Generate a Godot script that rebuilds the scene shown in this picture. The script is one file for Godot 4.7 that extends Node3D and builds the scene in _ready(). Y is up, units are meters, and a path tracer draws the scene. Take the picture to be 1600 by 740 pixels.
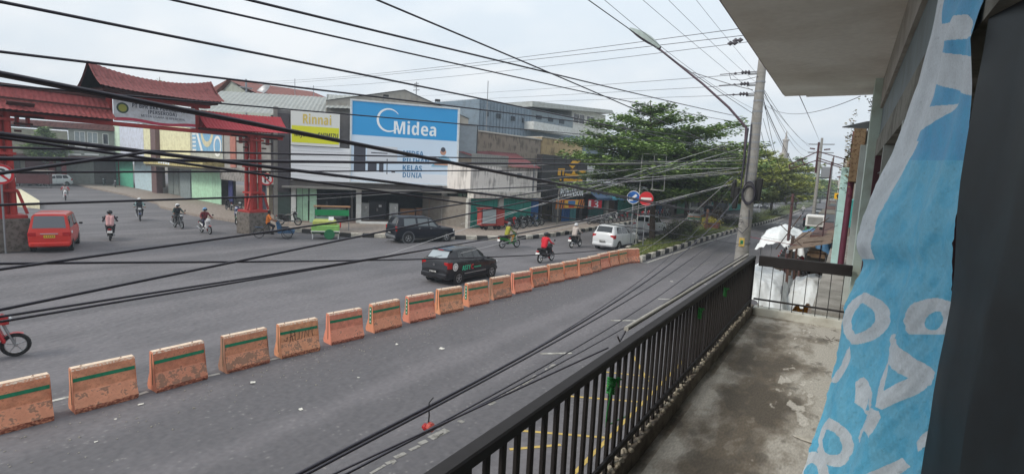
extends Node3D

# ---------------------------------------------------------------- mesh builder
class MB:
	var v := PackedVector3Array()
	var n := PackedVector3Array()
	var c := PackedColorArray()
	var uv := PackedVector2Array()
	var xf := Transform3D.IDENTITY
	func tri(a: Vector3, b: Vector3, d: Vector3) -> void:      # a,b,d anticlockwise seen from outside
		a = xf * a; b = xf * b; d = xf * d
		var m := (b - a).cross(d - a).normalized()
		v.append(a); v.append(d); v.append(b)
		n.append(m); n.append(m); n.append(m)
	func tri3(a: Vector3, b: Vector3, d: Vector3) -> MB:
		tri(a, b, d); tri(a, d, b)
		return self
	func quad(a: Vector3, b: Vector3, d: Vector3, e: Vector3) -> void:
		tri(a, b, d); tri(a, d, e)
	func tri_n(a: Vector3, b: Vector3, d: Vector3, na: Vector3, nb: Vector3, nd: Vector3) -> void:
		v.append(xf * a); v.append(xf * d); v.append(xf * b)
		n.append((xf.basis * na).normalized()); n.append((xf.basis * nd).normalized()); n.append((xf.basis * nb).normalized())
	func box(ctr: Vector3, size: Vector3, bas := Basis.IDENTITY, bev := 0.0) -> MB:
		var h := size * 0.5
		if bev <= 0.0:
			var p := []
			for i in 8:
				p.append(ctr + bas * Vector3(h.x if i & 1 else -h.x, h.y if i & 2 else -h.y, h.z if i & 4 else -h.z))
			quad(p[4], p[5], p[7], p[6]); quad(p[1], p[0], p[2], p[3])
			quad(p[5], p[1], p[3], p[7]); quad(p[0], p[4], p[6], p[2])
			quad(p[6], p[7], p[3], p[2]); quad(p[0], p[1], p[5], p[4])
			return self
		# chamfered box
		var ax := [Vector3.RIGHT, Vector3.UP, Vector3.BACK]
		for k in 3:
			var a: Vector3 = ax[k]; var b: Vector3 = ax[(k + 1) % 3]; var d: Vector3 = ax[(k + 2) % 3]
			var ha: float = h[k]; var hb: float = h[(k + 1) % 3] - bev; var hd: float = h[(k + 2) % 3] - bev
			for s in [1.0, -1.0]:
				var q := [a * ha * s - b * hb - d * hd, a * ha * s + b * hb - d * hd, a * ha * s + b * hb + d * hd, a * ha * s - b * hb + d * hd]
				if s < 0: q.reverse()
				quad(ctr + bas * q[0], ctr + bas * q[1], ctr + bas * q[2], ctr + bas * q[3])
			# edges parallel to axis k
			var he: float = h[k] - bev
			for s in [1.0, -1.0]:
				for t in [1.0, -1.0]:
					var e0: Vector3 = b * h[(k + 1) % 3] * s + d * (h[(k + 2) % 3] - bev) * t
					var e1: Vector3 = b * (h[(k + 1) % 3] - bev) * s + d * h[(k + 2) % 3] * t
					var qq := [e0 - a * he, e1 - a * he, e1 + a * he, e0 + a * he]
					var nn: Vector3 = (qq[1] - qq[0]).cross(qq[2] - qq[0])
					if nn.dot(b * s + d * t) < 0: qq.reverse()
					quad(ctr + bas * qq[0], ctr + bas * qq[1], ctr + bas * qq[2], ctr + bas * qq[3])
		for i in 8:
			var sx := 1.0 if i & 1 else -1.0
			var sy := 1.0 if i & 2 else -1.0
			var sz := 1.0 if i & 4 else -1.0
			var a2 := Vector3(sx * h.x, sy * (h.y - bev), sz * (h.z - bev))
			var b2 := Vector3(sx * (h.x - bev), sy * h.y, sz * (h.z - bev))
			var d2 := Vector3(sx * (h.x - bev), sy * (h.y - bev), sz * h.z)
			if sx * sy * sz > 0: tri(ctr + bas * a2, ctr + bas * b2, ctr + bas * d2)
			else: tri(ctr + bas * a2, ctr + bas * d2, ctr + bas * b2)
		return self
	func tube(path: Array, rad, sides := 8, cap := true) -> MB:
		# rad: float or Array of floats per point
		var m := path.size()
		var rings := []
		var nors := []
		var prev_u := Vector3.ZERO
		for i in m:
			var p: Vector3 = path[i]
			var t: Vector3 = (path[min(i + 1, m - 1)] - path[max(i - 1, 0)]).normalized()
			var u: Vector3
			if prev_u == Vector3.ZERO:
				u = t.cross(Vector3.UP)
				if u.length() < 0.05: u = t.cross(Vector3.RIGHT)
			else:
				u = prev_u - t * prev_u.dot(t)
			u = u.normalized(); prev_u = u
			var w := t.cross(u)
			var r: float = rad[i] if rad is Array else rad
			var ring := []
			var nor := []
			for k in sides:
				var a := TAU * k / sides
				var dv := u * cos(a) + w * sin(a)
				ring.append(p + dv * r); nor.append(dv)
			rings.append(ring); nors.append(nor)
		for i in m - 1:
			for k in sides:
				var k2 := (k + 1) % sides
				tri_n(rings[i][k], rings[i][k2], rings[i + 1][k2], nors[i][k], nors[i][k2], nors[i + 1][k2])
				tri_n(rings[i][k], rings[i + 1][k2], rings[i + 1][k], nors[i][k], nors[i + 1][k2], nors[i + 1][k])
		if cap:
			for k in range(1, sides - 1):
				tri(rings[0][0], rings[0][k + 1], rings[0][k])
				tri(rings[m - 1][0], rings[m - 1][k], rings[m - 1][k + 1])
		return self
	func bar(a: Vector3, b: Vector3, w: float, h: float) -> MB:     # rectangular bar from a to b
		var t := (b - a).normalized()
		var u := t.cross(Vector3.UP)
		if u.length() < 0.05: u = Vector3.RIGHT
		u = u.normalized()
		var bas := Basis(u, t.cross(u), t)
		return box((a + b) * 0.5, Vector3(w, h, (b - a).length()), bas)
	func prism(poly: Array, depth: float, at := Transform3D.IDENTITY) -> MB:   # polygon in xy, extruded along z from -depth/2 to depth/2
		var p := PackedVector2Array(poly)
		if not Geometry2D.is_polygon_clockwise(p): pass
		else: p.reverse()
		var idx := Geometry2D.triangulate_polygon(p)
		var old := xf
		xf = xf * at
		var hz := depth * 0.5
		for i in range(0, idx.size(), 3):
			var a := p[idx[i]]; var b := p[idx[i + 1]]; var d := p[idx[i + 2]]
			if (b - a).cross(d - a) < 0:
				var tmp := b; b = d; d = tmp
			tri(Vector3(a.x, a.y, hz), Vector3(b.x, b.y, hz), Vector3(d.x, d.y, hz))
			tri(Vector3(a.x, a.y, -hz), Vector3(d.x, d.y, -hz), Vector3(b.x, b.y, -hz))
		for i in p.size():
			var a := p[i]; var b := p[(i + 1) % p.size()]
			quad(Vector3(a.x, a.y, -hz), Vector3(b.x, b.y, -hz), Vector3(b.x, b.y, hz), Vector3(a.x, a.y, hz))
		xf = old
		return self
	func lathe(prof: Array, seg := 16, at := Transform3D.IDENTITY) -> MB:     # profile of Vector2(radius, y) from bottom to top, round local y
		var old := xf
		xf = xf * at
		for i in prof.size() - 1:
			var a: Vector2 = prof[i]; var b: Vector2 = prof[i + 1]
			var e := b - a
			var nr := Vector2(e.y, -e.x).normalized()
			for k in seg:
				var t0 := TAU * k / seg; var t1 := TAU * (k + 1) / seg
				var d0 := Vector3(cos(t0), 0, -sin(t0)); var d1 := Vector3(cos(t1), 0, -sin(t1))
				var y := Vector3.UP
				var n0 := d0 * nr.x + y * nr.y; var n1 := d1 * nr.x + y * nr.y
				if b.x > 0.0001:
					tri_n(d0 * a.x + y * a.y, d1 * b.x + y * b.y, d0 * b.x + y * b.y, n0, n1, n0)
				if a.x > 0.0001:
					tri_n(d0 * a.x + y * a.y, d1 * a.x + y * a.y, d1 * b.x + y * b.y, n0, n1, n1)
		xf = old
		return self
	func grid(rows: Array, flip := false, uvs := false) -> MB:                # rows of Vector3 arrays, smooth normals
		var R := rows.size(); var C: int = rows[0].size()
		var nn := []
		for i in R:
			var l := []
			for j in C:
				var du: Vector3 = rows[i][min(j + 1, C - 1)] - rows[i][max(j - 1, 0)]
				var dv: Vector3 = rows[min(i + 1, R - 1)][j] - rows[max(i - 1, 0)][j]
				var m := du.cross(dv)
				if m.length() < 1e-9: m = Vector3.UP
				m = m.normalized()
				l.append(-m if flip else m)
			nn.append(l)
		for i in R - 1:
			for j in C - 1:
				var a: Vector3 = rows[i][j]; var b: Vector3 = rows[i][j + 1]; var d: Vector3 = rows[i + 1][j + 1]; var e: Vector3 = rows[i + 1][j]
				var na: Vector3 = nn[i][j]; var nb: Vector3 = nn[i][j + 1]; var nd: Vector3 = nn[i + 1][j + 1]; var ne: Vector3 = nn[i + 1][j]
				if flip:
					tri_n(a, d, b, na, nd, nb); tri_n(a, e, d, na, ne, nd)
				else:
					tri_n(a, b, d, na, nb, nd); tri_n(a, d, e, na, nd, ne)
				if uvs:
					var ua := Vector2(float(j) / (C - 1), float(i) / (R - 1)); var ub := Vector2(float(j + 1) / (C - 1), float(i) / (R - 1))
					var ud := Vector2(float(j + 1) / (C - 1), float(i + 1) / (R - 1)); var ue := Vector2(float(j) / (C - 1), float(i + 1) / (R - 1))
					if flip: uv.append_array([ua, ub, ud, ua, ud, ue])
					else: uv.append_array([ua, ud, ub, ua, ue, ud])
		return self
	func disc(ctr: Vector3, nrm: Vector3, r: float, seg := 20, r_in := 0.0) -> MB:
		var u := nrm.cross(Vector3.UP)
		if u.length() < 0.05: u = nrm.cross(Vector3.RIGHT)
		u = u.normalized()
		var w := nrm.cross(u).normalized()
		for k in seg:
			var a := TAU * k / seg; var b := TAU * (k + 1) / seg
			var p := u * cos(a) + w * sin(a); var q := u * cos(b) + w * sin(b)
			if r_in <= 0.0: tri(ctr, ctr + p * r, ctr + q * r)
			else: quad(ctr + p * r_in, ctr + p * r, ctr + q * r, ctr + q * r_in)
		return self
	func mesh() -> ArrayMesh:
		var arr := []
		arr.resize(Mesh.ARRAY_MAX)
		arr[Mesh.ARRAY_VERTEX] = v
		arr[Mesh.ARRAY_NORMAL] = n
		if c.size() == v.size(): arr[Mesh.ARRAY_COLOR] = c
		if uv.size() == v.size(): arr[Mesh.ARRAY_TEX_UV] = uv
		var am := ArrayMesh.new()
		am.add_surface_from_arrays(Mesh.PRIMITIVE_TRIANGLES, arr)
		return am

# ---------------------------------------------------------------- scene helpers
var taken := {}
var mats := {}
var meshes := {}
var rng := RandomNumberGenerator.new()

func numbered(called: String) -> String:
	if not taken.has(called):
		taken[called] = 0
		return called
	taken[called] += 1
	return "%s_%03d" % [called, taken[called]]

func put(called: String, mesh: Mesh, m: Material, parent: Node = null, at := Transform3D.IDENTITY) -> MeshInstance3D:
	var o := MeshInstance3D.new()
	o.mesh = mesh
	o.material_override = m
	o.transform = at
	if parent == null:
		o.name = numbered(called); add_child(o)
	else:
		o.name = called; parent.add_child(o, true)
	return o

func tag(o: Node, label: String, category: String, group := "") -> Node:
	o.set_meta("label", label); o.set_meta("category", category)
	if group != "": o.set_meta("group", group)
	return o

func thing(called: String, label: String, category: String, at := Vector3.ZERO, turn := 0.0, group := "") -> Node3D:
	var o := Node3D.new()
	o.name = numbered(called); add_child(o)
	o.position = at; o.rotation.y = turn
	tag(o, label, category, group)
	return o

func struct(called: String, mesh: Mesh, m: Material, at := Transform3D.IDENTITY) -> MeshInstance3D:
	var o := put(called, mesh, m, null, at)
	o.set_meta("kind", "structure")
	return o

func copy(o: Node3D, label: String, at: Vector3, turn: float, group := "") -> Node3D:
	var r: Node3D = o.duplicate()
	var base := String(o.name)
	var us := base.rfind("_")
	if us > 0 and base.substr(us + 1).is_valid_int(): base = base.substr(0, us)
	r.name = numbered(base); add_child(r)
	r.position = at; r.rotation.y = turn
	r.set_meta("label", label)
	if group != "": r.set_meta("group", group)
	return r

func heading(hx: float, hz: float) -> float:
	return atan2(-hx, -hz)

func mbox(size: Vector3, bev := 0.0) -> ArrayMesh:
	var k := "box%s_%s" % [size, bev]
	if not meshes.has(k): meshes[k] = MB.new().box(Vector3.ZERO, size, Basis.IDENTITY, bev).mesh()
	return meshes[k]

func pbox(called: String, parent: Node, m: Material, ctr: Vector3, size: Vector3, bev := 0.0) -> MeshInstance3D:
	return put(called, mbox(size, bev), m, parent, Transform3D(Basis.IDENTITY, ctr))

# box given by its extents
func ebox(called: String, parent: Node, m: Material, x0: float, x1: float, y0: float, y1: float, z0: float, z1: float, bev := 0.0) -> MeshInstance3D:
	return pbox(called, parent, m, Vector3((x0 + x1) / 2, (y0 + y1) / 2, (z0 + z1) / 2), Vector3(absf(x1 - x0), absf(y1 - y0), absf(z1 - z0)), bev)

func text(parent: Node, s: String, height: float, at: Vector3, m: Material, bold := true, width := 0.0, font := "Droid Sans", called := "lettering", bas := Basis.IDENTITY) -> MeshInstance3D:
	var f := SystemFont.new()
	f.font_names = PackedStringArray([font])
	f.font_weight = 700 if bold else 400
	var t := TextMesh.new()
	t.font = f; t.text = s; t.font_size = 64
	t.pixel_size = height / 46.0
	t.depth = 0.012
	t.curve_step = 2.0
	var o := put(called, t, m, parent, Transform3D(bas, at))
	if width > 0.0:
		var w := t.get_aabb().size.x
		if w > 0.001: o.transform.basis = bas * Basis.from_scale(Vector3(width / w, 1, 1))
	return o

# ---------------------------------------------------------------- materials
func S(r: float, g: float, b: float) -> Color:          # 0-255 sRGB
	return Color(r / 255.0, g / 255.0, b / 255.0)

func mat(key: String, col := Color.WHITE, rough := 0.8, metal := 0.0, spec := 0.5) -> StandardMaterial3D:
	if mats.has(key): return mats[key]
	var m := StandardMaterial3D.new()
	m.albedo_color = col; m.roughness = rough; m.metallic = metal; m.metallic_specular = spec
	mats[key] = m
	return m

func noise(freq: float, oct := 4, sd := 1, type := FastNoiseLite.TYPE_SIMPLEX_SMOOTH) -> FastNoiseLite:
	var f := FastNoiseLite.new()
	f.seed = sd; f.frequency = freq; f.noise_type = type; f.fractal_octaves = oct
	f.fractal_type = FastNoiseLite.FRACTAL_FBM
	return f

func nbytes(size: int, freq: float, oct: int, sd: int) -> PackedByteArray:
	var im := noise(freq, oct, sd).get_seamless_image(size, size)
	im.convert(Image.FORMAT_L8)
	return im.get_data()

# two-layer mottled texture: base colour, patches of a second one, fine grain, specks
func mottle(size: int, a: Color, b: Color, lo: float, hi: float, freq: float, sd: int, grain := 0.12, speck := Color.BLACK, speck_t := 2.0, lanes := 0.0) -> ImageTexture:
	var ln := noise(0.011, 3, sd + 31)
	var n0 := nbytes(size, freq, 5, sd)
	var n1 := nbytes(size, freq * 3.1, 4, sd + 7)
	var n2 := nbytes(size, 0.25, 2, sd + 13)
	var out := PackedByteArray()
	out.resize(size * size * 3)
	var k := 0
	for i in size * size:
		var t := (n0[i] * 0.65 + n1[i] * 0.35) / 255.0
		t = clampf((t - lo) / (hi - lo), 0.0, 1.0)
		if lanes > 0.0:          # long worn bands along v
			var u := float(i % size); var w := 1.0 - absf(u / size - 0.5) * 2.0
			t = clampf(t + ln.get_noise_2d(u, floorf(float(i) / size) * 0.03) * lanes * 2.0 * minf(1.0, w * 6.0), 0.0, 1.0)
		var g := 1.0 + (n2[i] / 255.0 - 0.5) * 2.0 * grain
		var cr := lerpf(a.r, b.r, t) * g
		var cg := lerpf(a.g, b.g, t) * g
		var cb := lerpf(a.b, b.b, t) * g
		if n2[i] / 255.0 > speck_t and n1[i] > 128:
			cr = speck.r; cg = speck.g; cb = speck.b
		out[k] = int(clampf(cr, 0, 1) * 255); out[k + 1] = int(clampf(cg, 0, 1) * 255); out[k + 2] = int(clampf(cb, 0, 1) * 255)
		k += 3
	return ImageTexture.create_from_image(Image.create_from_data(size, size, false, Image.FORMAT_RGB8, out))

func bump(size: int, freq: float, sd: int, strength := 2.0) -> ImageTexture:
	var im := noise(freq, 4, sd).get_seamless_image(size, size)
	im.convert(Image.FORMAT_RGBA8)
	im.bump_map_to_normal_map(strength)
	return ImageTexture.create_from_image(im)

func tri_mat(key: String, tex: Texture2D, metres: float, rough := 0.85, nrm: Texture2D = null, nscale := 0.5, world := true) -> StandardMaterial3D:
	var m := mat(key, Color.WHITE, rough)
	m.albedo_texture = tex
	m.uv1_triplanar = true
	m.uv1_world_triplanar = world
	m.uv1_scale = Vector3.ONE / metres
	if nrm != null:
		m.normal_enabled = true; m.normal_texture = nrm; m.normal_scale = nscale
	return m

# plaster, concrete or painted metal that has been outdoors: tint over a shared weathering texture
func worn(key: String, col: Color, rough := 0.85, metres := 3.0, which := "weather") -> StandardMaterial3D:
	if mats.has(key): return mats[key]
	var m := tri_mat(key, meshes[which], metres, rough, meshes["bump"], 0.08)
	m.albedo_color = col
	return m

# ---------------------------------------------------------------- scene
func _ready() -> void:
	rng.seed = 20240
	setup_camera_and_sky()
	make_textures()
	build_ground()
	build_kerbs_and_markings()
	build_balcony()
	build_corner_shops()
	build_parade_shops()
	build_side_street_shops()
	build_background_buildings()
	build_near_neighbours()
	build_gate()
	build_trees()
	build_barriers()
	build_poles()
	build_cars()
	build_bikes()
	build_carts()
	build_signs()
	build_wires()
	build_litter()

func setup_camera_and_sky() -> void:
	var cam := Camera3D.new()
	cam.name = "camera"
	cam.position = Vector3(0, 4.778, 0)
	cam.rotation = Vector3(-0.1167, 0.5605, 0.0474)
	cam.fov = 48.26
	cam.near = 0.05
	cam.far = 1200.0
	add_child(cam)
	cam.current = true
	var env := Environment.new()
	env.background_mode = Environment.BG_SKY
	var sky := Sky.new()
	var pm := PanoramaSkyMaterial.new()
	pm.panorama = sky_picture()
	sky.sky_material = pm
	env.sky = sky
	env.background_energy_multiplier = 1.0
	env.tonemap_mode = Environment.TONE_MAPPER_LINEAR
	env.tonemap_exposure = 1.42
	env.sdfgi_enabled = true
	env.ssao_enabled = true
	env.ssil_enabled = true
	env.fog_enabled = true
	env.fog_density = 0.0011
	env.fog_light_color = Color(0.80, 0.85, 0.90)
	var we := WorldEnvironment.new()
	we.name = "world_environment"
	we.environment = env
	add_child(we)
	var sun := DirectionalLight3D.new()
	sun.name = "sun"
	sun.light_energy = 0.5
	sun.light_color = Color(1.0, 0.97, 0.92)
	sun.light_angular_distance = 14.0
	sun.shadow_enabled = true
	sun.rotation_degrees = Vector3(-42, -24, 0)
	add_child(sun)

func sky_picture() -> ImageTexture:       # overcast: pale grey-blue with soft darker banks
	var w := 1024; var h := 512
	var im := Image.create(w, h, false, Image.FORMAT_RGBF)
	var n0 := noise(1.6, 5, 5); var n1 := noise(4.5, 4, 9)
	for y in h:
		var el := (0.5 - (y + 0.5) / h) * PI
		for x in w:
			var az := (x + 0.5) / w * TAU
			var d := Vector3(cos(el) * sin(az), sin(el), -cos(el) * cos(az))
			var col := Color(0.36, 0.37, 0.38)
			if el > -0.02:
				var k := 1.0 / (maxf(d.y, 0.0) + 0.22)
				var q := Vector3(d.x * k, 0.0, d.z * k)
				var t := n0.get_noise_3d(q.x * 0.6, 1.7, q.z * 0.9) * 0.7 + n1.get_noise_3d(q.x * 0.5, 4.0, q.z * 0.8) * 0.4
				t = clampf(t * 1.5 + 0.45, 0.0, 1.0)
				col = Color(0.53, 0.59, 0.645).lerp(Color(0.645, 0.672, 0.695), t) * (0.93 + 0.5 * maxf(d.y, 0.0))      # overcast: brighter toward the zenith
			im.set_pixel(x, y, col)
	return ImageTexture.create_from_image(im)

func make_textures() -> void:
	meshes["weather"] = mottle(512, Color(0.98, 0.98, 0.97), Color(0.86, 0.845, 0.82), 0.40, 0.85, 0.008, 3, 0.03)
	meshes["dirty"] = mottle(512, Color(0.95, 0.94, 0.92), Color(0.60, 0.58, 0.55), 0.40, 0.85, 0.009, 21, 0.07)
	meshes["streak"] = streaks(512, 77)
	meshes["bump"] = bump(512, 0.05, 4, 1.5)
	meshes["rustic"] = mottle(512, Color(0.95, 0.95, 0.95), Color(0.55, 0.42, 0.36), 0.5, 0.8, 0.014, 33, 0.08)
	tri_mat("asphalt", mottle(1024, S(88, 86, 89), S(103, 100, 103), 0.2, 0.85, 0.006, 11, 0.07, S(124, 121, 120), 0.82, 0.8), 31.0, 0.82, bump(512, 0.22, 8, 2.0), 0.35)
	tri_mat("concrete", mottle(512, S(150, 146, 140), S(112, 108, 102), 0.3, 0.8, 0.01, 17, 0.10), 4.0, 0.9, meshes["bump"], 0.3)
	tri_mat("paving", mottle(512, S(150, 138, 128), S(118, 108, 100), 0.3, 0.8, 0.02, 41, 0.10), 3.0, 0.9, meshes["bump"], 0.3)
	tri_mat("earth", mottle(512, S(112, 100, 84), S(84, 78, 62), 0.3, 0.8, 0.02, 51, 0.15), 5.0, 0.95)
	tri_mat("grass_soil", mottle(512, S(88, 96, 50), S(70, 74, 44), 0.3, 0.7, 0.02, 61, 0.2), 4.0, 0.95)
	var m := mat("glass_dark", S(34, 40, 46), 0.06, 0.0, 0.6)
	m.albedo_color = S(30, 34, 38); m.roughness = 0.03
	mat("white", S(222, 222, 220), 0.6)
	mat("black", S(22, 22, 24), 0.55)
	mat("rubber", S(26, 26, 27), 0.85)
	mat("chrome", S(190, 190, 192), 0.25, 0.9)
	mat("alloy", S(178, 180, 182), 0.35, 0.7)
	mat("red_light", S(170, 18, 22), 0.2)
	mat("amber_light", S(210, 110, 30), 0.2)
	mat("lamp_glass", S(205, 208, 210), 0.12)
	mat("steel", S(140, 142, 146), 0.45, 0.5)
	mat("cable", S(60, 58, 68), 0.5)

# rain streaks and blotches running down a wall (v is vertical)
func streaks(size: int, sd: int) -> ImageTexture:
	var n0 := noise(0.02, 4, sd); var n1 := noise(0.006, 4, sd + 1)
	var out := PackedByteArray(); out.resize(size * size * 3)
	var k := 0
	for y in size:
		for x in size:
			var wr := absf(float(x) / size - 0.5) * 2.0          # blend the wrap seam
			var a := n0.get_noise_2d(x * 2.2, y * 0.22); var b := n1.get_noise_2d(x, y)
			var t := clampf((a * 0.9 + b * 1.1 + 0.05) * 1.7, 0.0, 1.0) * (1.0 - pow(wr, 8.0)) * (1.0 - pow(absf(float(y) / size - 0.5) * 2.0, 10.0))
			var v := lerpf(0.98, 0.66, t)
			out[k] = int(v * 255); out[k + 1] = int(v * 0.985 * 255); out[k + 2] = int(v * 0.965 * 255)
			k += 3
	return ImageTexture.create_from_image(Image.create_from_data(size, size, false, Image.FORMAT_RGB8, out))

func flat_poly(mb: MB, pts: Array, y: float) -> MB:
	var p := PackedVector2Array()
	for q in pts: p.append(Vector2(q[0], q[1]))
	var idx := Geometry2D.triangulate_polygon(p)
	for i in range(0, idx.size(), 3):
		var a := Vector3(p[idx[i]].x, y, p[idx[i]].y); var b := Vector3(p[idx[i + 1]].x, y, p[idx[i + 1]].y); var d := Vector3(p[idx[i + 2]].x, y, p[idx[i + 2]].y)
		if (b - a).cross(d - a).y < 0: mb.tri(a, d, b)
		else: mb.tri(a, b, d)
	return mb

func slab(mb: MB, pts: Array, y0: float, y1: float) -> MB:       # polygon in xz with upright sides
	flat_poly(mb, pts, y1)
	var ar := 0.0
	for i in pts.size():
		var a = pts[i]; var b = pts[(i + 1) % pts.size()]
		ar += a[0] * b[1] - b[0] * a[1]
	for i in pts.size():
		var a = pts[i]; var b = pts[(i + 1) % pts.size()]
		var q := [Vector3(a[0], y0, a[1]), Vector3(b[0], y0, b[1]), Vector3(b[0], y1, b[1]), Vector3(a[0], y1, a[1])]
		if ar > 0: q.reverse()
		mb.quad(q[0], q[1], q[2], q[3])
	return mb

const FAR_KERB := [[-104.0, -33.5], [-75.0, -29.6], [-60.6, -26.7], [-55.8, -24.9], [-47.3, -23.6], [-40.2, -23.5], [-33.2, -23.4], [-28.9, -24.4], [-25.8, -27.2], [-23.3, -29.7], [-21.3, -31.9], [-20.1, -34.2], [-19.7, -38.0], [-19.7, -44.5], [-20.2, -70.0], [-20.8, -120.0], [-21.0, -240.0]]
const MEDIAN_NEAR := [[-10.05, -30.5], [-9.95, -38.0], [-9.85, -46.4], [-9.35, -65.0], [-8.6, -82.0], [-8.3, -100.0], [-8.3, -140.0], [-8.6, -240.0]]
const MEDIAN_FAR := [[-11.9, -30.5], [-12.6, -36.0], [-13.4, -42.0], [-13.5, -60.0], [-13.2, -82.0], [-12.6, -100.0], [-12.4, -140.0], [-12.6, -240.0]]

func build_ground() -> void:
	struct("ground", flat_poly(MB.new(), [[-420, 160], [260, 160], [260, -520], [-420, -520]], -0.03).mesh(), mats["earth"])
	struct("road", flat_poly(MB.new(), [[-180, 60], [-0.5, 60], [-0.5, -300], [-180, -300]], 0.0).mesh(), mats["asphalt"])
	# pavement on the far side, from the kerb to behind the shop fronts
	var pts := FAR_KERB.duplicate()
	pts.append_array([[-60.0, -240.0], [-60.0, -60.0], [-104.0, -60.0]])
	struct("far_pavement", slab(MB.new(), pts, -0.02, 0.2).mesh(), mats["paving"])
	struct("near_pavement", slab(MB.new(), [[-2.55, 40], [12, 40], [12, -240], [-2.75, -240]], -0.02, 0.14).mesh(), mats["paving"])
	var med := MEDIAN_NEAR.duplicate()
	var mf := MEDIAN_FAR.duplicate()
	mf.reverse()
	med.append_array(mf)
	struct("median", slab(MB.new(), med, -0.02, 0.2).mesh(), mats["grass_soil"])
	# triangular traffic island at the side street mouth
	struct("traffic_island", slab(MB.new(), [[-58.0, -16.5], [-64.0, -18.2], [-84.0, -22.2], [-86.0, -19.0], [-70.0, -14.0]], -0.02, 0.3).mesh(), worn("cream_paint", S(212, 206, 180)))
	# grass on the median: many blades, one mass
	var g := MB.new()
	for i in 16000:
		var z := rng.randf_range(-30.8, -100.0)
		if rng.randf() < 0.35: z = rng.randf_range(-30.8, -55.0)
		var xa := poly_x(MEDIAN_NEAR, z) - 0.25; var xb := poly_x(MEDIAN_FAR, z) + 0.25
		var x := rng.randf_range(xb, xa)
		var hgt := rng.randf_range(0.06, 0.20); var a := rng.randf() * TAU
		var w := Vector3(cos(a), 0, sin(a)) * rng.randf_range(0.02, 0.05)
		var b := Vector3(x, 0.2, z)
		g.tri(b - w, b + w, b + Vector3(rng.randf_range(-0.07, 0.07), hgt, rng.randf_range(-0.07, 0.07)))
		var col := Color(0.10, 0.155, 0.035).lerp(Color(0.20, 0.20, 0.06), rng.randf())
		for k in 3: g.c.append(col)
	var gm := mat("grass", Color.WHITE, 0.9)
	gm.vertex_color_use_as_albedo = true
	var go := put("grass", g.mesh(), gm)
	tag(go, "short green grass growing along the central median", "grass")
	go.set_meta("kind", "stuff")

func poly_x(line: Array, z: float) -> float:
	for i in line.size() - 1:
		var a = line[i]; var b = line[i + 1]
		if z <= a[1] and z >= b[1]:
			return lerpf(a[0], b[0], (z - a[1]) / (b[1] - a[1]))
	return line[0][0]

func kerb_run(called: String, line: Array, step: float, w: float, h: float, until: int, side: float) -> Node3D:
	var root := Node3D.new()
	root.name = numbered(called); add_child(root)
	root.set_meta("kind", "structure")
	var mb_ := [worn("kerb_white", S(205, 202, 194), 0.85, 2.0, "dirty"), worn("kerb_black", S(48, 47, 47), 0.85, 2.0, "weather")]
	var mesh := mbox(Vector3(w, h, step - 0.02), 0.025)
	var k := 0
	var carry := 0.0
	for i in line.size() - 1:
		var a := Vector3(line[i][0], 0, line[i][1]); var b := Vector3(line[i + 1][0], 0, line[i + 1][1])
		var len := a.distance_to(b); var d := (b - a) / len
		var s := carry + step * 0.5
		while s < len:
			if k >= until: return root
			var nrm := d.cross(Vector3.UP) * side
			var t := Transform3D(Basis(Vector3.UP, atan2(-d.x, -d.z)), a + d * s + Vector3(0, h * 0.5 - 0.01 + rng.randf_range(-0.008, 0.008), 0) + nrm * (w * 0.5 - 0.04))
			put("kerb_block", mesh, mb_[k % 2], root, t)
			s += step; k += 1
		carry = s - len - step * 0.5
	return root

func stripe(mb: MB, ax: float, az: float, bx: float, bz: float, w: float, y := 0.006) -> MB:
	var a := Vector3(ax, y, az); var b := Vector3(bx, y, bz)
	var n := (b - a).normalized().cross(Vector3.UP) * w * 0.5
	mb.quad(a - n, a + n, b + n, b - n)
	if mb.n[mb.n.size() - 1].y < 0:
		mb.n.resize(mb.n.size() - 6); mb.v.resize(mb.v.size() - 6)
		mb.quad(a + n, a - n, b - n, b + n)
	return mb

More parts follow.
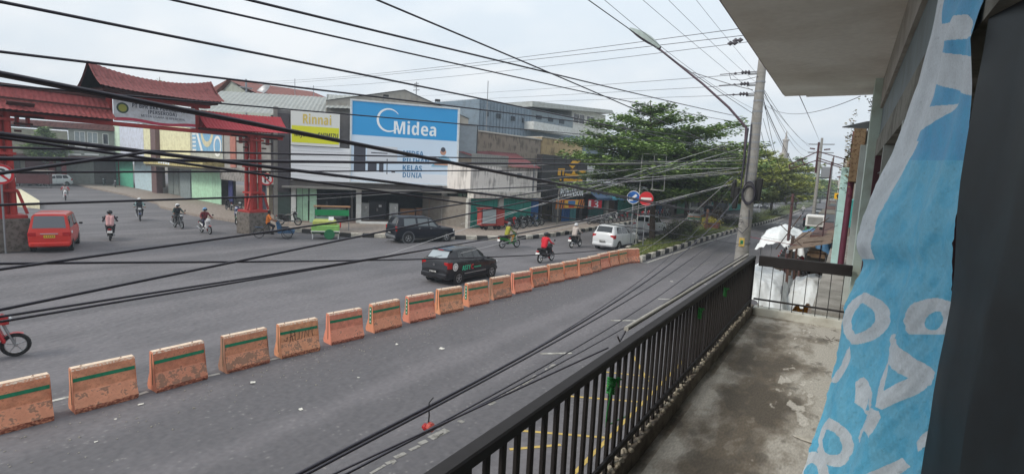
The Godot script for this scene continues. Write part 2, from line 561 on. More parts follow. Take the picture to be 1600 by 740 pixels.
func build_kerbs_and_markings() -> void:
	kerb_run("far_kerb", FAR_KERB.slice(6), 0.8, 0.28, 0.30, 60, -1.0)
	kerb_run("median_kerb", MEDIAN_NEAR, 0.95, 0.26, 0.32, 110, -1.0)
	kerb_run("median_far_kerb", MEDIAN_FAR, 0.95, 0.26, 0.32, 30, 1.0)
	var nose := kerb_run("median_nose_kerb", [[-12.05, -30.42], [-11.0, -30.2], [-9.9, -30.42]], 0.75, 0.26, 0.32, 3, 1.0)
	nose.set_meta("kind", "structure")
	var paint := worn("road_paint", S(188, 188, 184), 0.8, 1.3, "dirty")
	var wornp := worn("road_paint_worn", S(150, 149, 147), 0.8, 0.9, "dirty")
	var mb := MB.new()
	for i in MEDIAN_NEAR.size() - 2:
		var a = MEDIAN_NEAR[i]; var b = MEDIAN_NEAR[i + 1]
		stripe(mb, a[0] + 0.42, a[1], b[0] + 0.42, b[1], 0.13)
	stripe(mb, -9.63, -30.5, -10.6, -29.7, 0.13)
	struct("median_edge_line", mb.mesh(), paint)
	# worn white parking-bay line beside our kerb: broken flecks, and ticks across it
	var fl := MB.new()
	var z := -5.2
	while z > -12.5:
		var l := rng.randf_range(0.08, 0.5)
		if rng.randf() < 0.72:
			var wx := rng.randf_range(0.05, 0.16)
			stripe(fl, -5.9 + rng.randf_range(-0.04, 0.04), z, -5.9 + rng.randf_range(-0.04, 0.04), z - l, wx)
			if rng.randf() < 0.5: stripe(fl, -5.82, z - 0.05, -5.84, z - l * 0.7, 0.03)
		z -= l + rng.randf_range(0.02, 0.12)
	struct("parking_line", fl.mesh(), wornp)
	var tk := MB.new()
	for t in [[-6.6, -12.25, -5.95, -12.85], [-6.4, -16.8, -5.6, -17.5], [-6.15, -21.3, -5.55, -21.8], [-5.9, -26.0, -5.3, -26.3]]:
		stripe(tk, t[0], t[1], t[2], t[3], 0.11)
	struct("parking_ticks", tk.mesh(), paint)
	var ln := MB.new()
	for zz in [-55.0, -62.0, -69.0]:
		stripe(ln, -3.95, zz, -4.1, zz - 5.0, 0.12)
	for zz in [-84.0, -94.0, -104.0, -116.0, -130.0]:
		stripe(ln, -4.25, zz, -4.5, zz - 6.0, 0.12)
	struct("edge_line", ln.mesh(), paint)
	var lane := MB.new()
	for zz in [-30.0, -38.0, -46.0, -54.0, -62.0]:
		stripe(lane, -7.0, zz, -6.8, zz - 4.0, 0.08)
	struct("faded_lane_line", lane.mesh(), worn("faded_paint", S(122, 121, 120), 0.8, 0.7, "dirty"))
	# zebra crossing far down the road: every bar a piece
	var cw := Node3D.new()
	cw.name = "zebra_crossing"; add_child(cw); cw.set_meta("kind", "structure")
	for i in 10:
		var x := lerpf(-8.2, -3.4, i / 9.0)
		put("bar", stripe(MB.new(), x, -81.6 + i * 0.45, x + 0.02, -79.0 + i * 0.45, 0.28, 0.008).mesh(), paint, cw)
	# yellow parking bay lines right below the balcony
	var yl := MB.new()
	for q in [[-4.95, -8.1, -3.35, -8.95], [-4.55, -7.5, -3.9, -8.2], [-4.6, -13.9, -3.6, -12.2], [-4.95, -10.1, -3.4, -10.9], [-4.3, -11.3, -3.4, -11.8], [-3.3, -5.0, -3.3, -14.5], [-4.95, -12.0, -3.5, -12.6], [-4.9, -6.0, -3.3, -6.7]]:
		stripe(yl, q[0], q[1], q[2], q[3], 0.075, 0.007)
	struct("yellow_bay_lines", yl.mesh(), worn("yellow_paint", S(196, 168, 92), 0.8, 1.0, "weather"))
	var st := MB.new()
	for q in [[-11.75, -4.9, -11.72, -4.6], [-11.66, -6.0, -11.6, -6.3], [-11.55, -7.45, -11.5, -7.75], [-13.2, 2.0, -12.6, -4.0]]:
		stripe(st, q[0], q[1], q[2], q[3], 0.10)
	struct("old_centre_line", st.mesh(), paint)

# ---------------------------------------------------------------- the balcony the photographer stands on
func floor_picture() -> ImageTexture:     # stained, mossy concrete; u = across (rail to wall), v = along (from behind the camera to the end)
	var w := 256; var h := 1024
	var n0 := noise(0.012, 5, 71); var n1 := noise(0.045, 4, 72); var n2 := noise(0.3, 2, 73)
	var out := PackedByteArray(); out.resize(w * h * 3)
	var k := 0
	for y in h:
		for x in w:
			var u := float(x) / w; var v := float(y) / h
			var a := n0.get_noise_2d(x * 0.55, y); var b := n1.get_noise_2d(x * 0.6, y); var g := n2.get_noise_2d(x, y)
			var light := Vector3(180, 175, 166)
			# moss and wet dirt gather along the middle and the drain side
			var band := exp(-pow((u - 0.36) / 0.31, 2.0)) * 1.1 + (0.35 if u < 0.06 else 0.0)
			band *= 0.75 + 0.25 * sin(v * 9.0 + 0.7)
			var t := clampf((band + a * 0.8 + b * 0.45 - 0.26) * 1.5, 0.0, 1.0)
			var col := light.lerp(Vector3(104, 95, 83), t)
			var t2 := clampf((a * 0.9 - b * 0.8 + band * 0.5 - 0.42) * 4.0, 0.0, 1.0)
			col = col.lerp(Vector3(78, 72, 64), t2 * 0.55)
			var t3 := clampf((b * 1.1 + n0.get_noise_2d(x * 0.7 + 400, y * 0.9) * 0.9 - 0.45) * 6.0, 0.0, 1.0) * (1.0 if u > 0.5 else 0.25)
			col = col.lerp(Vector3(206, 202, 194), t3 * 0.8)
			col *= 1.0 + g * 0.13
			out[k] = int(clampf(col.x, 0, 255)); out[k + 1] = int(clampf(col.y, 0, 255)); out[k + 2] = int(clampf(col.z, 0, 255))
			k += 3
	return ImageTexture.create_from_image(Image.create_from_data(w, h, false, Image.FORMAT_RGB8, out))

func build_balcony() -> void:
	var conc := worn("balcony_concrete", S(150, 146, 138), 0.9, 1.2, "dirty")
	var wall_m := worn("wall_plaster", S(196, 202, 198), 0.9, 2.5)
	# floor slab: stained top skin over a concrete slab
	struct("balcony_slab", MB.new().box(Vector3(-0.34, 3.135, -0.5), Vector3(1.12, 0.18, 13.1)).mesh(), conc)
	var rows := []
	for i in 41:
		var r := []
		for j in 9:
			var x := lerpf(-0.845, 0.2, j / 8.0); var z := lerpf(6.0, -6.92, i / 40.0)
			r.append(Vector3(x, 3.231 + 0.004 * sin(x * 9.0 + z * 3.1) * sin(z * 2.3), z))
		rows.append(r)
	var fm := mat("balcony_floor", Color.WHITE, 0.78)
	fm.albedo_texture = floor_picture()
	fm.normal_enabled = true; fm.normal_texture = meshes["bump"]; fm.normal_scale = 0.3
	struct("balcony_floor", MB.new().grid(rows, false, true).mesh(), fm)
	# upstand under the rail, its top broken and rough
	var up := MB.new()
	var rr := []
	for i in 141:
		var z := lerpf(6.0, -7.05, i / 140.0)
		var q := rng.randf_range(-0.008, 0.008)
		rr.append([Vector3(-0.837, 3.22, z), Vector3(-0.838 + q * 0.4, 3.318 + q, z), Vector3(-0.855, 3.328 + q, z), Vector3(-0.90, 3.326 + rng.randf_range(-0.012, 0.01), z), Vector3(-0.93, 3.318, z), Vector3(-0.935, 3.04, z)])
	up.grid(rr)
	struct("balcony_upstand", up.mesh(), worn("upstand_concrete", S(120, 112, 104), 0.95, 0.9, "dirty"))
	struct("balcony_end_upstand", MB.new().box(Vector3(-0.36, 3.185, -6.99), Vector3(0.955, 0.28, 0.14), Basis.IDENTITY, 0.01).mesh(), worn("end_upstand", S(206, 206, 200), 0.9, 1.2))
	# crumbs of mortar along the upstand, lighter lumps between the bars
	var lump := worn("mortar", S(168, 160, 146), 0.95, 0.6)
	var cr := MB.new()
	for i in 420:
		var z := rng.randf_range(0.5, -6.8)
		var s := rng.randf_range(0.008, 0.022)
		cr.box(Vector3(rng.randf_range(-0.905, -0.85), 3.328 + s * 0.2, z), Vector3(s * 1.3, s, s * 1.6), Basis.from_euler(Vector3(rng.randf(), rng.randf() * 6, rng.randf())), s * 0.25)
	var cro := put("mortar_rubble", cr.mesh(), lump)
	tag(cro, "crumbled mortar lying along the upstand under the balcony bars", "rubble")
	cro.set_meta("kind", "stuff")
	# soffit and roof edge over the balcony
	var sof := worn("soffit_paint", S(240, 238, 233), 0.9, 9.0)
	struct("soffit", MB.new().box(Vector3(-0.30, 6.08, -1.05), Vector3(1.10, 0.16, 14.1)).mesh(), sof)
	struct("soffit_step", MB.new().box(Vector3(-0.19, 6.07, -8.16), Vector3(0.82, 0.14, 0.12)).mesh(), sof)
	struct("roof_edge", MB.new().box(Vector3(-0.862, 6.13, -1.05), Vector3(0.02, 0.22, 14.1)).mesh(), worn("roof_edge_paint", S(150, 138, 142), 0.9))
	# front wall of our own building
	var w := Node3D.new()
	w.name = "house_wall"; add_child(w)
	w.set_meta("kind", "structure")
	ebox("beam", w, worn("beam_plaster", S(176, 172, 164), 0.9, 2.0), 0.20, 0.55, 5.68, 6.0, -7.3, 6.0)
	ebox("transom_panel", w, worn("transom", S(112, 124, 128), 0.6, 2.0), 0.225, 0.30, 5.34, 5.68, -7.3, 6.0)
	ebox("lintel", w, worn("lintel", S(142, 142, 136), 0.9, 1.5, "dirty"), 0.205, 0.5, 5.15, 5.34, -7.3, 6.0)
	ebox("corner_column", w, worn("mint_column", S(206, 222, 214), 0.8, 2.0), 0.13, 0.55, 0.0, 6.0, -7.62, -7.05)
	ebox("sill_wall", w, wall_m, 0.22, 0.5, 3.0, 3.85, -7.05, -3.4)
	ebox("window_recess", w, worn("recess_maroon", S(70, 44, 50), 0.8), 0.42, 0.5, 3.85, 5.15, -7.05, -3.4)
	ebox("window_post", w, worn("post_maroon", S(96, 62, 70), 0.7), 0.2, 0.3, 3.23, 5.15, -6.72, -6.62)
	ebox("window_post", w, worn("post_pale", S(176, 180, 176), 0.7), 0.2, 0.3, 3.23, 5.15, -5.2, -5.12)
	ebox("window_post", w, worn("post_pale", S(176, 180, 176), 0.7), 0.2, 0.3, 3.23, 5.15, -3.45, -3.37)
	for i in 9:
		put("louvre", mbox(Vector3(0.11, 0.008, 1.38), 0.0), worn("louvre_glass", S(128, 136, 136), 0.3), w, Transform3D(Basis(Vector3.BACK, 0.6), Vector3(0.28, 3.96 + i * 0.13, -5.91)))
		put("louvre", mbox(Vector3(0.11, 0.008, 1.62), 0.0), mats["louvre_glass"], w, Transform3D(Basis(Vector3.BACK, 0.6), Vector3(0.28, 3.96 + i * 0.13, -4.28)))
	ebox("room_back", w, worn("room_dark", S(60, 58, 56)), 3.0, 3.1, 0.0, 6.0, -7.3, 6.0)
	ebox("room_floor", w, mats["room_dark"], 0.5, 3.1, 2.95, 3.1, -7.3, 6.0)
	ebox("room_ceiling", w, mats["room_dark"], 0.5, 3.1, 5.9, 6.0, -7.3, 6.0)
	ebox("room_end", w, mats["room_dark"], 0.5, 3.1, 0.0, 6.0, -7.4, -7.3)
	ebox("room_end", w, mats["room_dark"], 0.5, 3.1, 0.0, 6.0, 6.0, 6.1)
	ebox("shop_wall", w, wall_m, 0.22, 0.5, 0.1, 3.0, -7.05, 6.0)
	# small steel bracket sticking out of the wall end, and a weed on the corner
	var br := put("wall_bracket", MB.new().prism([Vector2(0, 0), Vector2(-0.34, 0.02), Vector2(-0.34, 0.03), Vector2(-0.1, 0.09), Vector2(0, 0.1)], 0.02).mesh(), mats["steel"], null, Transform3D(Basis.IDENTITY, Vector3(0.2, 5.52, -7.68)))
	tag(br, "grey pointed steel bracket sticking out of the wall corner", "bracket")
	# ---- railing: dark timber top rails, flat bars
	var dark := worn("rail_paint", S(36, 32, 34), 0.7, 0.8)
	var bar_m := worn("bar_paint", S(33, 28, 28), 0.7, 0.5)
	var rail := thing("balcony_railing", "dark brown balcony railing of many upright flat bars beside the concrete floor", "railing", Vector3(-0.87, 3.32, 0))
	ebox("top_rail", rail, dark, -0.04, 0.018, 0.588, 0.634, -6.90, 5.9, 0.006)
	ebox("bottom_rail", rail, dark, 0.006, 0.022, 0.085, 0.115, -6.86, 5.9, 0.002)
	var bm := mbox(Vector3(0.016, 0.59, 0.027), 0.002)
	var z := 0.9
	while z > -6.84:
		var b := put("bar", bm, bar_m, rail, Transform3D(Basis(Vector3.UP, rng.randf_range(-0.05, 0.05)), Vector3(rng.randf_range(-0.002, 0.002) - 0.008, 0.295, z)))
		b.rotation.x = rng.randf_range(-0.008, 0.008)
		z -= 0.096
	ebox("corner_post", rail, dark, -0.03, 0.018, 0.0, 0.587, -6.885, -6.83, 0.004)
	# end railing with thin rods
	var er := thing("end_railing", "short end railing of thin rods between the corner post and mint column", "railing", Vector3(-0.36, 3.32, -6.94))
	ebox("top_rail", er, dark, -0.46, 0.49, 0.515, 0.638, -0.03, 0.035, 0.006)
	ebox("bottom_rail", er, dark, -0.48, 0.49, 0.095, 0.115, -0.01, 0.01, 0.002)
	for i in 8:
		put("rod", MB.new().tube([Vector3(0, 0.0, 0), Vector3(0, 0.52, 0)], 0.0045, 6).mesh(), dark, er, Transform3D(Basis.IDENTITY, Vector3(-0.42 + i * 0.12, 0.0, 0.0)))
	# pale conduit lying along the outside of the rail
	var pipe := put("conduit_pipe", MB.new().tube([Vector3(-0.945, 3.975, -2.72), Vector3(-0.945, 3.965, -4.5), Vector3(-0.945, 3.955, -6.9)], 0.014, 8).mesh(), worn("pipe_grey", S(176, 174, 168), 0.6, 0.5))
	tag(pipe, "pale grey conduit pipe lying along the outer edge of the railing", "pipe")
	var tail := put("conduit_cable", MB.new().tube([Vector3(-0.93, 3.98, -2.55), Vector3(-0.94, 3.93, -2.62), Vector3(-0.95, 3.97, -2.75), Vector3(-0.955, 3.99, -4.2), Vector3(-0.955, 3.975, -6.6)], 0.005, 6).mesh(), mats["cable"])
	tag(tail, "black cable running beside the pale pipe on the railing", "cable")
	# green plastic twine tied round the bars, in three places
	var gt := mat("twine_green", S(46, 140, 66), 0.7)
	var places := [[-2.35, "bundle of green plastic twine tied high on the nearest railing bars", 1.0], [-4.15, "green twine knot on the railing bars, middle of the three", 0.7], [-5.15, "green twine knot on the railing bars nearest the end rail", 0.6]]
	for p in places:
		var tw := thing("green_twine", p[1], "twine", Vector3(-0.87, 3.79, p[0]), 0, "green twine on the railing")
		var wraps := MB.new()
		for k in 7:
			var path := []
			for s in 9:
				var a := TAU * s / 8.0
				path.append(Vector3(cos(a) * 0.016, 0.012 * k - 0.035 + sin(a) * 0.01, sin(a) * 0.026))
			wraps.tube(path, 0.006 * p[2], 5)
		put("wrap", wraps.mesh(), gt, tw)
		var ends := MB.new()
		for k in 5:
			var a := rng.randf_range(-1.0, 1.0)
			ends.tube([Vector3(0.012, 0.02, 0.0), Vector3(0.02, 0.035, a * 0.05 * p[2]), Vector3(0.024, rng.randf_range(-0.02, 0.05), a * 0.11 * p[2])], [0.005, 0.008, 0.004], 5)
		put("loose_ends", ends.mesh(), gt, tw)
		if p[2] > 0.9:
			put("hanging_end", MB.new().tube([Vector3(0.01, 0, 0.01), Vector3(0.0, -0.12, 0.03), Vector3(-0.02, -0.22, -0.02), Vector3(-0.03, -0.26, -0.2), Vector3(-0.03, -0.3, -0.38)], 0.0035, 5).mesh(), gt, tw)
	# hanging printed banner and dark sheet beside the camera
	build_banner()

const BAN_L := [[-160, 1492], [0, 1465], [130, 1440], [240, 1400], [290, 1372], [340, 1347], [385, 1336], [412, 1350], [470, 1325], [560, 1308], [640, 1283], [740, 1250], [900, 1205]]
const BAN_R := [[-160, 1560], [0, 1540], [60, 1514], [150, 1512], [300, 1506], [370, 1496], [450, 1492], [560, 1480], [650, 1470], [740, 1466], [900, 1460]]

func edge_at(t: Array, y: float) -> float:
	for i in t.size() - 1:
		if y <= t[i + 1][0]: return lerpf(t[i][1], t[i + 1][1], (y - t[i][0]) / (t[i + 1][0] - t[i][0]))
	return t[t.size() - 1][1]

func ring(x: float, y: float, cx: float, cy: float, ro: Vector2, ri: Vector2, rot := 0.5) -> bool:
	var d := Vector2(x - cx, y - cy).rotated(-rot)
	return (d / ro).length() < 1.0 and (d / ri).length() > 1.0

func banner_picture() -> ImageTexture:
	# the print: faded sky-blue vinyl with big white numerals running up it and a white margin
	var w := 448; var h := 1060
	var im := Image.create(w, h, false, Image.FORMAT_RGB8)
	var n0 := noise(0.02, 4, 91); var n1 := noise(0.15, 3, 92)
	var polys := [
		[Vector2(1463, 43), Vector2(1516, 22), Vector2(1516, 56), Vector2(1460, 76)],
		[Vector2(1463, 78), Vector2(1516, 88), Vector2(1514, 150), Vector2(1440, 114)],
		[Vector2(1425, 174), Vector2(1500, 160), Vector2(1458, 201), Vector2(1425, 207)],
		[Vector2(1395, 522), Vector2(1404, 520), Vector2(1468, 582), Vector2(1462, 600), Vector2(1404, 640), Vector2(1393, 634)],
		[Vector2(1361, 588), Vector2(1374, 612), Vector2(1377, 636), Vector2(1400, 642), Vector2(1402, 652), Vector2(1386, 684), Vector2(1372, 668), Vector2(1357, 692), Vector2(1352, 684), Vector2(1364, 648), Vector2(1349, 628), Vector2(1352, 596)],
		[Vector2(1438, 690), Vector2(1470, 662), Vector2(1470, 684), Vector2(1446, 706)],
		[Vector2(1370, 748), Vector2(1420, 714), Vector2(1432, 728), Vector2(1384, 765)],
	]
	var hole := PackedVector2Array([Vector2(1405, 568), Vector2(1434, 590), Vector2(1405, 610)])
	var hole2 := PackedVector2Array([Vector2(1366, 622), Vector2(1370, 640), Vector2(1362, 640)])
	var pk := []
	for p in polys: pk.append(PackedVector2Array(p))
	for j in h:
		var y := j - 160.0
		var L := edge_at(BAN_L, y); var R := edge_at(BAN_R, y)
		var wl := 0.0                                   # width of the white margin
		if y < 410: wl = [14.0, 20.0, 26.0, 34.0, 40.0, 38.0, 30.0][clampi(int((y + 100) / 80.0), 0, 6)]
		for i in w:
			var s := float(i) / (w - 1)
			var x := lerpf(L, R, s)
			var blue := Vector3(116, 190, 220)
			var a := n0.get_noise_2d(i, j); var b := n1.get_noise_2d(i, j)
			if y < 250: blue = blue.lerp(Vector3(84, 156, 208), 0.6)
			blue = blue.lerp(Vector3(72, 164, 202), clampf(a * 1.1 + 0.1, 0.0, 0.4))
			var white := Vector3(204, 211, 216)
			var is_w := false
			if y < 405 and x < L + wl: is_w = true
			var v2 := Vector2(x, y)
			for k in pk.size():
				if not is_w and Geometry2D.is_point_in_polygon(v2, pk[k]): is_w = true
			if is_w and (Geometry2D.is_point_in_polygon(v2, hole) or Geometry2D.is_point_in_polygon(v2, hole2)): is_w = false
			if ring(x, y, 1358, 497, Vector2(36, 42), Vector2(21, 25)): is_w = true
			if ring(x, y, 1308, 560, Vector2(36, 38), Vector2(16, 22)) and x > 1300 - (y - 590) * 0.8: is_w = true
			if ring(x, y, 1312, 690, Vector2(32, 40), Vector2(16, 21), -0.5): is_w = true
			if ring(x, y, 1270, 742, Vector2(36, 38), Vector2(18, 20)): is_w = true
			if ring(x, y, 1468, 500, Vector2(32, 36), Vector2(11, 16)) and y < 522: is_w = true
			var col := white if is_w else blue
			col *= 1.0 + b * 0.05 + a * 0.06
			if n1.get_noise_2d(i * 0.12 + j * 0.5, j * 0.08 - i * 0.3) > 0.56: col *= 0.92        # scuffs and creases worn into the print
			im.set_pixel(i, j, Color(clampf(col.x / 255.0, 0, 1), clampf(col.y / 255.0, 0, 1), clampf(col.z / 255.0, 0, 1)))
	return ImageTexture.create_from_image(im)

func build_banner() -> void:
	# the sheet hangs from the lintel, pinned flat to the wall on its right, blown out over the balcony on its left
	var rows := []
	var nz := noise(0.9, 3, 95); var nf := noise(2.6, 2, 96)
	var R := 150; var C := 60
	for i in R:
		var t := float(i) / (R - 1)
		var row := []
		var e := banner_edges(t)
		var spread := lerpf(0.12, 0.42, smoothstep(0.0, 1.0, t))
		for j in C:
			var s := float(j) / (C - 1)
			# plan: from the left free edge (far, over the balcony) to the right edge (near, at the wall)
			var p: Vector3 = e[0].lerp(e[1], s)
			var fold := 0.02 * sin((s * 2.3 + t * 2.6 + 0.3 * sin(t * 5.0)) * TAU) * smoothstep(0.0, 0.25, s) * smoothstep(0.0, 0.2, 1.0 - s)
			fold += nz.get_noise_2d(s * 0.9 + t * 0.8, t * 1.9 - s * 0.8) * 0.03 + nf.get_noise_2d(s * 1.6 + t * 1.4, t * 2.2 - s * 1.6) * 0.008
			# sharp diagonal creases gathered toward the lower right
			var cz := nf.get_noise_2d((s * 0.75 + t * 2.4) * 5.0, (s - t * 0.35) * 0.7)
			fold += (pow(1.0 - absf(cz), 5.0) - 0.35) * 0.009 * smoothstep(0.25, 0.6, t)
			p += Vector3(-0.80, 0.0, 0.6) * fold * (0.6 + 0.4 * spread)
			row.append(p)
		rows.append(row)
	var m := mat("banner_vinyl", Color.WHITE, 0.55)
	m.albedo_texture = banner_picture()
	m.cull_mode = BaseMaterial3D.CULL_DISABLED
	m.backlight_enabled = true
	m.backlight = Color(0.12, 0.14, 0.15)
	var mb := MB.new().grid(rows, false, true)
	var o := put("hanging_banner", mb.mesh(), m)
	tag(o, "crumpled sky-blue banner with big white numerals hanging beside the balcony", "banner")
	# dark sheet closing the opening at the photographer's side
	var dr := []
	var n2 := noise(1.4, 3, 97)
	for i in 40:
		var row := []
		for j in 40:
			var z := lerpf(-1.62, 3.2, j / 39.0); var y := lerpf(5.9, 3.24, i / 39.0)
			row.append(Vector3(0.232 + n2.get_noise_2d(z * 2.4, y * 0.6) * 0.03 + 0.012 * sin(z * 17.0 + y), y, z))
		dr.append(row)
	var d := put("dark_tarpaulin", MB.new().grid(dr, true).mesh(), tri_mat("dark_sheet", mottle(256, S(26, 37, 42), S(19, 27, 31), 0.3, 0.7, 0.02, 99, 0.06), 0.9, 0.6))
	mats["dark_sheet"].cull_mode = BaseMaterial3D.CULL_DISABLED
	tag(d, "dark blue-grey tarpaulin sheet hanging right of the blue banner", "tarpaulin")

# left and right edge of the sheet, by fraction of its drop
const BAN3D := [[0.000, Vector3(0.165, 5.594, -1.950), Vector3(0.201, 5.398, -1.520)],
	[0.094, Vector3(0.164, 5.443, -1.995), Vector3(0.203, 5.271, -1.520)],
	[0.151, Vector3(0.163, 5.344, -2.019), Vector3(0.204, 5.194, -1.520)],
	[0.208, Vector3(0.159, 5.240, -2.036), Vector3(0.186, 5.117, -1.520)],
	[0.274, Vector3(0.153, 5.112, -2.048), Vector3(0.195, 5.022, -1.520)],
	[0.330, Vector3(0.132, 4.998, -2.050), Vector3(0.202, 4.940, -1.520)],
	[0.377, Vector3(0.113, 4.900, -2.045), Vector3(0.207, 4.871, -1.520)],
	[0.425, Vector3(0.077, 4.799, -2.035), Vector3(0.213, 4.801, -1.520)],
	[0.472, Vector3(0.045, 4.695, -2.021), Vector3(0.214, 4.731, -1.520)],
	[0.514, Vector3(0.035, 4.603, -2.004), Vector3(0.216, 4.667, -1.520)],
	[0.540, Vector3(0.064, 4.552, -1.993), Vector3(0.219, 4.628, -1.520)],
	[0.594, Vector3(0.034, 4.432, -1.967), Vector3(0.224, 4.544, -1.520)],
	[0.679, Vector3(0.023, 4.252, -1.925), Vector3(0.228, 4.411, -1.520)],
	[0.755, Vector3(-0.003, 4.087, -1.891), Vector3(0.231, 4.290, -1.520)],
	[0.849, Vector3(-0.039, 3.873, -1.861), Vector3(0.242, 4.137, -1.520)],
	[0.925, Vector3(-0.062, 3.693, -1.850), Vector3(0.252, 4.014, -1.520)],
	[1.000, Vector3(-0.086, 3.498, -1.854), Vector3(0.263, 3.888, -1.520)]]

func banner_edges(t: float) -> Array:
	var i := 0
	while i < BAN3D.size() - 2 and t > BAN3D[i + 1][0]: i += 1
	var a = BAN3D[i]; var b = BAN3D[i + 1]
	var k: float = clampf((t - a[0]) / (b[0] - a[0]), 0.0, 1.0)
	var va: Vector3 = a[1]; var vb: Vector3 = b[1]; var wa: Vector3 = a[2]; var wb: Vector3 = b[2]
	return [va.lerp(vb, k), wa.lerp(wb, k)]

# ---------------------------------------------------------------- shops across the road
func shutters(parent: Node, x0: float, x1: float, y0: float, y1: float, z: float, n: int, m: Material, called := "shutter_panel") -> void:
	# folding steel doors: every leaf its own pressed panel with two ribs
	var w := (x1 - x0) / n
	var key := "shut%.3f_%.3f" % [w, y1 - y0]
	if not meshes.has(key):
		var mb := MB.new().box(Vector3.ZERO, Vector3(w - 0.03, y1 - y0, 0.05), Basis.IDENTITY, 0.012)
		for k in 3:
			mb.box(Vector3((k - 1) * w * 0.3, 0, 0.032), Vector3(w * 0.07, y1 - y0 - 0.08, 0.02))
		meshes[key] = mb.mesh()
	for i in n:
		put(called, meshes[key], m, parent, Transform3D(Basis.IDENTITY, Vector3(x0 + w * (i + 0.5), (y0 + y1) / 2, z + (0.012 if i % 2 else 0.0))))

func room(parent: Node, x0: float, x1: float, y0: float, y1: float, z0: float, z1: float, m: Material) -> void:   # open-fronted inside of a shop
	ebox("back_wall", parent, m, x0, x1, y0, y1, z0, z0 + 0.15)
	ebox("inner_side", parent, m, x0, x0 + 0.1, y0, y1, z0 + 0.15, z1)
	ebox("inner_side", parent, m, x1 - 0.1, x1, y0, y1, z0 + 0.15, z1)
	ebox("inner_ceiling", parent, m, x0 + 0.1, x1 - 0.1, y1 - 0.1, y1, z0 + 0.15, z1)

func window(parent: Node, x0: float, x1: float, y0: float, y1: float, z: float, frame_m: Material, panes := 2, glass: Material = null) -> void:
	var f := MB.new()
	var t := 0.07
	f.box(Vector3((x0 + x1) / 2, y1 - t / 2, z), Vector3(x1 - x0, t, 0.1)); f.box(Vector3((x0 + x1) / 2, y0 + t / 2, z), Vector3(x1 - x0, t, 0.1))
	for i in panes + 1:
		f.box(Vector3(lerpf(x0 + t / 2, x1 - t / 2, float(i) / panes), (y0 + y1) / 2, z), Vector3(t, y1 - y0 - 2 * t, 0.1))
	var w := put("window", f.mesh(), frame_m, parent)
	for i in panes:
		var a := lerpf(x0 + t / 2, x1 - t / 2, float(i) / panes) + t / 2; var b := lerpf(x0 + t / 2, x1 - t / 2, float(i + 1) / panes) - t / 2
		ebox("pane", w, glass if glass else mats["glass_dark"], a, b, y0 + t, y1 - t, z - 0.03, z - 0.015)

func corrugated(mb: MB, a: Vector3, b: Vector3, up: Vector3, pitch := 0.25, amp := 0.04) -> MB:   # ribbed sheet from a to b, running up along 'up'
	var n := int(a.distance_to(b) / pitch) * 2
	var nrm := (b - a).cross(up).normalized()
	var lo := []; var hi := []
	for i in n + 1:
		var p := a.lerp(b, float(i) / n) + nrm * (amp if i % 2 else 0.0)
		lo.append(p); hi.append(p + up)
	for i in n:
		mb.quad(lo[i], lo[i + 1], hi[i + 1], hi[i])
	return mb

func board(parent: Node, called: String, m: Material, x0: float, x1: float, y0: float, y1: float, z: float, t := 0.004) -> MeshInstance3D:   # flat printed patch
	return ebox(called, parent, m, x0, x1, y0, y1, z, z + t)

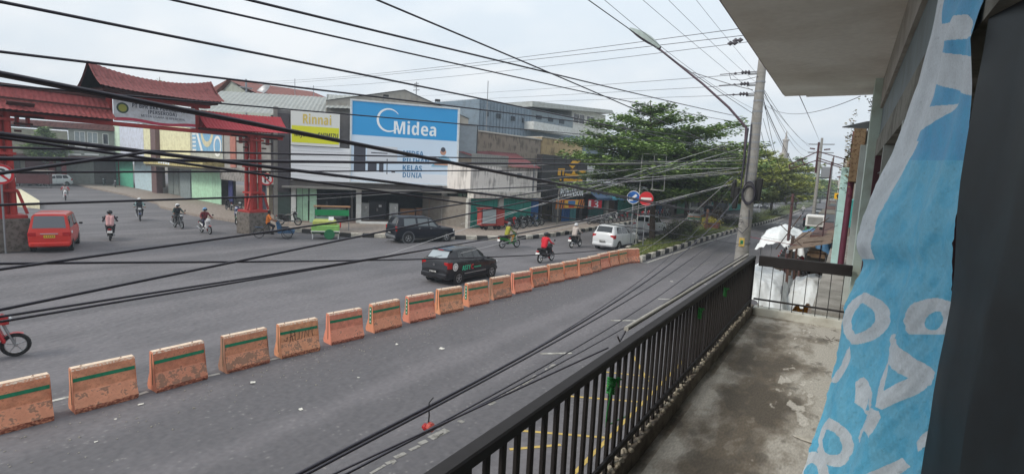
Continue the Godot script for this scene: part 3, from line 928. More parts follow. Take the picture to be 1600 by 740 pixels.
func build_corner_shops() -> void:
	var A := thing("appliance_showroom", "grey corner building with an open dark ground floor of white pillars", "building", Vector3(-34.24, 0.0, -30.08), deg_to_rad(50.4))
	var white := worn("white_wall", S(220, 222, 222), 0.8, 4.0)
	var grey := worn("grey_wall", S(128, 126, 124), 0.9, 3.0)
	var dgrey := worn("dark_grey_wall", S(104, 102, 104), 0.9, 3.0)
	var mint := worn("mint_paint", S(176, 216, 190), 0.6, 3.0)
	var beige := worn("beige_wall", S(140, 130, 118), 0.9, 3.0)
	var roof := worn("roof_sheet_grey", S(150, 154, 154), 0.7, 4.0)
	# frame: pillars, beam, floors, inner walls
	for p in [[-5.0, -4.64, white], [-0.02, 0.4, white], [7.15, 7.6, white], [9.6, 9.95, beige]]:
		ebox("pillar", A, p[2], p[0], p[1], 0.2, 3.0, -0.4, 0.0, 0.02)
	ebox("shop_beam", A, worn("beam_grey", S(112, 106, 104), 0.9, 2.0), -6.0, 10.0, 2.95, 3.62, -0.5, -0.05)
	ebox("canopy", A, grey, -5.6, 8.25, 2.96, 3.1, -0.05, 0.9)
	ebox("floor", A, worn("tile_floor", S(150, 132, 126), 0.5), -6.0, 10.0, 0.0, 0.32, -12.0, -0.05)
	ebox("step", A, white, 0.3, 4.6, 0.1, 0.36, 0.02, 0.4, 0.02)
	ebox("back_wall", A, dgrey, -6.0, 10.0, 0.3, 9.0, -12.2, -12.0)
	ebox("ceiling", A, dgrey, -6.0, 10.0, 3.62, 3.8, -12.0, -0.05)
	ebox("side_wall", A, grey, -6.3, -6.0, 0.0, 9.2, -12.0, -0.3)
	ebox("side_wall", A, grey, 9.95, 10.2, 0.0, 8.6, -12.0, -0.3)
	ebox("partition", A, worn("partition", S(96, 92, 92)), -0.4, -0.25, 0.3, 2.95, -9.0, -0.6)
	ebox("upper_wall", A, dgrey, -6.0, 10.0, 3.62, 9.0, -0.6, -0.4)
	ebox("corner_pier", A, worn("pier_dark", S(66, 62, 68), 0.8), -5.95, -5.1, 2.6, 8.7, -0.4, 0.1)
	ebox("glass_front", A, worn("shop_glass", S(70, 84, 82), 0.15), -6.0, -5.05, 0.3, 2.7, -0.3, -0.26)
	shutters(A, -4.6, -3.72, 0.3, 2.95, -0.2, 2, mint)
	ebox("mint_post", A, mint, -3.62, -3.08, 0.2, 2.95, -0.3, 0.02, 0.02)
	ebox("mint_post", A, mint, 8.6, 8.92, 0.2, 2.95, -0.3, 0.02, 0.02)
	ebox("mint_post", A, worn("mint_pale", S(186, 206, 188), 0.7), 9.05, 9.5, 0.2, 2.95, -0.3, 0.02, 0.02)
	# big front gable with ribbed cladding and the sloping roof to its left
	var gm := MB.new()
	var gp := [Vector2(-2.5, 9.0), Vector2(9.9, 9.0), Vector2(9.9, 9.7), Vector2(4.06, 11.73), Vector2(-2.5, 10.25)]
	gm.prism(gp, 0.2, Transform3D(Basis.IDENTITY, Vector3(0, 0, -3.0)))
	put("gable", gm.mesh(), worn("gable_sheet", S(164, 160, 154), 0.8, 4.0), A)
	var rb := MB.new()
	for i in 24:
		var x := -2.4 + i * 0.5
		var top := lerpf(10.25, 11.7, (x + 2.5) / 6.56) if x < 4.06 else lerpf(11.7, 9.72, (x - 4.06) / 5.84)
		rb.box(Vector3(x, (9.0 + top) / 2 - 0.03, -2.88), Vector3(0.05, top - 9.0 - 0.1, 0.04))
	put("gable_ribs", rb.mesh(), mats["gable_sheet"], A)
	var rf := MB.new()
	corrugated(rf, Vector3(-12.0, 8.6, -2.0), Vector3(-2.5, 8.85, -2.0), Vector3(0.6, 2.3, -6.0), 0.35, 0.05)
	corrugated(rf, Vector3(-2.5, 9.6, -2.2), Vector3(-0.2, 9.7, -2.2), Vector3(0.2, 1.55, -3.8), 0.35, 0.05)
	rf.quad(Vector3(4.06, 11.78, -2.8), Vector3(10.0, 9.72, -2.8), Vector3(10.0, 9.9, -16), Vector3(4.06, 11.95, -16))
	rf.quad(Vector3(-2.5, 10.3, -2.8), Vector3(4.06, 11.78, -2.8), Vector3(4.06, 11.95, -16), Vector3(-2.5, 10.5, -16))
	put("roof", rf.mesh(), roof, A)
	ebox("ridge_vent", A, worn("cladding_pale", S(180, 184, 184), 0.7), -2.5, -0.5, 10.55, 11.2, -6.1, -6.0)
	# grey glazed tower piece and beige wall to the right of the billboard
	ebox("side_panel", A, worn("tower_panel", S(132, 142, 152), 0.35, 3.0), 8.45, 10.0, 6.05, 8.8, -0.3, 0.1)
	ebox("panel_edge", A, mats["black"], 10.0, 10.06, 6.0, 8.85, -0.3, 0.12)
	ebox("panel_edge", A, mats["black"], 8.36, 8.45, 6.0, 8.6, -0.3, 0.12)
	ebox("beige_wall", A, beige, 8.4, 10.0, 3.75, 6.02, -0.35, 0.02)
	ebox("ledge", A, worn("ledge_white", S(196, 194, 188)), 8.1, 10.1, 3.55, 3.75, -0.3, 0.35, 0.02)
	ebox("grey_infill", A, dgrey, -1.34, -0.55, 6.2, 8.5, -0.35, -0.1)
	# roof antenna mast
	var mast := thing("antenna_mast", "thin mast with short crossarms on the grey gable roof", "antenna", Vector3(-33.3, 11.55, -35.9))
	put("pole", MB.new().tube([Vector3(0, -2.2, 0), Vector3(0, 1.0, 0)], 0.04, 6).mesh(), mats["steel"], mast)
	for k in 3: put("crossarm", MB.new().box(Vector3(0, 0.3 + k * 0.28, 0), Vector3(0.7 - k * 0.1, 0.06, 0.06)).mesh(), mats["steel"], mast)
	# ---- goods inside the open showroom
	var wm := worn("appliance_white", S(196, 200, 202), 0.35)
	var bm := mat("appliance_black", S(34, 36, 44), 0.3)
	var wood := worn("wood_brown", S(150, 104, 72), 0.5, 0.8, "rustic")
	var wood2 := worn("wood_light", S(176, 128, 84), 0.5, 0.8, "rustic")
	var goods := [
		["refrigerator", 0.75, -1.9, 0.75, 1.45, 0.65, wm, "light grey refrigerator just right of the second white pillar", "appliance", true],
		["refrigerator", 1.85, -2.4, 1.5, 1.6, 0.7, bm, "wide black double-door refrigerator in the open showroom", "appliance", true],
		["refrigerator", 3.2, -1.5, 0.75, 1.5, 0.65, wm, "white refrigerator standing behind the dark blue people carrier", "appliance", true],
		["wooden_cabinet", 4.5, -2.4, 1.3, 1.0, 0.5, wood2, "low light-brown cabinet inside the showroom", "cabinet", false],
		["wooden_cabinet", 5.7, -2.4, 0.9, 1.1, 0.5, wood, "darker brown cabinet between the low cabinet and the wardrobe", "cabinet", false],
		["wardrobe", 6.7, -1.4, 0.9, 2.0, 0.55, wood, "tall brown wardrobe left of the last white pillar", "wardrobe", false],
		["wardrobe", 8.1, -1.2, 0.75, 1.9, 0.5, wood2, "tall brown wardrobe right of the last white pillar", "wardrobe", false],
		["display_counter", -2.0, -2.6, 1.7, 0.9, 0.6, wm, "pale display counter deep in the dark showroom", "counter", false],
		["washing_machine", -1.2, -3.3, 0.8, 1.0, 0.7, wm, "white washing machine deep in the dark showroom", "appliance", true],
		["display_shelf", -2.4, -5.0, 1.6, 2.1, 0.4, worn("shelf_grey", S(120, 124, 128)), "grey shelf unit at the dark back of the showroom", "shelf", false],
	]
	for q in goods:
		var w = A.transform * Vector3(q[1], 0.32, q[2])
		var o := thing(q[0], q[7], q[8], w, A.rotation.y)
		ebox("body", o, q[6], -q[3] / 2, q[3] / 2, 0.0, q[4], -q[5], -0.03, 0.02)
		var nd := 2
		for d in nd:
			ebox("door", o, q[6], -q[3] / 2 + d * q[3] / nd + 0.012, -q[3] / 2 + (d + 1) * q[3] / nd - 0.012, 0.06, q[4] - 0.05, -0.03, 0.0, 0.008)
			ebox("handle", o, mats["chrome"], (-0.06 if d == 0 else 0.03), (-0.03 if d == 0 else 0.06), q[4] * 0.45, q[4] * 0.62, 0.0, 0.03)
		if q[9]: ebox("sticker", o, mats["white"], q[3] * 0.08, q[3] * 0.25, q[4] * 0.68, q[4] * 0.8, 0.001, 0.005)
	# ---- appliance billboard
	var bb := thing("appliance_billboard", "large blue and white billboard lettered Midea over the showroom", "billboard", A.transform * Vector3(3.9, 3.6, 0.45), A.rotation.y)
	var ox := -3.9; var oy := -3.6
	var fr := worn("billboard_frame", S(214, 220, 226), 0.5)
	ebox("panel", bb, mat("bill_pale", S(204, 222, 240), 0.5), -0.5 + ox, 8.28 + ox, 3.62 + oy, 10.12 + oy, -0.25, 0.0)
	for e in [[-0.58, -0.46, 3.55, 10.2], [8.22, 8.36, 3.55, 10.2]]:
		ebox("frame", bb, fr, e[0] + ox, e[1] + ox, e[2] + oy, e[3] + oy, -0.28, 0.06)
	for e in [[3.55, 3.66], [10.08, 10.2]]:
		ebox("frame", bb, fr, -0.46 + ox, 8.22 + ox, e[0] + oy, e[1] + oy, -0.28, 0.05)
	board(bb, "blue_field", mat("bill_blue", S(38, 150, 212), 0.5), -0.4 + ox, 8.16 + ox, 7.4 + oy, 10.05 + oy, 0.001)
	board(bb, "pale_field", mat("bill_white", S(226, 232, 240), 0.5), -0.4 + ox, 8.16 + ox, 3.7 + oy, 4.5 + oy, 0.001)
	var lw := mat("letter_white", S(232, 238, 242), 0.5)
	text(bb, "Midea", 1.02, Vector3(4.62 + ox, 8.18 + oy, 0.008), lw, true, 3.5)
	# ring of the emblem: an open crescent round the first letter
	var ringm := MB.new()
	for k in 40:
		var a0 := deg_to_rad(35 + k * 7.4); var a1 := deg_to_rad(35 + (k + 1) * 7.4)
		var t0 := 0.05 + 0.13 * sin(PI * k / 40.0); var t1 := 0.05 + 0.13 * sin(PI * (k + 1) / 40.0)
		var c0 := Vector3(cos(a0), sin(a0), 0); var c1 := Vector3(cos(a1), sin(a1), 0)
		ringm.quad(c0 * (0.96 - t0), c0 * 0.96, c1 * 0.96, c1 * (0.96 - t1))
	put("emblem_ring", ringm.mesh(), lw, bb, Transform3D(Basis.IDENTITY, Vector3(2.45 + ox, 8.74 + oy, 0.010)))
	var lb := mat("letter_blue", S(58, 122, 168), 0.5)
	var ln := ["MIDEA", "PILIHAN", "KELAS", "DUNIA"]
	for i in 4: text(bb, ln[i], 0.42, Vector3([4.5, 4.75, 4.45, 4.45][i] + ox, 6.15 - i * 0.6 + oy, 0.008), lb, true, [1.7, 2.2, 1.6, 1.6][i])
	var pd := mat("print_dark", S(58, 60, 72), 0.5)
	for e in [[-0.25, 0.66, 4.5, 6.62], [0.85, 1.55, 4.55, 5.35], [1.75, 2.1, 4.5, 5.3], [2.35, 2.42, 4.35, 5.6], [2.75, 3.05, 4.5, 4.65]]:
		board(bb, "printed_product", pd, e[0] + ox, e[1] + ox, e[2] + oy, e[3] + oy, 0.003)
	board(bb, "printed_product", mat("print_pale", S(206, 212, 220), 0.5), 0.76 + ox, 3.2 + ox, 5.4 + oy, 6.6 + oy, 0.002)
	board(bb, "printed_product", pd, 1.1 + ox, 2.4 + ox, 6.0 + oy, 6.08 + oy, 0.007)
	# printed figure on the billboard: head, shirt, folded arms
	put("printed_figure", MB.new().disc(Vector3(7.03 + ox, 6.42 + oy, 0.006), Vector3.BACK, 0.26, 18).mesh(), mat("print_skin", S(190, 142, 120), 0.5), bb)
	put("printed_figure", MB.new().disc(Vector3(7.02 + ox, 6.62 + oy, 0.008), Vector3.BACK, 0.2, 14).mesh(), pd, bb)
	var tor := MB.new().prism([Vector2(6.0, 5.15), Vector2(7.95, 5.2), Vector2(7.75, 5.7), Vector2(7.4, 6.05), Vector2(7.1, 6.15), Vector2(6.75, 6.0), Vector2(6.4, 5.6)], 0.004)
	put("printed_figure", tor.mesh(), mat("print_shirt", S(128, 176, 204), 0.5), bb, Transform3D(Basis.IDENTITY, Vector3(ox, oy, 0.005)))
	board(bb, "printed_figure", mat("print_skin2", S(196, 150, 128), 0.5), 6.3 + ox, 7.6 + ox, 5.3 + oy, 5.46 + oy, 0.009)
	for e in [[1.95, "left"], [6.1, "right"]]:
		var fl := thing("floodlight", "small floodlight on an arm above the billboard's %s half" % e[1], "floodlight", A.transform * Vector3(e[0], 10.2, 0.45), A.rotation.y, "billboard floodlights")
		put("arm", MB.new().tube([Vector3(0, 0, 0), Vector3(0.1, 0.3, 0.35), Vector3(0.2, 0.35, 0.7)], 0.025, 6).mesh(), mats["steel"], fl)
		ebox("housing", fl, mats["black"], -0.02, 0.4, 0.28, 0.46, 0.62, 0.86, 0.02)
		ebox("lamp_face", fl, mats["lamp_glass"], 0.01, 0.37, 0.265, 0.28, 0.64, 0.84)
	# ---- yellow and white shop sign and the blank white panel under it
	var sg := thing("shop_signboard", "white and lime-yellow signboard lettered Rinnai and SHIMIZU", "signboard", A.transform * Vector3(-3.17, 6.3, 0.3), A.rotation.y)
	ebox("panel", sg, mat("sign_white", S(214, 216, 212), 0.5), -1.82, 1.82, 0.0, 2.68, -0.2, 0.0, 0.01)
	board(sg, "yellow_field", mat("sign_yellow", S(212, 214, 22), 0.5), -1.76, 1.76, 0.22, 1.52, 0.001)
	text(sg, "Rinnai", 0.72, Vector3(0.1, 2.06, 0.008), mat("letter_gold", S(206, 182, 84), 0.5), true, 2.1)
	text(sg, "SHIMIZU", 0.36, Vector3(0.95, 0.88, 0.008), mat("letter_black", S(30, 32, 34), 0.5), true, 1.5)
	text(sg, "Miyako", 0.34, Vector3(-0.95, 0.86, 0.008), mats["letter_black"], true, 1.2)
	var wp := thing("blank_panel", "blank white ribbed panel under the lime-yellow signboard", "panel", A.transform * Vector3(-2.75, 3.55, 0.2), A.rotation.y)
	for i in 7:
		ebox("plank", wp, mat("panel_white", S(222, 225, 230), 0.6), -2.25, 2.22, i * 0.39, i * 0.39 + 0.375, -0.12, 0.0, 0.006)

func build_parade_shops() -> void:
	var at := Vector3(-25.96, 0, -37.64); var turn := deg_to_rad(82.6)
	var teal := worn("teal_shutter", S(44, 150, 138), 0.6, 2.0)
	var blue := worn("blue_shutter", S(38, 98, 164), 0.6, 2.0)
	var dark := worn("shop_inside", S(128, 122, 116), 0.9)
	var wall := worn("stained_white", S(228, 225, 224), 0.9, 7.0, "streak")
	var conc := worn("stained_concrete", S(142, 132, 122), 0.95, 3.5, "streak")
	# 1: teal-shuttered shop, white wall, maroon lean-to roof
	var b1 := thing("teal_shutter_shop", "two-storey shop with teal shutters under a stained white wall", "building", at, turn)
	ebox("wall", b1, wall, -2.5, 6.6, 3.3, 5.45, -6.0, -0.1)
	ebox("lintel", b1, worn("lintel_white", S(220, 218, 214), 0.9, 2.6, "streak"), -2.5, 7.9, 2.7, 3.3, -0.4, 0.3, 0.03)
	ebox("pillar", b1, worn("pillar_white", S(190, 190, 186), 0.9, 2.0), 1.15, 1.75, 0.2, 2.7, -0.3, 0.0, 0.02)
	ebox("pillar", b1, mats["pillar_white"], -2.75, -2.45, 0.2, 2.7, -0.3, 0.02, 0.02)
	shutters(b1, -2.4, 1.1, 0.22, 2.7, -0.18, 6, teal)
	shutters(b1, 1.8, 5.95, 0.22, 2.7, -0.18, 7, teal)
	shutters(b1, 6.0, 7.15, 0.22, 2.7, -0.2, 2, blue)
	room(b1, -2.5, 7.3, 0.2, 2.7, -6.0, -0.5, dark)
	var mr := MB.new()
	corrugated(mr, Vector3(2.4, 5.45, 0.25), Vector3(6.75, 5.5, 0.25), Vector3(-0.6, 1.35, -2.7), 0.3, 0.05)
	mr.quad(Vector3(-1.9, 6.55, -2.45), Vector3(2.4, 5.45, 0.25), Vector3(2.4, 5.5, -0.2), Vector3(1.8, 6.8, -2.45))
	put("roof", mr.mesh(), worn("maroon_roof", S(112, 62, 66), 0.8, 2.5), b1)
	var gw := MB.new()
	corrugated(gw, Vector3(-2.5, 5.45, -0.08), Vector3(2.2, 5.45, -0.08), Vector3(0, 0.95, 0), 0.22, 0.03)
	put("ribbed_gable", gw.mesh(), worn("zinc", S(146, 146, 144), 0.6, 2.0), b1)
	ebox("upper_wall", b1, conc, 0.6, 10.2, 6.2, 8.45, -6.0, -2.6)
	ebox("coping", b1, worn("coping", S(178, 174, 168)), 0.5, 10.3, 8.45, 8.6, -6.0, -2.5, 0.02)
	ebox("vent_louvre", b1, worn("vent_grey", S(120, 128, 132)), 3.55, 4.2, 4.5, 4.95, -0.1, -0.06)
	ebox("drain_pipe", b1, mats["steel"], 5.9, 6.02, 3.3, 6.0, -0.1, 0.02)
	# grobak awning pieces of concrete ochre block behind the black front
	var b1b := thing("ochre_upper_block", "ochre concrete upper block above the black shop front", "building", at, turn)
	ebox("wall", b1b, worn("ochre_wall", S(168, 148, 112), 0.9, 4.0, "streak"), 10.35, 18.2, 0.2, 8.75, -8.0, -2.62)
	ebox("coping", b1b, mats["coping"], 10.4, 18.3, 8.76, 8.88, -8.0, -2.55)
	# 2: black shop front
	var blk := worn("black_cladding", S(44, 42, 44), 0.5, 3.0)
	var b2 := thing("black_front_shop", "black-fronted shop with a big yellow emblem and ROBINSON sign", "building", at, turn)
	for i in 4:
		ebox("facade_panel", b2, blk, 6.75 + i * 2.03, 8.76 + i * 2.03, 2.75, 6.86, -0.4, 0.3, 0.01)
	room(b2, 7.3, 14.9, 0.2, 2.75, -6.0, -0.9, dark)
	ebox("pillar", b2, blk, 7.25, 7.5, 0.2, 2.75, -0.4, 0.0)
	ebox("pillar", b2, blk, 14.3, 14.85, 0.2, 2.75, -0.4, 0.0)
	shutters(b2, 9.75, 11.3, 0.22, 2.75, -0.4, 3, worn("grey_shutter", S(104, 104, 106), 0.6, 2.0))
	shutters(b2, 11.5, 13.0, 0.22, 2.75, -0.4, 3, blue)
	shutters(b2, 13.05, 14.2, 0.22, 2.75, -0.4, 2, worn("teal_light", S(70, 140, 150), 0.6, 2.0))
	var yel := mat("letter_yellow", S(226, 168, 20), 0.5)
	var em := [[Vector2(11.3, 6.05), Vector2(11.9, 6.5), Vector2(13.4, 6.55), Vector2(12.6, 6.2)], [Vector2(11.2, 6.0), Vector2(12.4, 6.02), Vector2(11.9, 5.72)],
		[Vector2(11.8, 5.1), Vector2(12.2, 5.6), Vector2(12.6, 5.1)], [Vector2(9.4, 5.62), Vector2(10.5, 5.65), Vector2(10.5, 5.52), Vector2(9.4, 5.5)], [Vector2(11.6, 5.62), Vector2(12.7, 5.65), Vector2(12.7, 5.5), Vector2(11.6, 5.48)], [Vector2(13.2, 5.62), Vector2(14.4, 5.65), Vector2(14.4, 5.35), Vector2(13.2, 5.33)]]
	for p in em: put("yellow_emblem", MB.new().prism(p, 0.06).mesh(), yel, b2, Transform3D(Basis.IDENTITY, Vector3(0, 0, 0.34)))
	for r in [[9.4, 9.9, 4.95, 5.6], [10.2, 10.5, 4.95, 5.6], [10.7, 14.2, 4.95, 5.2], [9.8, 10.1, 4.45, 4.65], [10.5, 14.0, 4.4, 4.68]]:
		var x: float = r[0]
		while x < r[1] - 0.05:
			var w := minf(rng.randf_range(0.16, 0.3), r[1] - x)
			ebox("yellow_mark", b2, yel, x, x + w - 0.05, r[2], r[3] - rng.randf_range(0, 0.06), 0.3, 0.34)
			x += w
	ebox("name_board", b2, mats["white"], 10.6, 14.3, 3.62, 3.92, 0.3, 0.38)
	text(b2, "ROBINSON", 0.75, Vector3(12.15, 3.28, 0.32), mats["letter_white"], true, 4.2)
	var ob := thing("orange_banner", "orange and yellow banner with black slashes hung below the ROBINSON sign", "banner", Transform3D(Basis(Vector3.UP, turn), at) * Vector3(11.3, 1.66, 0.75), turn)
	var ob_rows := []
	for i in 6:
		var row := []
		for j in 30:
			row.append(Vector3(-2.6 + 5.2 * j / 29.0 + (0.12 * (1 if j > 15 else -1)) * (i / 5.0 - 0.5), 0.9 - 0.88 * i / 5.0, 0.04 * sin(j * 0.9 + i * 0.5)))
		ob_rows.append(row)
	var om := mat("banner_orange", S(222, 132, 52), 0.7); om.cull_mode = BaseMaterial3D.CULL_DISABLED
	put("sheet", MB.new().grid(ob_rows, true).mesh(), om, ob)
	ebox("centre_print", ob, mat("banner_yellow", S(226, 178, 60), 0.7), -1.1, 1.5, 0.08, 0.82, 0.05, 0.056)
	ebox("centre_print", ob, mat("banner_blue", S(60, 120, 180), 0.7), -0.5, 0.8, 0.42, 0.8, 0.057, 0.062)
	ebox("centre_print", ob, mat("banner_red", S(196, 54, 48), 0.7), -0.4, 0.7, 0.12, 0.4, 0.057, 0.062)
	for e in [-2.0, -1.6, 1.2, 1.7, 2.1]:
		put("black_slash", MB.new().prism([Vector2(e, 0.06), Vector2(e + 0.16, 0.06), Vector2(e + 0.4, 0.84), Vector2(e + 0.24, 0.84)], 0.004, Transform3D(Basis.IDENTITY, Vector3(0, 0, 0.064))).mesh(), mats["black"], ob)
	# old steel awning post with bent top in front of the black shop
	var pp := put("bent_pipe", MB.new().tube([Vector3(0, 0.2, 0), Vector3(0, 3.3, 0), Vector3(0.1, 3.7, 0.05), Vector3(0.4, 3.95, 0.1)], 0.07, 8).mesh(), worn("pipe_pale", S(150, 146, 140)), null, Transform3D(Basis(Vector3.UP, turn), Transform3D(Basis(Vector3.UP, turn), at) * Vector3(8.9, 0, 0.9)))
	tag(pp, "bent-topped pale pipe standing before the black shop front", "pipe")
	# 3: white building with blue awning
	var b3 := thing("white_awning_shop", "white building with blue awnings half hidden by the big tree", "building", at, turn)
	ebox("wall", b3, worn("white_wall2", S(210, 212, 214), 0.8, 4.0), 14.95, 22.5, 3.1, 7.2, -8.0, -0.2)
	room(b3, 14.95, 22.5, 0.2, 3.1, -6.0, -0.6, dark)
	shutters(b3, 16.6, 19.9, 0.22, 2.6, -0.3, 5, worn("teal_dark", S(40, 104, 104), 0.6, 2.0))
	ebox("pillar", b3, mats["pillar_white"], 20.0, 20.5, 0.2, 3.1, -0.4, 0.0)
	shutters(b3, 20.6, 22.4, 0.22, 2.6, -0.3, 3, worn("brown_shutter", S(112, 96, 88), 0.6, 2.0))
	for e in [[15.5, 18.9, S(56, 84, 116)], [18.95, 20.6, S(86, 170, 196)], [20.65, 23.0, S(96, 136, 190)]]:
		var aw := MB.new()
		aw.quad(Vector3(e[0], 2.75, 1.3), Vector3(e[1], 2.75, 1.3), Vector3(e[1], 3.55, 0.0), Vector3(e[0], 3.55, 0.0))
		aw.quad(Vector3(e[0], 2.5, 1.3), Vector3(e[1], 2.5, 1.3), Vector3(e[1], 2.75, 1.3), Vector3(e[0], 2.75, 1.3))
		aw.quad(Vector3(e[0], 2.72, 1.28), Vector3(e[0], 3.52, -0.02), Vector3(e[1], 3.52, -0.02), Vector3(e[1], 2.72, 1.28))
		put("awning", aw.mesh(), worn("awning%d" % int(e[0] * 10), e[2], 0.7, 2.0), b3)
	var rs := thing("red_shop_sign", "small red hanging sign with a white numeral right of the black shop", "sign", Transform3D(Basis(Vector3.UP, turn), at) * Vector3(15.9, 1.55, 0.9), turn - 0.5)
	ebox("panel", rs, mat("sign_red", S(198, 30, 52), 0.5), -0.85, 0.85, 0.0, 1.0, -0.06, 0.0, 0.02)
	text(rs, "3", 0.8, Vector3(0.15, 0.5, 0.008), mats["letter_white"], true)
	ebox("white_strip", rs, mats["white"], -0.8, -0.5, 0.08, 0.9, 0.001, 0.005)
	# further shops down the parade, seen through the trees
	var cols := [S(196, 192, 184), S(160, 150, 138), S(206, 208, 210), S(176, 182, 170), S(190, 176, 160), S(150, 156, 164)]
	var names := ["pale cream", "brown-grey", "bright white", "greenish grey", "sandy", "slate grey"]
	var shm := [teal, blue, worn("green_shutter", S(66, 130, 92), 0.6, 2.0), mats["brown_shutter"], mats["grey_shutter"], teal]
	for i in 6:
		var x0 := 23.0 + i * 9.0
		var o := thing("parade_shop", "%s parade shop beyond the big tree, number %s of the far row" % [names[i], ["one", "two", "three", "four", "five", "six"][i]], "building", at, turn, "far parade shops")
		ebox("wall", o, worn("parade_wall%d" % i, cols[i], 0.9, 4.0), x0, x0 + 8.8, 3.0, 6.2 + (i % 3) * 0.9, -8.0, -0.2)
		room(o, x0, x0 + 8.8, 0.2, 3.0, -6.0, -0.8, dark)
		shutters(o, x0 + 0.4, x0 + 4.2, 0.22, 2.8, -0.4, 4, shm[i])
		ebox("pillar", o, mats["pillar_white"], x0 + 4.25, x0 + 4.7, 0.2, 3.0, -0.4, 0.0)
		shutters(o, x0 + 4.8, x0 + 8.5, 0.22, 2.8, -0.4, 4, shm[(i + 2) % 6])
		var aw2 := MB.new().box(Vector3(x0 + 4.4, 3.1, 0.6), Vector3(8.4, 0.08, 1.6), Basis(Vector3.RIGHT, 0.3))
		put("awning", aw2.mesh(), worn("parade_awning%d" % (i % 3), [S(70, 110, 160), S(150, 60, 52), S(60, 120, 90)][i % 3], 0.8, 2.0), o)
		for wi in 2: window(o, x0 + 1.2 + wi * 3.8, x0 + 3.4 + wi * 3.8, 4.0, 5.4, -0.18, mats["white"], 2)

func build_side_street_shops() -> void:
	var at := Vector3(-42.8, 0, -28.6); var turn := deg_to_rad(-9.5)
	var T := Transform3D(Basis(Vector3.UP, turn), at)
	var dark: Material = mats["shop_inside"]
	var band := worn("fascia_cream", S(196, 184, 128), 0.8, 3.0, "dirty")
	var grey: Material = mats["grey_wall"]
	# far end: teal shop, white-blue shop
	var a := thing("mint_shop", "pale mint shop with a wall wheel and teal folding shutters", "building", at, turn)
	ebox("wall", a, worn("mint_wall", S(206, 230, 212), 0.8, 5.0), -69.5, -54.6, 4.2, 9.6, -10.0, 0.0)
	ebox("fascia", a, worn("fascia_grey", S(110, 112, 112)), -69.5, -47.6, 4.15, 4.75, -0.2, 1.4)
	shutters(a, -66.0, -47.9, 0.22, 4.15, -0.1, 8, worn("sea_green_shutter", S(98, 188, 160), 0.6, 3.0))
	ebox("pillar", a, worn("red_brown", S(132, 60, 56)), -69.4, -66.2, 0.2, 9.6, 0.0, 0.5)
	put("wall_wheel", MB.new().lathe([Vector2(1.25, -0.06), Vector2(1.45, 0.0), Vector2(1.25, 0.06)], 24, Transform3D(Basis(Vector3.RIGHT, PI / 2), Vector3(-61.5, 6.4, 0.3))).mesh(), mats["black"], a)
	var bb := thing("lilac_shop", "lilac-white upper wall over pale blue-white folding shutters", "building", at, turn)
	ebox("wall", bb, worn("lilac_wall", S(208, 214, 232), 0.8, 5.0), -54.5, -41.5, 4.8, 9.4, -10.0, 0.0)
	shutters(bb, -46.8, -36.7, 0.22, 4.15, -0.05, 4, worn("pale_blue_shutter", S(198, 222, 234), 0.6, 3.0))
	ebox("fascia", bb, mats["fascia_grey"], -47.4, -35.2, 4.2, 4.8, -0.2, 1.6)
	var y := thing("yellow_shop", "pale yellow upper wall over a glass doorway and dark pier", "building", at, turn)
	ebox("wall", y, worn("yellow_wall", S(226, 222, 186), 0.8, 5.0), -41.4, -22.4, 4.6, 8.9, -10.0, 0.0)
	ebox("pier", y, worn("pier_grey_red", S(108, 84, 84)), -36.2, -34.0, 0.2, 8.8, -0.2, 0.5)
	room(y, -33.9, -22.5, 0.2, 4.6, -5.0, -1.2, dark)
	for i in 3: ebox("glass_door", y, worn("door_glass", S(128, 138, 138), 0.2), -33.0 + i * 2.2, -31.0 + i * 2.2, 0.25, 3.7, -0.6, -0.55)
	ebox("side_panel", y, worn("slate_panel", S(128, 140, 144)), -26.3, -22.7, 0.2, 3.8, -0.4, 0.0)
	ebox("fascia", y, band, -33.8, -12.6, 4.0, 4.6, -0.2, 1.9)
	ebox("soffit_strip", y, worn("soffit_brown", S(106, 100, 92)), -33.8, -12.6, 3.75, 4.0, -0.2, 1.7)
	for i in 5: ebox("shop_lettering", y, mats["letter_white"], -27.5 + i * 0.9, -26.9 + i * 0.9, 4.2 - 0.03 * i, 4.45, 1.9, 1.93)
	# mint folding shutters and the blue mural wall
	var m := thing("mural_shop", "shop with a faded blue mural above wide mint-green shutters", "building", at, turn)
	ebox("wall", m, worn("mural_wall", S(176, 178, 172), 0.8, 5.0), -22.3, -12.5, 4.6, 8.6, -10.0, 0.0)
	ebox("mural", m, worn("mural_blue", S(124, 172, 210), 0.8, 3.0), -21.6, -12.7, 5.7, 8.2, 0.001, 0.02)
	put("mural_swirl", MB.new().disc(Vector3(-13.9, 6.3, 0.03), Vector3.BACK, 1.1, 20, 0.8).mesh(), mats["white"], m)
	put("mural_arch", MB.new().disc(Vector3(-16.9, 8.2, 0.03), Vector3.BACK, 2.0, 20, 1.4).mesh(), worn("mural_cream", S(206, 200, 172)), m)
	put("mural_swirl", MB.new().prism([Vector2(-20.4, 8.0), Vector2(-19.8, 8.0), Vector2(-18.2, 5.8), Vector2(-18.8, 5.8)], 0.02, Transform3D(Basis.IDENTITY, Vector3(0, 0, 0.03))).mesh(), mats["white"], m)
	for i in 5: ebox("mural_bars", m, mats["white"], -21.5, -20.4, 5.8 + i * 0.45, 6.0 + i * 0.45, 0.021, 0.03)
	shutters(m, -22.5, -15.8, 0.22, 3.7, -0.1, 6, worn("mint_shutter", S(190, 232, 204), 0.6, 3.0))
	shutters(m, -15.7, -13.0, 0.22, 3.7, 0.02, 2, mats["mint_paint"])
	# grey shop next to the corner with open front
	var g := thing("grey_open_shop", "grey shop with an open dark front beside the red gate pillar", "building", at, turn)
	ebox("wall", g, worn("grey_pale_wall", S(158, 156, 154), 0.9, 4.0), -12.4, -0.9, 4.1, 8.0, -10.0, -0.1)
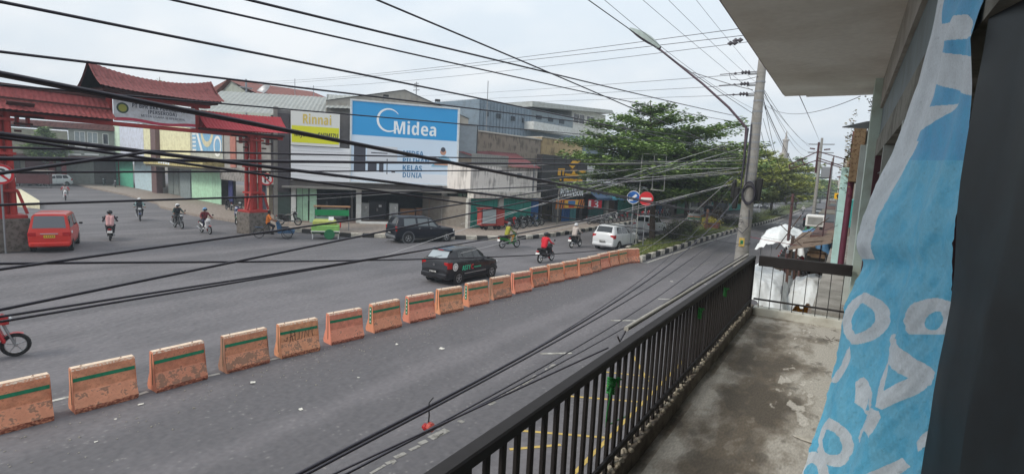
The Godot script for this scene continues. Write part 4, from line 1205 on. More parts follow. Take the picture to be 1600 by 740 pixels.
	ebox("wall", g, worn("salmon_wall", S(176, 116, 104), 0.9, 4.0), -10.6, -9.2, 4.2, 8.0, -0.1, 0.0)
	ebox("lintel", g, worn("lintel_grey", S(150, 148, 148), 0.9, 3.0, "dirty"), -12.6, -5.0, 2.9, 4.15, -0.3, 0.3)
	room(g, -12.6, 0.5, 0.2, 4.1, -6.0, -2.6, dark)
	ebox("blue_curtain", g, worn("curtain_blue", S(44, 48, 104)), -12.3, -11.2, 0.3, 2.9, -0.5, -0.4)
	for i in 2: ebox("glass_door", g, mats["door_glass"], -9.2 + i * 1.3, -8.1 + i * 1.3, 0.25, 2.5, -0.9, -0.85)
	ebox("pillar", g, worn("cream_pillar", S(186, 176, 158)), -4.7, -4.2, 0.2, 4.1, -0.3, 0.05)
	ebox("pillar", g, mats["cream_pillar"], -2.0, -1.6, 0.2, 4.1, -0.3, 0.05)
	ebox("door", g, worn("door_dark_blue", S(46, 44, 62)), -4.1, -2.1, 0.25, 2.9, -0.4, -0.3)
	ebox("lintel", g, mats["lintel_grey"], -5.0, 1.2, 2.95, 3.7, -0.3, 0.5)
	ebox("corner_pier", g, worn("pier_brown", S(64, 58, 60)), -1.0, 1.0, 3.7, 9.0, -0.4, 0.1)
	ebox("corner_pier", g, mats["pier_brown"], -0.7, -0.2, 0.2, 3.7, -0.3, 0.1)
	# lattice in front of the upper wall
	var lt := thing("window_lattice", "dark steel square lattice beside the red gate pillar top", "lattice", T * Vector3(-5.6, 5.0, 0.6), turn)
	var lb := MB.new()
	for i in 6: lb.box(Vector3(i * 0.55, 1.2, 0), Vector3(0.06, 2.4 - i * 0.2, 0.06))
	for i in 5: lb.box(Vector3(1.3, 0.4 + i * 0.5, 0), Vector3(2.7, 0.06, 0.06))
	put("bars", lb.mesh(), mats["black"], lt)

# ---------------------------------------------------------------- buildings further back
func build_background_buildings() -> void:
	# grey gabled house behind the side street shops
	var T := Transform3D(Basis(Vector3.UP, deg_to_rad(-9.5)), Vector3(-42.8, 0, -28.6))
	var gh := thing("gabled_house", "grey plaster gable house with a red tiled roof behind the gate", "building", T.origin, deg_to_rad(-9.5))
	var gp := [Vector2(-31, 6.0), Vector2(-8.0, 6.0), Vector2(-8.0, 10.9), Vector2(-15.0, 12.0), Vector2(-20.6, 14.2), Vector2(-28.5, 11.6), Vector2(-31, 11.2)]
	put("gable_wall", MB.new().prism(gp, 0.4, Transform3D(Basis.IDENTITY, Vector3(0, 0, -4.2))).mesh(), worn("gable_plaster", S(156, 162, 156), 0.9, 5.0), gh)
	var rr := MB.new()
	corrugated(rr, Vector3(-34.0, 11.4, -3.6), Vector3(-20.6, 14.3, -3.6), Vector3(0, 0.1, -10), 0.5, 0.08)
	rr.quad(Vector3(-34, 12.2, -3.0), Vector3(-28.6, 11.75, -3.4), Vector3(-20.6, 14.35, -3.6), Vector3(-30.5, 14.6, -7))
	rr.quad(Vector3(-20.6, 14.3, -3.5), Vector3(-8.0, 11.0, -3.5), Vector3(-8.0, 11.1, -14), Vector3(-20.6, 14.4, -14))
	put("roof", rr.mesh(), worn("old_red_tile", S(128, 78, 70), 0.9, 3.0, "rustic"), gh)
	var dish := thing("satellite_dish", "grey satellite dish on the roof right of the gabled house", "satellite dish", T * Vector3(-13.2, 11.6, -4.6))
	put("bowl", MB.new().lathe([Vector2(0.0, 0.0), Vector2(0.5, 0.06), Vector2(0.95, 0.26), Vector2(1.0, 0.3)], 18, Transform3D(Basis(Vector3.RIGHT, 0.9), Vector3(0, 0.9, 0))).mesh(), mats["steel"], dish)
	put("mast", MB.new().tube([Vector3(0, -0.6, 0), Vector3(0, 0.9, 0)], 0.06, 6).mesh(), mats["steel"], dish)
	for e in [[-9.0, 12.2, 3.2], [-5.0, 11.0, 3.4]]:
		var am := put("roof_antenna", MB.new().tube([Vector3(0, 0, 0), Vector3(0, e[2], 0)], 0.035, 5).mesh(), mats["steel"], null, Transform3D(Basis.IDENTITY, T * Vector3(e[0], e[1] - 1.6, -6)))
		tag(am, "thin bare aerial rod on the roofs, %s one" % ("left" if e[0] < -6 else "right"), "antenna", "roof aerials")
	# blue-grey metal-clad building behind the maroon roof
	var tb := deg_to_rad(82.6)
	var B := Vector3(-25.96, 0, -37.64)
	var clad := worn("blue_grey_sheet", S(116, 132, 148), 0.55, 4.0)
	var mb := thing("metal_clad_building", "blue-grey metal-clad building standing behind the stained concrete wall", "building", B, tb)
	ebox("main_block", mb, clad, 6.5, 15.3, 0.2, 12.4, -24.0, -8.0)
	var ribs := MB.new()
	for i in 17: ribs.box(Vector3(6.7 + i * 0.52, 6.4, -7.98), Vector3(0.06, 11.8, 0.06))
	put("ribs", ribs.mesh(), clad, mb)
	for e in [7.6, 9.2, 9.6, 11.6, 12.0, 13.6]:
		ebox("vent", mb, worn("vent_dark", S(62, 70, 80)), e, e + 0.28, 10.75, 11.25, -7.96, -7.9)
	ebox("low_block", mb, worn("clad_dark", S(96, 112, 128), 0.55, 4.0), 15.35, 33.0, 0.2, 10.2, -22.0, -8.2)
	ebox("balcony_wall", mb, worn("balcony_white", S(198, 202, 204)), 14.0, 22.0, 10.0, 10.9, -8.1, -6.6)
	ebox("upper_room", mb, worn("upper_grey", S(130, 142, 152)), 15.4, 24.5, 10.2, 12.6, -16.0, -8.3)
	for i in 3: ebox("vent", mb, mats["vent_dark"], 16.6 + i * 2.4, 17.6 + i * 2.4, 11.5, 11.95, -8.29, -8.22)
	ebox("upper_room", mb, worn("upper_white", S(204, 206, 206)), 24.6, 33.2, 10.2, 13.8, -16.0, -8.6)
	window(mb, 24.8, 27.6, 11.9, 13.2, -8.55, mats["white"], 2)
	window(mb, 28.0, 30.0, 11.9, 13.2, -8.55, mats["white"], 2)
	put("flat_roof", MB.new().prism([Vector2(15.0, 12.7), Vector2(34.0, 14.1), Vector2(33.4, 14.5), Vector2(15.0, 13.3)], 9.0, Transform3D(Basis.IDENTITY, Vector3(0, 0, -12.2))).mesh(), worn("roof_pale", S(172, 176, 176), 0.7, 4.0), mb)
	# end of the side street, left of frame: two-storey house and dim shop rows
	var h := thing("white_window_house", "two-storey house with white-framed windows at the side street's end", "building", Vector3(-103.5, 0, -27.5), deg_to_rad(72))
	ebox("wall", h, worn("house_grey", S(150, 154, 150), 0.9, 5.0), 5.6, 11.4, 0.2, 8.6, -9.0, 0.0)
	ebox("wall", h, worn("house_cream", S(170, 166, 152), 0.9, 5.0), -20.0, 5.5, 0.2, 8.2, -9.0, -0.2)
	for i in 2: window(h, 6.3 + i * 1.55, 7.6 + i * 1.55, 6.6, 8.3, 0.02, mats["white"], 2, worn("pane_pale", S(150, 160, 166), 0.2))
	window(h, 9.75, 10.5, 6.5, 8.2, 0.05, mats["white"], 1)
	for i in 2: ebox("spandrel", h, mats["white"], 6.3 + i * 1.55, 7.6 + i * 1.55, 5.7, 6.5, 0.0, 0.06)
	for e in [3.2, 4.6, 11.5]: ebox("red_column", h, mats["red_brown"], e, e + 0.6, 0.2, 5.0, 1.6, 2.2)
	for i in 3: ebox("awning_strip", h, mats["white"], 3.2 + i * 2.1, 4.9 + i * 2.1, 4.55 + 0.1 * i, 4.75 + 0.1 * i, 1.2, 2.6)
	ebox("awning", h, worn("awning_rust", S(112, 66, 60), 0.8), -16.0, 11.4, 4.2, 4.5, -0.1, 2.2)
	for i in 7: ebox("shopfront", h, worn("front%d" % (i % 3), [S(92, 88, 84), S(120, 64, 58), S(146, 148, 144)][i % 3], 0.8), -15.5 + i * 4.0, -12.0 + i * 4.0, 0.25, 4.0, -0.05, 0.05)
	put("roof", MB.new().prism([Vector2(-17, 8.6), Vector2(12.2, 8.7), Vector2(11.0, 9.6), Vector2(-16, 9.3)], 10.0, Transform3D(Basis.IDENTITY, Vector3(0, 0, -4.5))).mesh(), mats["old_red_tile"], h)
	var h2 := thing("dim_shop_row", "dim shop row with dark fronts behind the left gate pillar", "building", Vector3(-92, 0, -3.0), deg_to_rad(38))
	ebox("wall", h2, worn("row_grey", S(112, 108, 102), 0.9, 5.0), -16, 11.0, 3.6, 7.0, -9.0, 0.0)
	room(h2, -16, 11.0, 0.2, 3.6, -8.0, -0.8, mats["shop_inside"])
	for i in 7: ebox("pillar", h2, mats["cream_pillar"], -15.8 + i * 4.4, -15.3 + i * 4.4, 0.2, 3.6, -0.6, 0.0)
	for i in 5: window(h2, -14.0 + i * 4.8, -12.0 + i * 4.8, 4.6, 6.2, 0.02, mats["white"], 2)
	put("roof", MB.new().prism([Vector2(-17, 7.0), Vector2(12, 7.0), Vector2(10.5, 8.6), Vector2(-15.5, 8.6)], 10.0, Transform3D(Basis.IDENTITY, Vector3(0, 0, -4.2))).mesh(), mats["old_red_tile"], h2)
	# minaret-like radio tower far down the road
	var tw := thing("lattice_tower", "pale tapering tower rising far off above the roadside trees", "tower", Vector3(-22.2, 0, -230))
	put("shaft", MB.new().lathe([Vector2(2.0, 0), Vector2(1.7, 8), Vector2(1.45, 17)], 8).mesh(), worn("tower_pale", S(166, 158, 152), 0.9, 5.0), tw)
	put("upper_shaft", MB.new().lathe([Vector2(1.7, 17), Vector2(1.75, 18), Vector2(1.0, 18.2), Vector2(0.9, 22.5), Vector2(1.2, 22.6), Vector2(1.2, 23.2), Vector2(0.5, 23.4), Vector2(0.1, 26.4)], 8).mesh(), mats["tower_pale"], tw)
	# low buildings closing the far end of the road
	for e in [[-30.0, -205.0, 13.0, 6.0, "far cream building beyond the median trees, left of the tower", S(178, 170, 156)], [-6.0, -262.0, 16.0, 7.0, "far grey building closing the end of the road", S(150, 152, 152)], [3.8, -150.0, 12.0, 8.0, "far white shop on our side near the second pole", S(190, 190, 186)]]:
		var f := thing("far_building", e[4], "building", Vector3(e[0], 0, e[1]), 0)
		ebox("wall", f, worn("far%d" % int(e[0]), e[5], 0.9, 5.0), -e[2] / 2, e[2] / 2, 0, e[3], -8, 0)
		put("roof", MB.new().prism([Vector2(-e[2] / 2 - 0.5, e[3]), Vector2(e[2] / 2 + 0.5, e[3]), Vector2(0, e[3] + 2.2)], 9.0, Transform3D(Basis.IDENTITY, Vector3(0, 0, -4))).mesh(), mats["old_red_tile"], f)
		for i in 3: window(f, -e[2] / 2 + 1.2 + i * e[2] / 3.3, -e[2] / 2 + 3.0 + i * e[2] / 3.3, 3.4, 5.0, 0.03, mats["white"], 2)

# ---------------------------------------------------------------- our side of the road, beyond the balcony
func build_near_neighbours() -> void:
	var conc: Material = mats["concrete"]
	# next building: pale teal front strip, maroon post, concrete column, ochre rusted panel above
	var nb := thing("neighbour_shop", "neighbouring shop with a pale teal front edge and grey concrete column", "building", Vector3(0, 0, 0))
	ebox("front_strip", nb, worn("teal_strip", S(182, 218, 218), 0.7, 3.0), -0.16, 0.06, 0.14, 5.25, -13.2, -12.9, 0.01)
	ebox("column", nb, conc, 0.12, 0.5, 0.14, 5.5, -11.2, -10.6, 0.02)
	ebox("wall", nb, worn("neighbour_wall", S(168, 176, 174), 0.9, 3.0, "dirty"), 0.2, 6.0, 0.14, 6.0, -22.0, -7.7)
	ebox("floor_slab", nb, conc, -0.25, 0.2, 3.0, 3.2, -22.0, -7.9)
	ebox("rusted_panel", nb, worn("ochre_rust", S(112, 94, 72), 0.9, 0.5, "rustic"), -0.02, 0.18, 4.95, 6.02, -14.4, -12.0, 0.01)
	ebox("parapet", nb, worn("red_brown_wall", S(122, 84, 80), 0.9, 1.6, "rustic"), -0.05, 0.3, 5.2, 6.15, -21.8, -14.6)
	ebox("mint_strip", nb, mats["mint_column"], 0.10, 0.22, 3.2, 5.0, -9.6, -9.3)
	ebox("mint_strip", nb, worn("white_strip", S(196, 202, 200)), 0.08, 0.2, 3.2, 5.4, -8.9, -8.6)
	var mp := put("maroon_post", MB.new().tube([Vector3(0.0, 0.14, -12.0), Vector3(0.03, 5.3, -12.2)], 0.055, 8).mesh(), worn("post_maroon2", S(92, 36, 58), 0.6, 1.0))
	tag(mp, "maroon steel post in front of the neighbouring shop column", "post")
	# concrete canopies over the pavement
	for e in [[-1.25, -0.25, 3.05, -19.6, -16.6, "weathered concrete canopy slab over the pavement, nearer one"], [-1.5, 0.2, 2.85, -26.5, -20.2, "long brown corrugated canopy over the pavement, farther one"]]:
		var cn := thing("shop_canopy", e[5], "canopy", Vector3(0, 0, 0))
		var cm := MB.new()
		corrugated(cm, Vector3(e[0], e[2], e[3]), Vector3(e[0], e[2], e[4]), Vector3(e[1] - e[0], 0.3, 0), 0.3, 0.04)
		put("sheet", cm.mesh(), worn("canopy_brown", S(128, 112, 100), 0.9, 1.5, "dirty"), cn)
		ebox("front_bar", cn, mats["steel"], e[0] - 0.05, e[0] + 0.02, e[2] - 0.1, e[2] - 0.02, e[3], e[4])
		for zz in [e[3] + 0.2, e[4] - 0.2]: ebox("prop", cn, worn("prop_rust", S(96, 70, 64)), e[0], e[0] + 0.06, 0.14, e[2] - 0.05, zz, zz + 0.06)
	# white box unit on the canopy
	var bx := thing("white_air_unit", "white box unit standing on the brown canopy beyond the railing", "air unit", Vector3(-0.95, 3.35, -23.5))
	ebox("case", bx, mats["white"], -0.32, 0.32, 0.0, 0.45, -0.25, 0.25, 0.03)
	ebox("grille", bx, worn("grille_grey", S(150, 152, 152)), -0.25, 0.25, 0.08, 0.37, 0.251, 0.26)
	for e in [-0.22, 0.22]: ebox("foot", bx, mats["black"], e - 0.05, e + 0.05, -0.1, 0.0, -0.2, 0.2)
	# steel sign frame projecting over the pavement
	var sf := thing("sign_frame", "rusty empty steel sign frame projecting over the pavement", "sign frame", Vector3(0, 0, -20))
	var rust := worn("frame_rust", S(84, 58, 64), 0.8, 1.0)
	put("post", MB.new().tube([Vector3(-0.96, 5.3, 0), Vector3(-0.96, 6.3, 0)], 0.032, 8).mesh(), rust, sf)
	for q in [[-1.76, 5.55, -0.96, 6.0], [-1.72, 5.4, -0.96, 5.72], [-0.96, 6.0, 0.0, 5.72], [-0.96, 5.72, 0.0, 5.42], [-0.96, 5.8, -0.1, 5.5], [-1.76, 5.55, -1.72, 5.4], [-0.5, 5.86, -0.5, 5.56], [-0.2, 5.8, -0.2, 5.45], [-1.4, 5.75, -1.3, 5.55]]:
		put("strut", MB.new().bar(Vector3(q[0], q[1], 0), Vector3(q[2], q[3], 0), 0.03, 0.03).mesh(), rust, sf)
	for q in [[-1.05, 6.08, -1.2], [-0.8, 6.06, -0.62]]:
		put("bracket", MB.new().bar(Vector3(q[0], q[1], 0), Vector3(q[2], q[1] + 0.02, 0), 0.05, 0.04).mesh(), rust, sf)
	var p2 := put("maroon_pole", MB.new().tube([Vector3(-0.62, 0.14, -21.5), Vector3(-0.58, 5.75, -21.5)], 0.022, 8).mesh(), rust)
	tag(p2, "thin maroon pole standing right of the sign frame's post", "pole")
	# white tarps over pavement stalls
	var tm := worn("tarp_white", S(226, 230, 234), 0.6, 1.5); tm.cull_mode = BaseMaterial3D.CULL_DISABLED
	stall("white tarpaulin stall roof with small lettering, nearer the road", Vector3(-1.9, 0.14, -17.0), 0.85, 1.9, 2.35, tm, 31)
	stall("sagging white tarpaulin stall with an orange cloth, against the shops", Vector3(-0.5, 0.14, -17.6), 0.75, 1.5, 2.15, tm, 32)
	stall("white tarpaulin stall roof peak showing just above the end rail", Vector3(-2.3, 0.14, -28.5), 1.0, 2.6, 2.9, tm, 33)
	var extra := [["faded blue tarpaulin stall farther down our kerb, nearest the tarps", -33.5, S(84, 132, 176), 2.5], ["green tarpaulin stall down our kerb, between the blue and red ones", -39.5, S(62, 118, 88), 2.6], ["red tarpaulin stall down our kerb, farthest of the coloured ones", -46.0, S(158, 62, 58), 2.7]]
	for k in 3:
		var xm := worn("tarp_extra%d" % k, extra[k][2], 0.7, 1.5); xm.cull_mode = BaseMaterial3D.CULL_DISABLED
		stall(extra[k][0], Vector3(-1.35, 0.14, extra[k][1]), 0.9, 2.2, extra[k][3], xm, 61 + k)
	var oc := put("orange_cloth", cloth(Vector3(-0.85, 1.55, -16.9), 0.5, 0.85, 44), worn("cloth_orange", S(206, 140, 30), 0.9, 0.6))
	mats["cloth_orange"].cull_mode = BaseMaterial3D.CULL_DISABLED
	tag(oc, "orange-yellow cloth hanging inside the nearer white stall", "cloth")
	# planks and rods lying about
	var pl := worn("plank_grey", S(156, 150, 140), 0.9, 0.7, "dirty")
	var plank_at := [[Vector3(-2.0, 0.35, -14.8), Vector3(-1.2, 1.0, -16.5)], [Vector3(-1.8, 0.3, -14.2), Vector3(-1.0, 0.9, -15.6)], [Vector3(-1.6, 0.22, -13.4), Vector3(-0.9, 0.5, -15.2)], [Vector3(-1.3, 0.2, -12.8), Vector3(-1.2, 0.5, -14.6)]]
	for i in 4:
		var o := put("plank", MB.new().bar(plank_at[i][0], plank_at[i][1], 0.16, 0.04).mesh(), pl)
		tag(o, "grey timber plank leaning on the pavement below the end rail, %s from the road" % ["first", "second", "third", "fourth"][i], "plank", "pavement planks")
	var sticks := [[Vector3(-1.2, 3.2, -17.4), Vector3(-0.4, 3.95, -18.5)], [Vector3(-1.6, 3.0, -17.0), Vector3(-1.1, 4.0, -17.8)], [Vector3(-0.9, 3.3, -16.6), Vector3(-0.1, 3.35, -18.0)], [Vector3(-1.7, 3.6, -18.8), Vector3(-0.9, 3.15, -16.8)]]
	for i in 4:
		var o := put("wooden_pole", MB.new().tube([sticks[i][0], sticks[i][1]], 0.014, 6).mesh(), worn("stick_brown", S(86, 70, 62), 0.9, 0.5))
		tag(o, "dark stick propped across the pavement canopy, %s of four" % ["lowest", "second", "third", "topmost"][i], "pole", "canopy sticks")
	var post := put("timber_post", MB.new().box(Vector3(-1.45, 1.6, -20.0), Vector3(0.1, 3.2, 0.1), Basis(Vector3.BACK, -0.03), 0.01).mesh(), worn("post_brown", S(84, 70, 64), 0.9, 0.8))
	tag(post, "square brown timber post behind the white tarpaulins", "post")
	# our side: a long run of shop fronts to the distance
	var cols := [S(176, 184, 182), S(150, 128, 112), S(190, 188, 180), S(120, 128, 134), S(184, 172, 150)]
	for i in 7:
		var z0 := -22.4 - i * 11.5
		var o := thing("kerbside_shop", "kerbside shop on our side of the road, %s beyond the tarps" % ["first", "second", "third", "fourth", "fifth", "sixth", "seventh"][i], "building", Vector3(0, 0, 0), 0, "kerbside shops")
		var x0 := 0.25 - 0.9 * sin(i * 1.1) * 0.3 - i * 0.22
		ebox("wall", o, worn("kerb_wall%d" % (i % 5), cols[i % 5], 0.9, 3.0, "dirty"), x0, x0 + 6.0, 0.14, 5.6 + (i % 3) * 0.8, z0 - 11.2, z0)
		ebox("canopy", o, worn("kerb_canopy%d" % (i % 3), [S(96, 70, 66), S(84, 92, 100), S(120, 116, 108)][i % 3], 0.9), x0 - 1.3, x0, 2.9, 3.05, z0 - 10.5, z0 - 0.5)
		ebox("sign_board", o, worn("kerb_sign%d" % (i % 4), [S(60, 150, 150), S(150, 60, 70), S(70, 80, 130), S(200, 200, 196)][i % 4], 0.6), x0 - 0.08, x0, 3.3, 4.4, z0 - 8.0, z0 - 3.0)
		for k in 3: ebox("shopfront", o, mats["grey_shutter"], x0 - 0.05, x0 + 0.02, 0.2, 2.8, z0 - 3.6 - k * 3.4, z0 - 0.8 - k * 3.4)
	# yellow diamond-like traffic sign hung on the far shop front
	var ys := thing("yellow_arrow_sign", "small yellow square sign with a black arrow beyond the tarps", "sign", Vector3(-0.4, 4.5, -30), 0)
	ebox("plate", ys, mat("sign_amber", S(226, 170, 20), 0.5), -0.14, 0.14, -0.14, 0.14, -0.02, 0.02, 0.01)
	put("arrow", MB.new().prism([Vector2(-0.03, -0.1), Vector2(0.03, -0.1), Vector2(0.03, 0.01), Vector2(0.08, 0.01), Vector2(0.0, 0.1), Vector2(-0.08, 0.01), Vector2(-0.03, 0.01)], 0.01, Transform3D(Basis.IDENTITY, Vector3(0, 0, 0.026))).mesh(), mats["black"], ys)
	put("pole", MB.new().tube([Vector3(0, -4.4, -0.05), Vector3(0, 0.3, -0.05)], 0.03, 6).mesh(), mats["steel"], ys)

func cloth(at: Vector3, w: float, h: float, sd: int) -> ArrayMesh:
	var n := noise(1.8, 3, sd)
	var rows := []
	for i in 16:
		var r := []
		for j in 12:
			r.append(at + Vector3((j / 11.0 - 0.5) * w * (1.0 - 0.3 * i / 15.0), -h * i / 15.0, n.get_noise_2d(j * 0.4, i * 0.3) * 0.12))
		rows.append(r)
	return MB.new().grid(rows, true).mesh()

func stall(label: String, at: Vector3, hw: float, hd: float, h: float, m: Material, sd: int) -> void:
	var o := thing("tarp_stall", label, "stall", at)
	var n := noise(1.2, 3, sd)
	var rows := []
	for i in 23:
		var r := []
		for j in 23:
			var u := (j / 22.0 - 0.5) * 2.0; var v := (i / 22.0 - 0.5) * 2.0
			var peak := 1.0 - 0.16 * absf(u + 0.1) - 0.05 * absf(v)
			var y := h * peak + n.get_noise_2d(u * 1.5, v * 1.5) * 0.10
			var edge := maxf(absf(u), absf(v))
			if edge > 0.8: y -= (edge - 0.8) * 2.6 + n.get_noise_2d(u * 4.0 + 9.0, v * 4.0) * 0.16
			r.append(Vector3(u * hw * minf(1.0, 1.05 - 0.15 * maxf(0.0, edge - 0.8)), y, v * hd))
		rows.append(r)
	put("tarp", MB.new().grid(rows).mesh(), m, o)
	for e in [[-1, -1], [1, -1], [-1, 1], [1, 1]]:
		put("pole", MB.new().tube([Vector3(e[0] * hw * 0.8, 0, e[1] * hd * 0.8), Vector3(e[0] * hw * 0.8, h * 0.88, e[1] * hd * 0.8)], 0.025, 6).mesh(), mats["steel"], o)
	ebox("counter", o, worn("counter_wood", S(132, 110, 90), 0.8, 0.8), -hw * 0.7, hw * 0.7, 0.7, 0.76, -hd * 0.5, hd * 0.5)
	for e in [-0.6, 0.6]: ebox("trestle", o, mats["counter_wood"], -hw * 0.6, hw * 0.6, 0.0, 0.7, hd * e * 0.7 - 0.03, hd * e * 0.7 + 0.03)

# ---------------------------------------------------------------- red gateway across the side street
func tile_roof(za: float, zb: float, eave: Callable, ridge: Callable, ex: float, rx: float) -> ArrayMesh:
	# ribbed roof: slope facing the crossroads and the one behind it; ridge and eave heights vary along the length
	var mb := MB.new()
	var n := int(absf(zb - za) / 0.11)
	for side in [1.0, -1.0]:
		var rows := []
		for i in n + 1:
			var t := float(i) / n
			var z := lerpf(za, zb, t)
			var rib := 0.035 if i % 2 else 0.0
			var row := []
			for k in 5:
				var s := k / 4.0
				var y: float = lerpf(eave.call(t), ridge.call(t), s) - 0.14 * sin(PI * s)
				row.append(Vector3(lerpf(ex, rx, s) * side, y + rib, z))
			rows.append(row)
		for i in n:
			for k in 4:
				if side > 0: mb.quad(rows[i][k], rows[i + 1][k], rows[i + 1][k + 1], rows[i][k + 1])
				else: mb.quad(rows[i + 1][k], rows[i][k], rows[i][k + 1], rows[i + 1][k + 1])
	return mb.mesh()

func build_gate() -> void:
	var red := worn("gate_red", S(164, 46, 42), 0.7, 2.5)
	var tile_c := worn("gate_tile_red", S(168, 44, 56), 0.75, 2.0)
	var tile_b := worn("gate_tile_brown", S(124, 66, 66), 0.85, 2.2, "rustic")
	var tile_l := worn("gate_tile_left", S(138, 62, 62), 0.85, 2.2, "rustic")
	var dk := worn("gate_dark", S(70, 36, 34), 0.9)
	var stone := worn("gate_stone", S(118, 112, 108), 0.95, 1.5, "dirty")
	var G := thing("red_gateway", "red pagoda-roofed gateway spanning the side street", "gateway", Vector3(-34, 0, 0))
	# two pillars: stone plinth, bundle of red tubes with cross pieces
	for e in [[-8.3, 1.6], [-20.95, 1.45]]:
		var z: float = e[0]; var pb: float = e[1]
		ebox("plinth", G, stone, -0.75, 0.75, 0.0, pb, z - 0.78, z + 0.78, 0.03)
		ebox("plinth_cap", G, red, -0.7, 0.7, pb, pb + 0.16, z - 0.72, z + 0.72, 0.02)
		for a in [[-0.3, -0.32], [0.3, -0.32], [-0.3, 0.32], [0.3, 0.32], [0.0, 0.0]]:
			put("pillar", MB.new().tube([Vector3(a[0], pb + 0.1, z + a[1]), Vector3(a[0] * 0.9, 6.6, z + a[1] * 0.82)], 0.13 if a[0] != 0.0 else 0.2, 10).mesh(), red, G)
		for yy in [pb + 1.25, pb + 3.0, 6.2]:
			ebox("cross_piece", G, red, -0.5, 0.5, yy, yy + 0.13, z - 0.48, z + 0.48, 0.01)
		for s in [-1.0, 1.0]:
			put("brace", MB.new().bar(Vector3(0.5, pb + 0.2, z + s * 0.75), Vector3(0.45, pb + 1.3, z + s * 0.45), 0.12, 0.12).mesh(), red, G)
			for k in 3:
				put("bracket", MB.new().box(Vector3(0.2, 6.45 - k * 0.35, z + s * (1.1 - k * 0.22)), Vector3(0.2, 0.1, 1.1 - k * 0.44)).mesh(), dk, G)
	put("brace", MB.new().bar(Vector3(0.6, 1.6, -7.75), Vector3(0.45, 4.2, -8.5), 0.16, 0.16).mesh(), red, G)
	# beams
	ebox("lintel", G, red, -0.3, 0.3, 6.42, 6.62, -23.0, -3.0, 0.01)
	ebox("lintel", G, dk, -0.5, 0.5, 6.62, 6.74, -12.7, -3.0)
	ebox("lintel", G, dk, -0.5, 0.5, 6.62, 6.74, -23.0, -17.3)
	ebox("lintel", G, red, -0.35, 0.35, 7.95, 8.15, -18.0, -12.2, 0.01)
	ebox("soffit", G, dk, -1.2, 1.2, 8.12, 8.26, -18.0, -12.1)
	for z in [-12.75, -17.25]: ebox("post", G, red, -0.2, 0.2, 6.6, 8.1, z - 0.14, z + 0.14, 0.01)
	for z in [-7.4, -8.0, -9.0, -9.4, -20.1, -20.7, -21.4, -22.0]: ebox("baluster", G, red, -0.15, 0.15, 6.0, 6.44, z - 0.05, z + 0.05)
	# roofs: low wings left and right, raised swept roof in the middle
	put("wing_roof", tile_roof(-17.35, -23.0, func(t): return 6.72 + 0.16 * t * t, func(t): return 7.8 + 0.2 * t * t, 1.15, 0.0), tile_c, G)
	put("wing_roof", tile_roof(-3.0, -12.65, func(t): return 6.66, func(t): return 7.84, 1.3, 0.0), tile_l, G)
	put("ridge_cap", MB.new().box(Vector3(0, 7.86, -7.8), Vector3(0.24, 0.16, 9.7)).mesh(), dk, G)
	put("roof_step", MB.new().box(Vector3(0.7, 7.22, -7.8), Vector3(0.08, 0.09, 9.6)).mesh(), dk, G)
	put("wing_gap", MB.new().box(Vector3(0.98, 6.95, -8.9), Vector3(0.06, 0.3, 1.0), Basis(Vector3.BACK, -0.75)).mesh(), dk, G)
	put("main_roof", tile_roof(-11.9, -18.25, func(t): return 8.22 + 0.12 * pow(2.0 * absf(t - 0.5), 3.0), func(t): return 9.16 + 0.46 * pow(2.0 * absf(t - 0.5), 2.2), 1.5, 0.0), tile_b, G)
	for e in [[-12.0, 1.0], [-18.15, -1.0]]:
		put("gable_end", MB.new().tri3(Vector3(1.4, 8.25, e[0]), Vector3(-1.4, 8.25, e[0]), Vector3(0, 9.6, e[0])).mesh(), dk, G)
	# bank banner hung in the gateway
	var bn := thing("bank_banner", "white bank banner with a round emblem hung in the red gateway", "banner", Vector3(-33.6, 6.66, -14.95), PI / 2)
	ebox("sheet", bn, worn("banner_white", S(204, 206, 214), 0.7, 2.0), -2.1, 2.1, 0.0, 1.16, -0.02, 0.0)
	var rows := []
	for i in 3:
		var r := []
		for j in 24: r.append(Vector3(-2.1 + 4.2 * j / 23.0, (0.02 + 0.16 * i / 2.0) + 0.06 * sin(j * 0.35) , 0.004))
		rows.append(r)
	put("red_wave", MB.new().grid(rows).mesh(), mat("wave_red", S(176, 48, 74), 0.6), bn)
	put("emblem", MB.new().disc(Vector3(-1.68, 0.72, 0.006), Vector3.BACK, 0.29, 24).mesh(), mat("emblem_dark", S(52, 70, 58), 0.6), bn)
	put("emblem", MB.new().disc(Vector3(-1.68, 0.72, 0.010), Vector3.BACK, 0.2, 20).mesh(), mat("emblem_gold", S(150, 150, 62), 0.6), bn)
	var lt := mat("letter_slate", S(60, 62, 78), 0.6)
	text(bn, "PT BPR BKK PURBALINGGA", 0.22, Vector3(0.32, 0.92, 0.006), lt, true, 3.1)
	text(bn, "(PERSERODA)", 0.2, Vector3(0.3, 0.66, 0.006), lt, true, 1.5)
	text(bn, "MITRA USAHA TERPERCAYA", 0.13, Vector3(0.35, 0.42, 0.006), lt, false, 2.3)

# ---------------------------------------------------------------- trees and shrubs
func leaf_tri(mb: MB, p: Vector3, size: float, col: Color, flat := 0.6) -> void:
	# one small leaf spray: a folded diamond of two faces
	var a := rng.randf() * TAU
	var d := Vector3(cos(a), rng.randf_range(-0.35, 0.35) * (1.6 - flat), sin(a)).normalized() * size
	var up := Vector3(rng.randf_range(-1, 1) * (1.0 - flat), 1.0, rng.randf_range(-1, 1) * (1.0 - flat)).normalized()
	var w := d.cross(up).normalized() * size * 0.42
	var mid := p + up * size * 0.08
	mb.tri(p - d * 0.5, mid + w, p + d * 0.5)
	mb.tri(p - d * 0.5, p + d * 0.5, mid - w)
	for k in 6: mb.c.append(col)

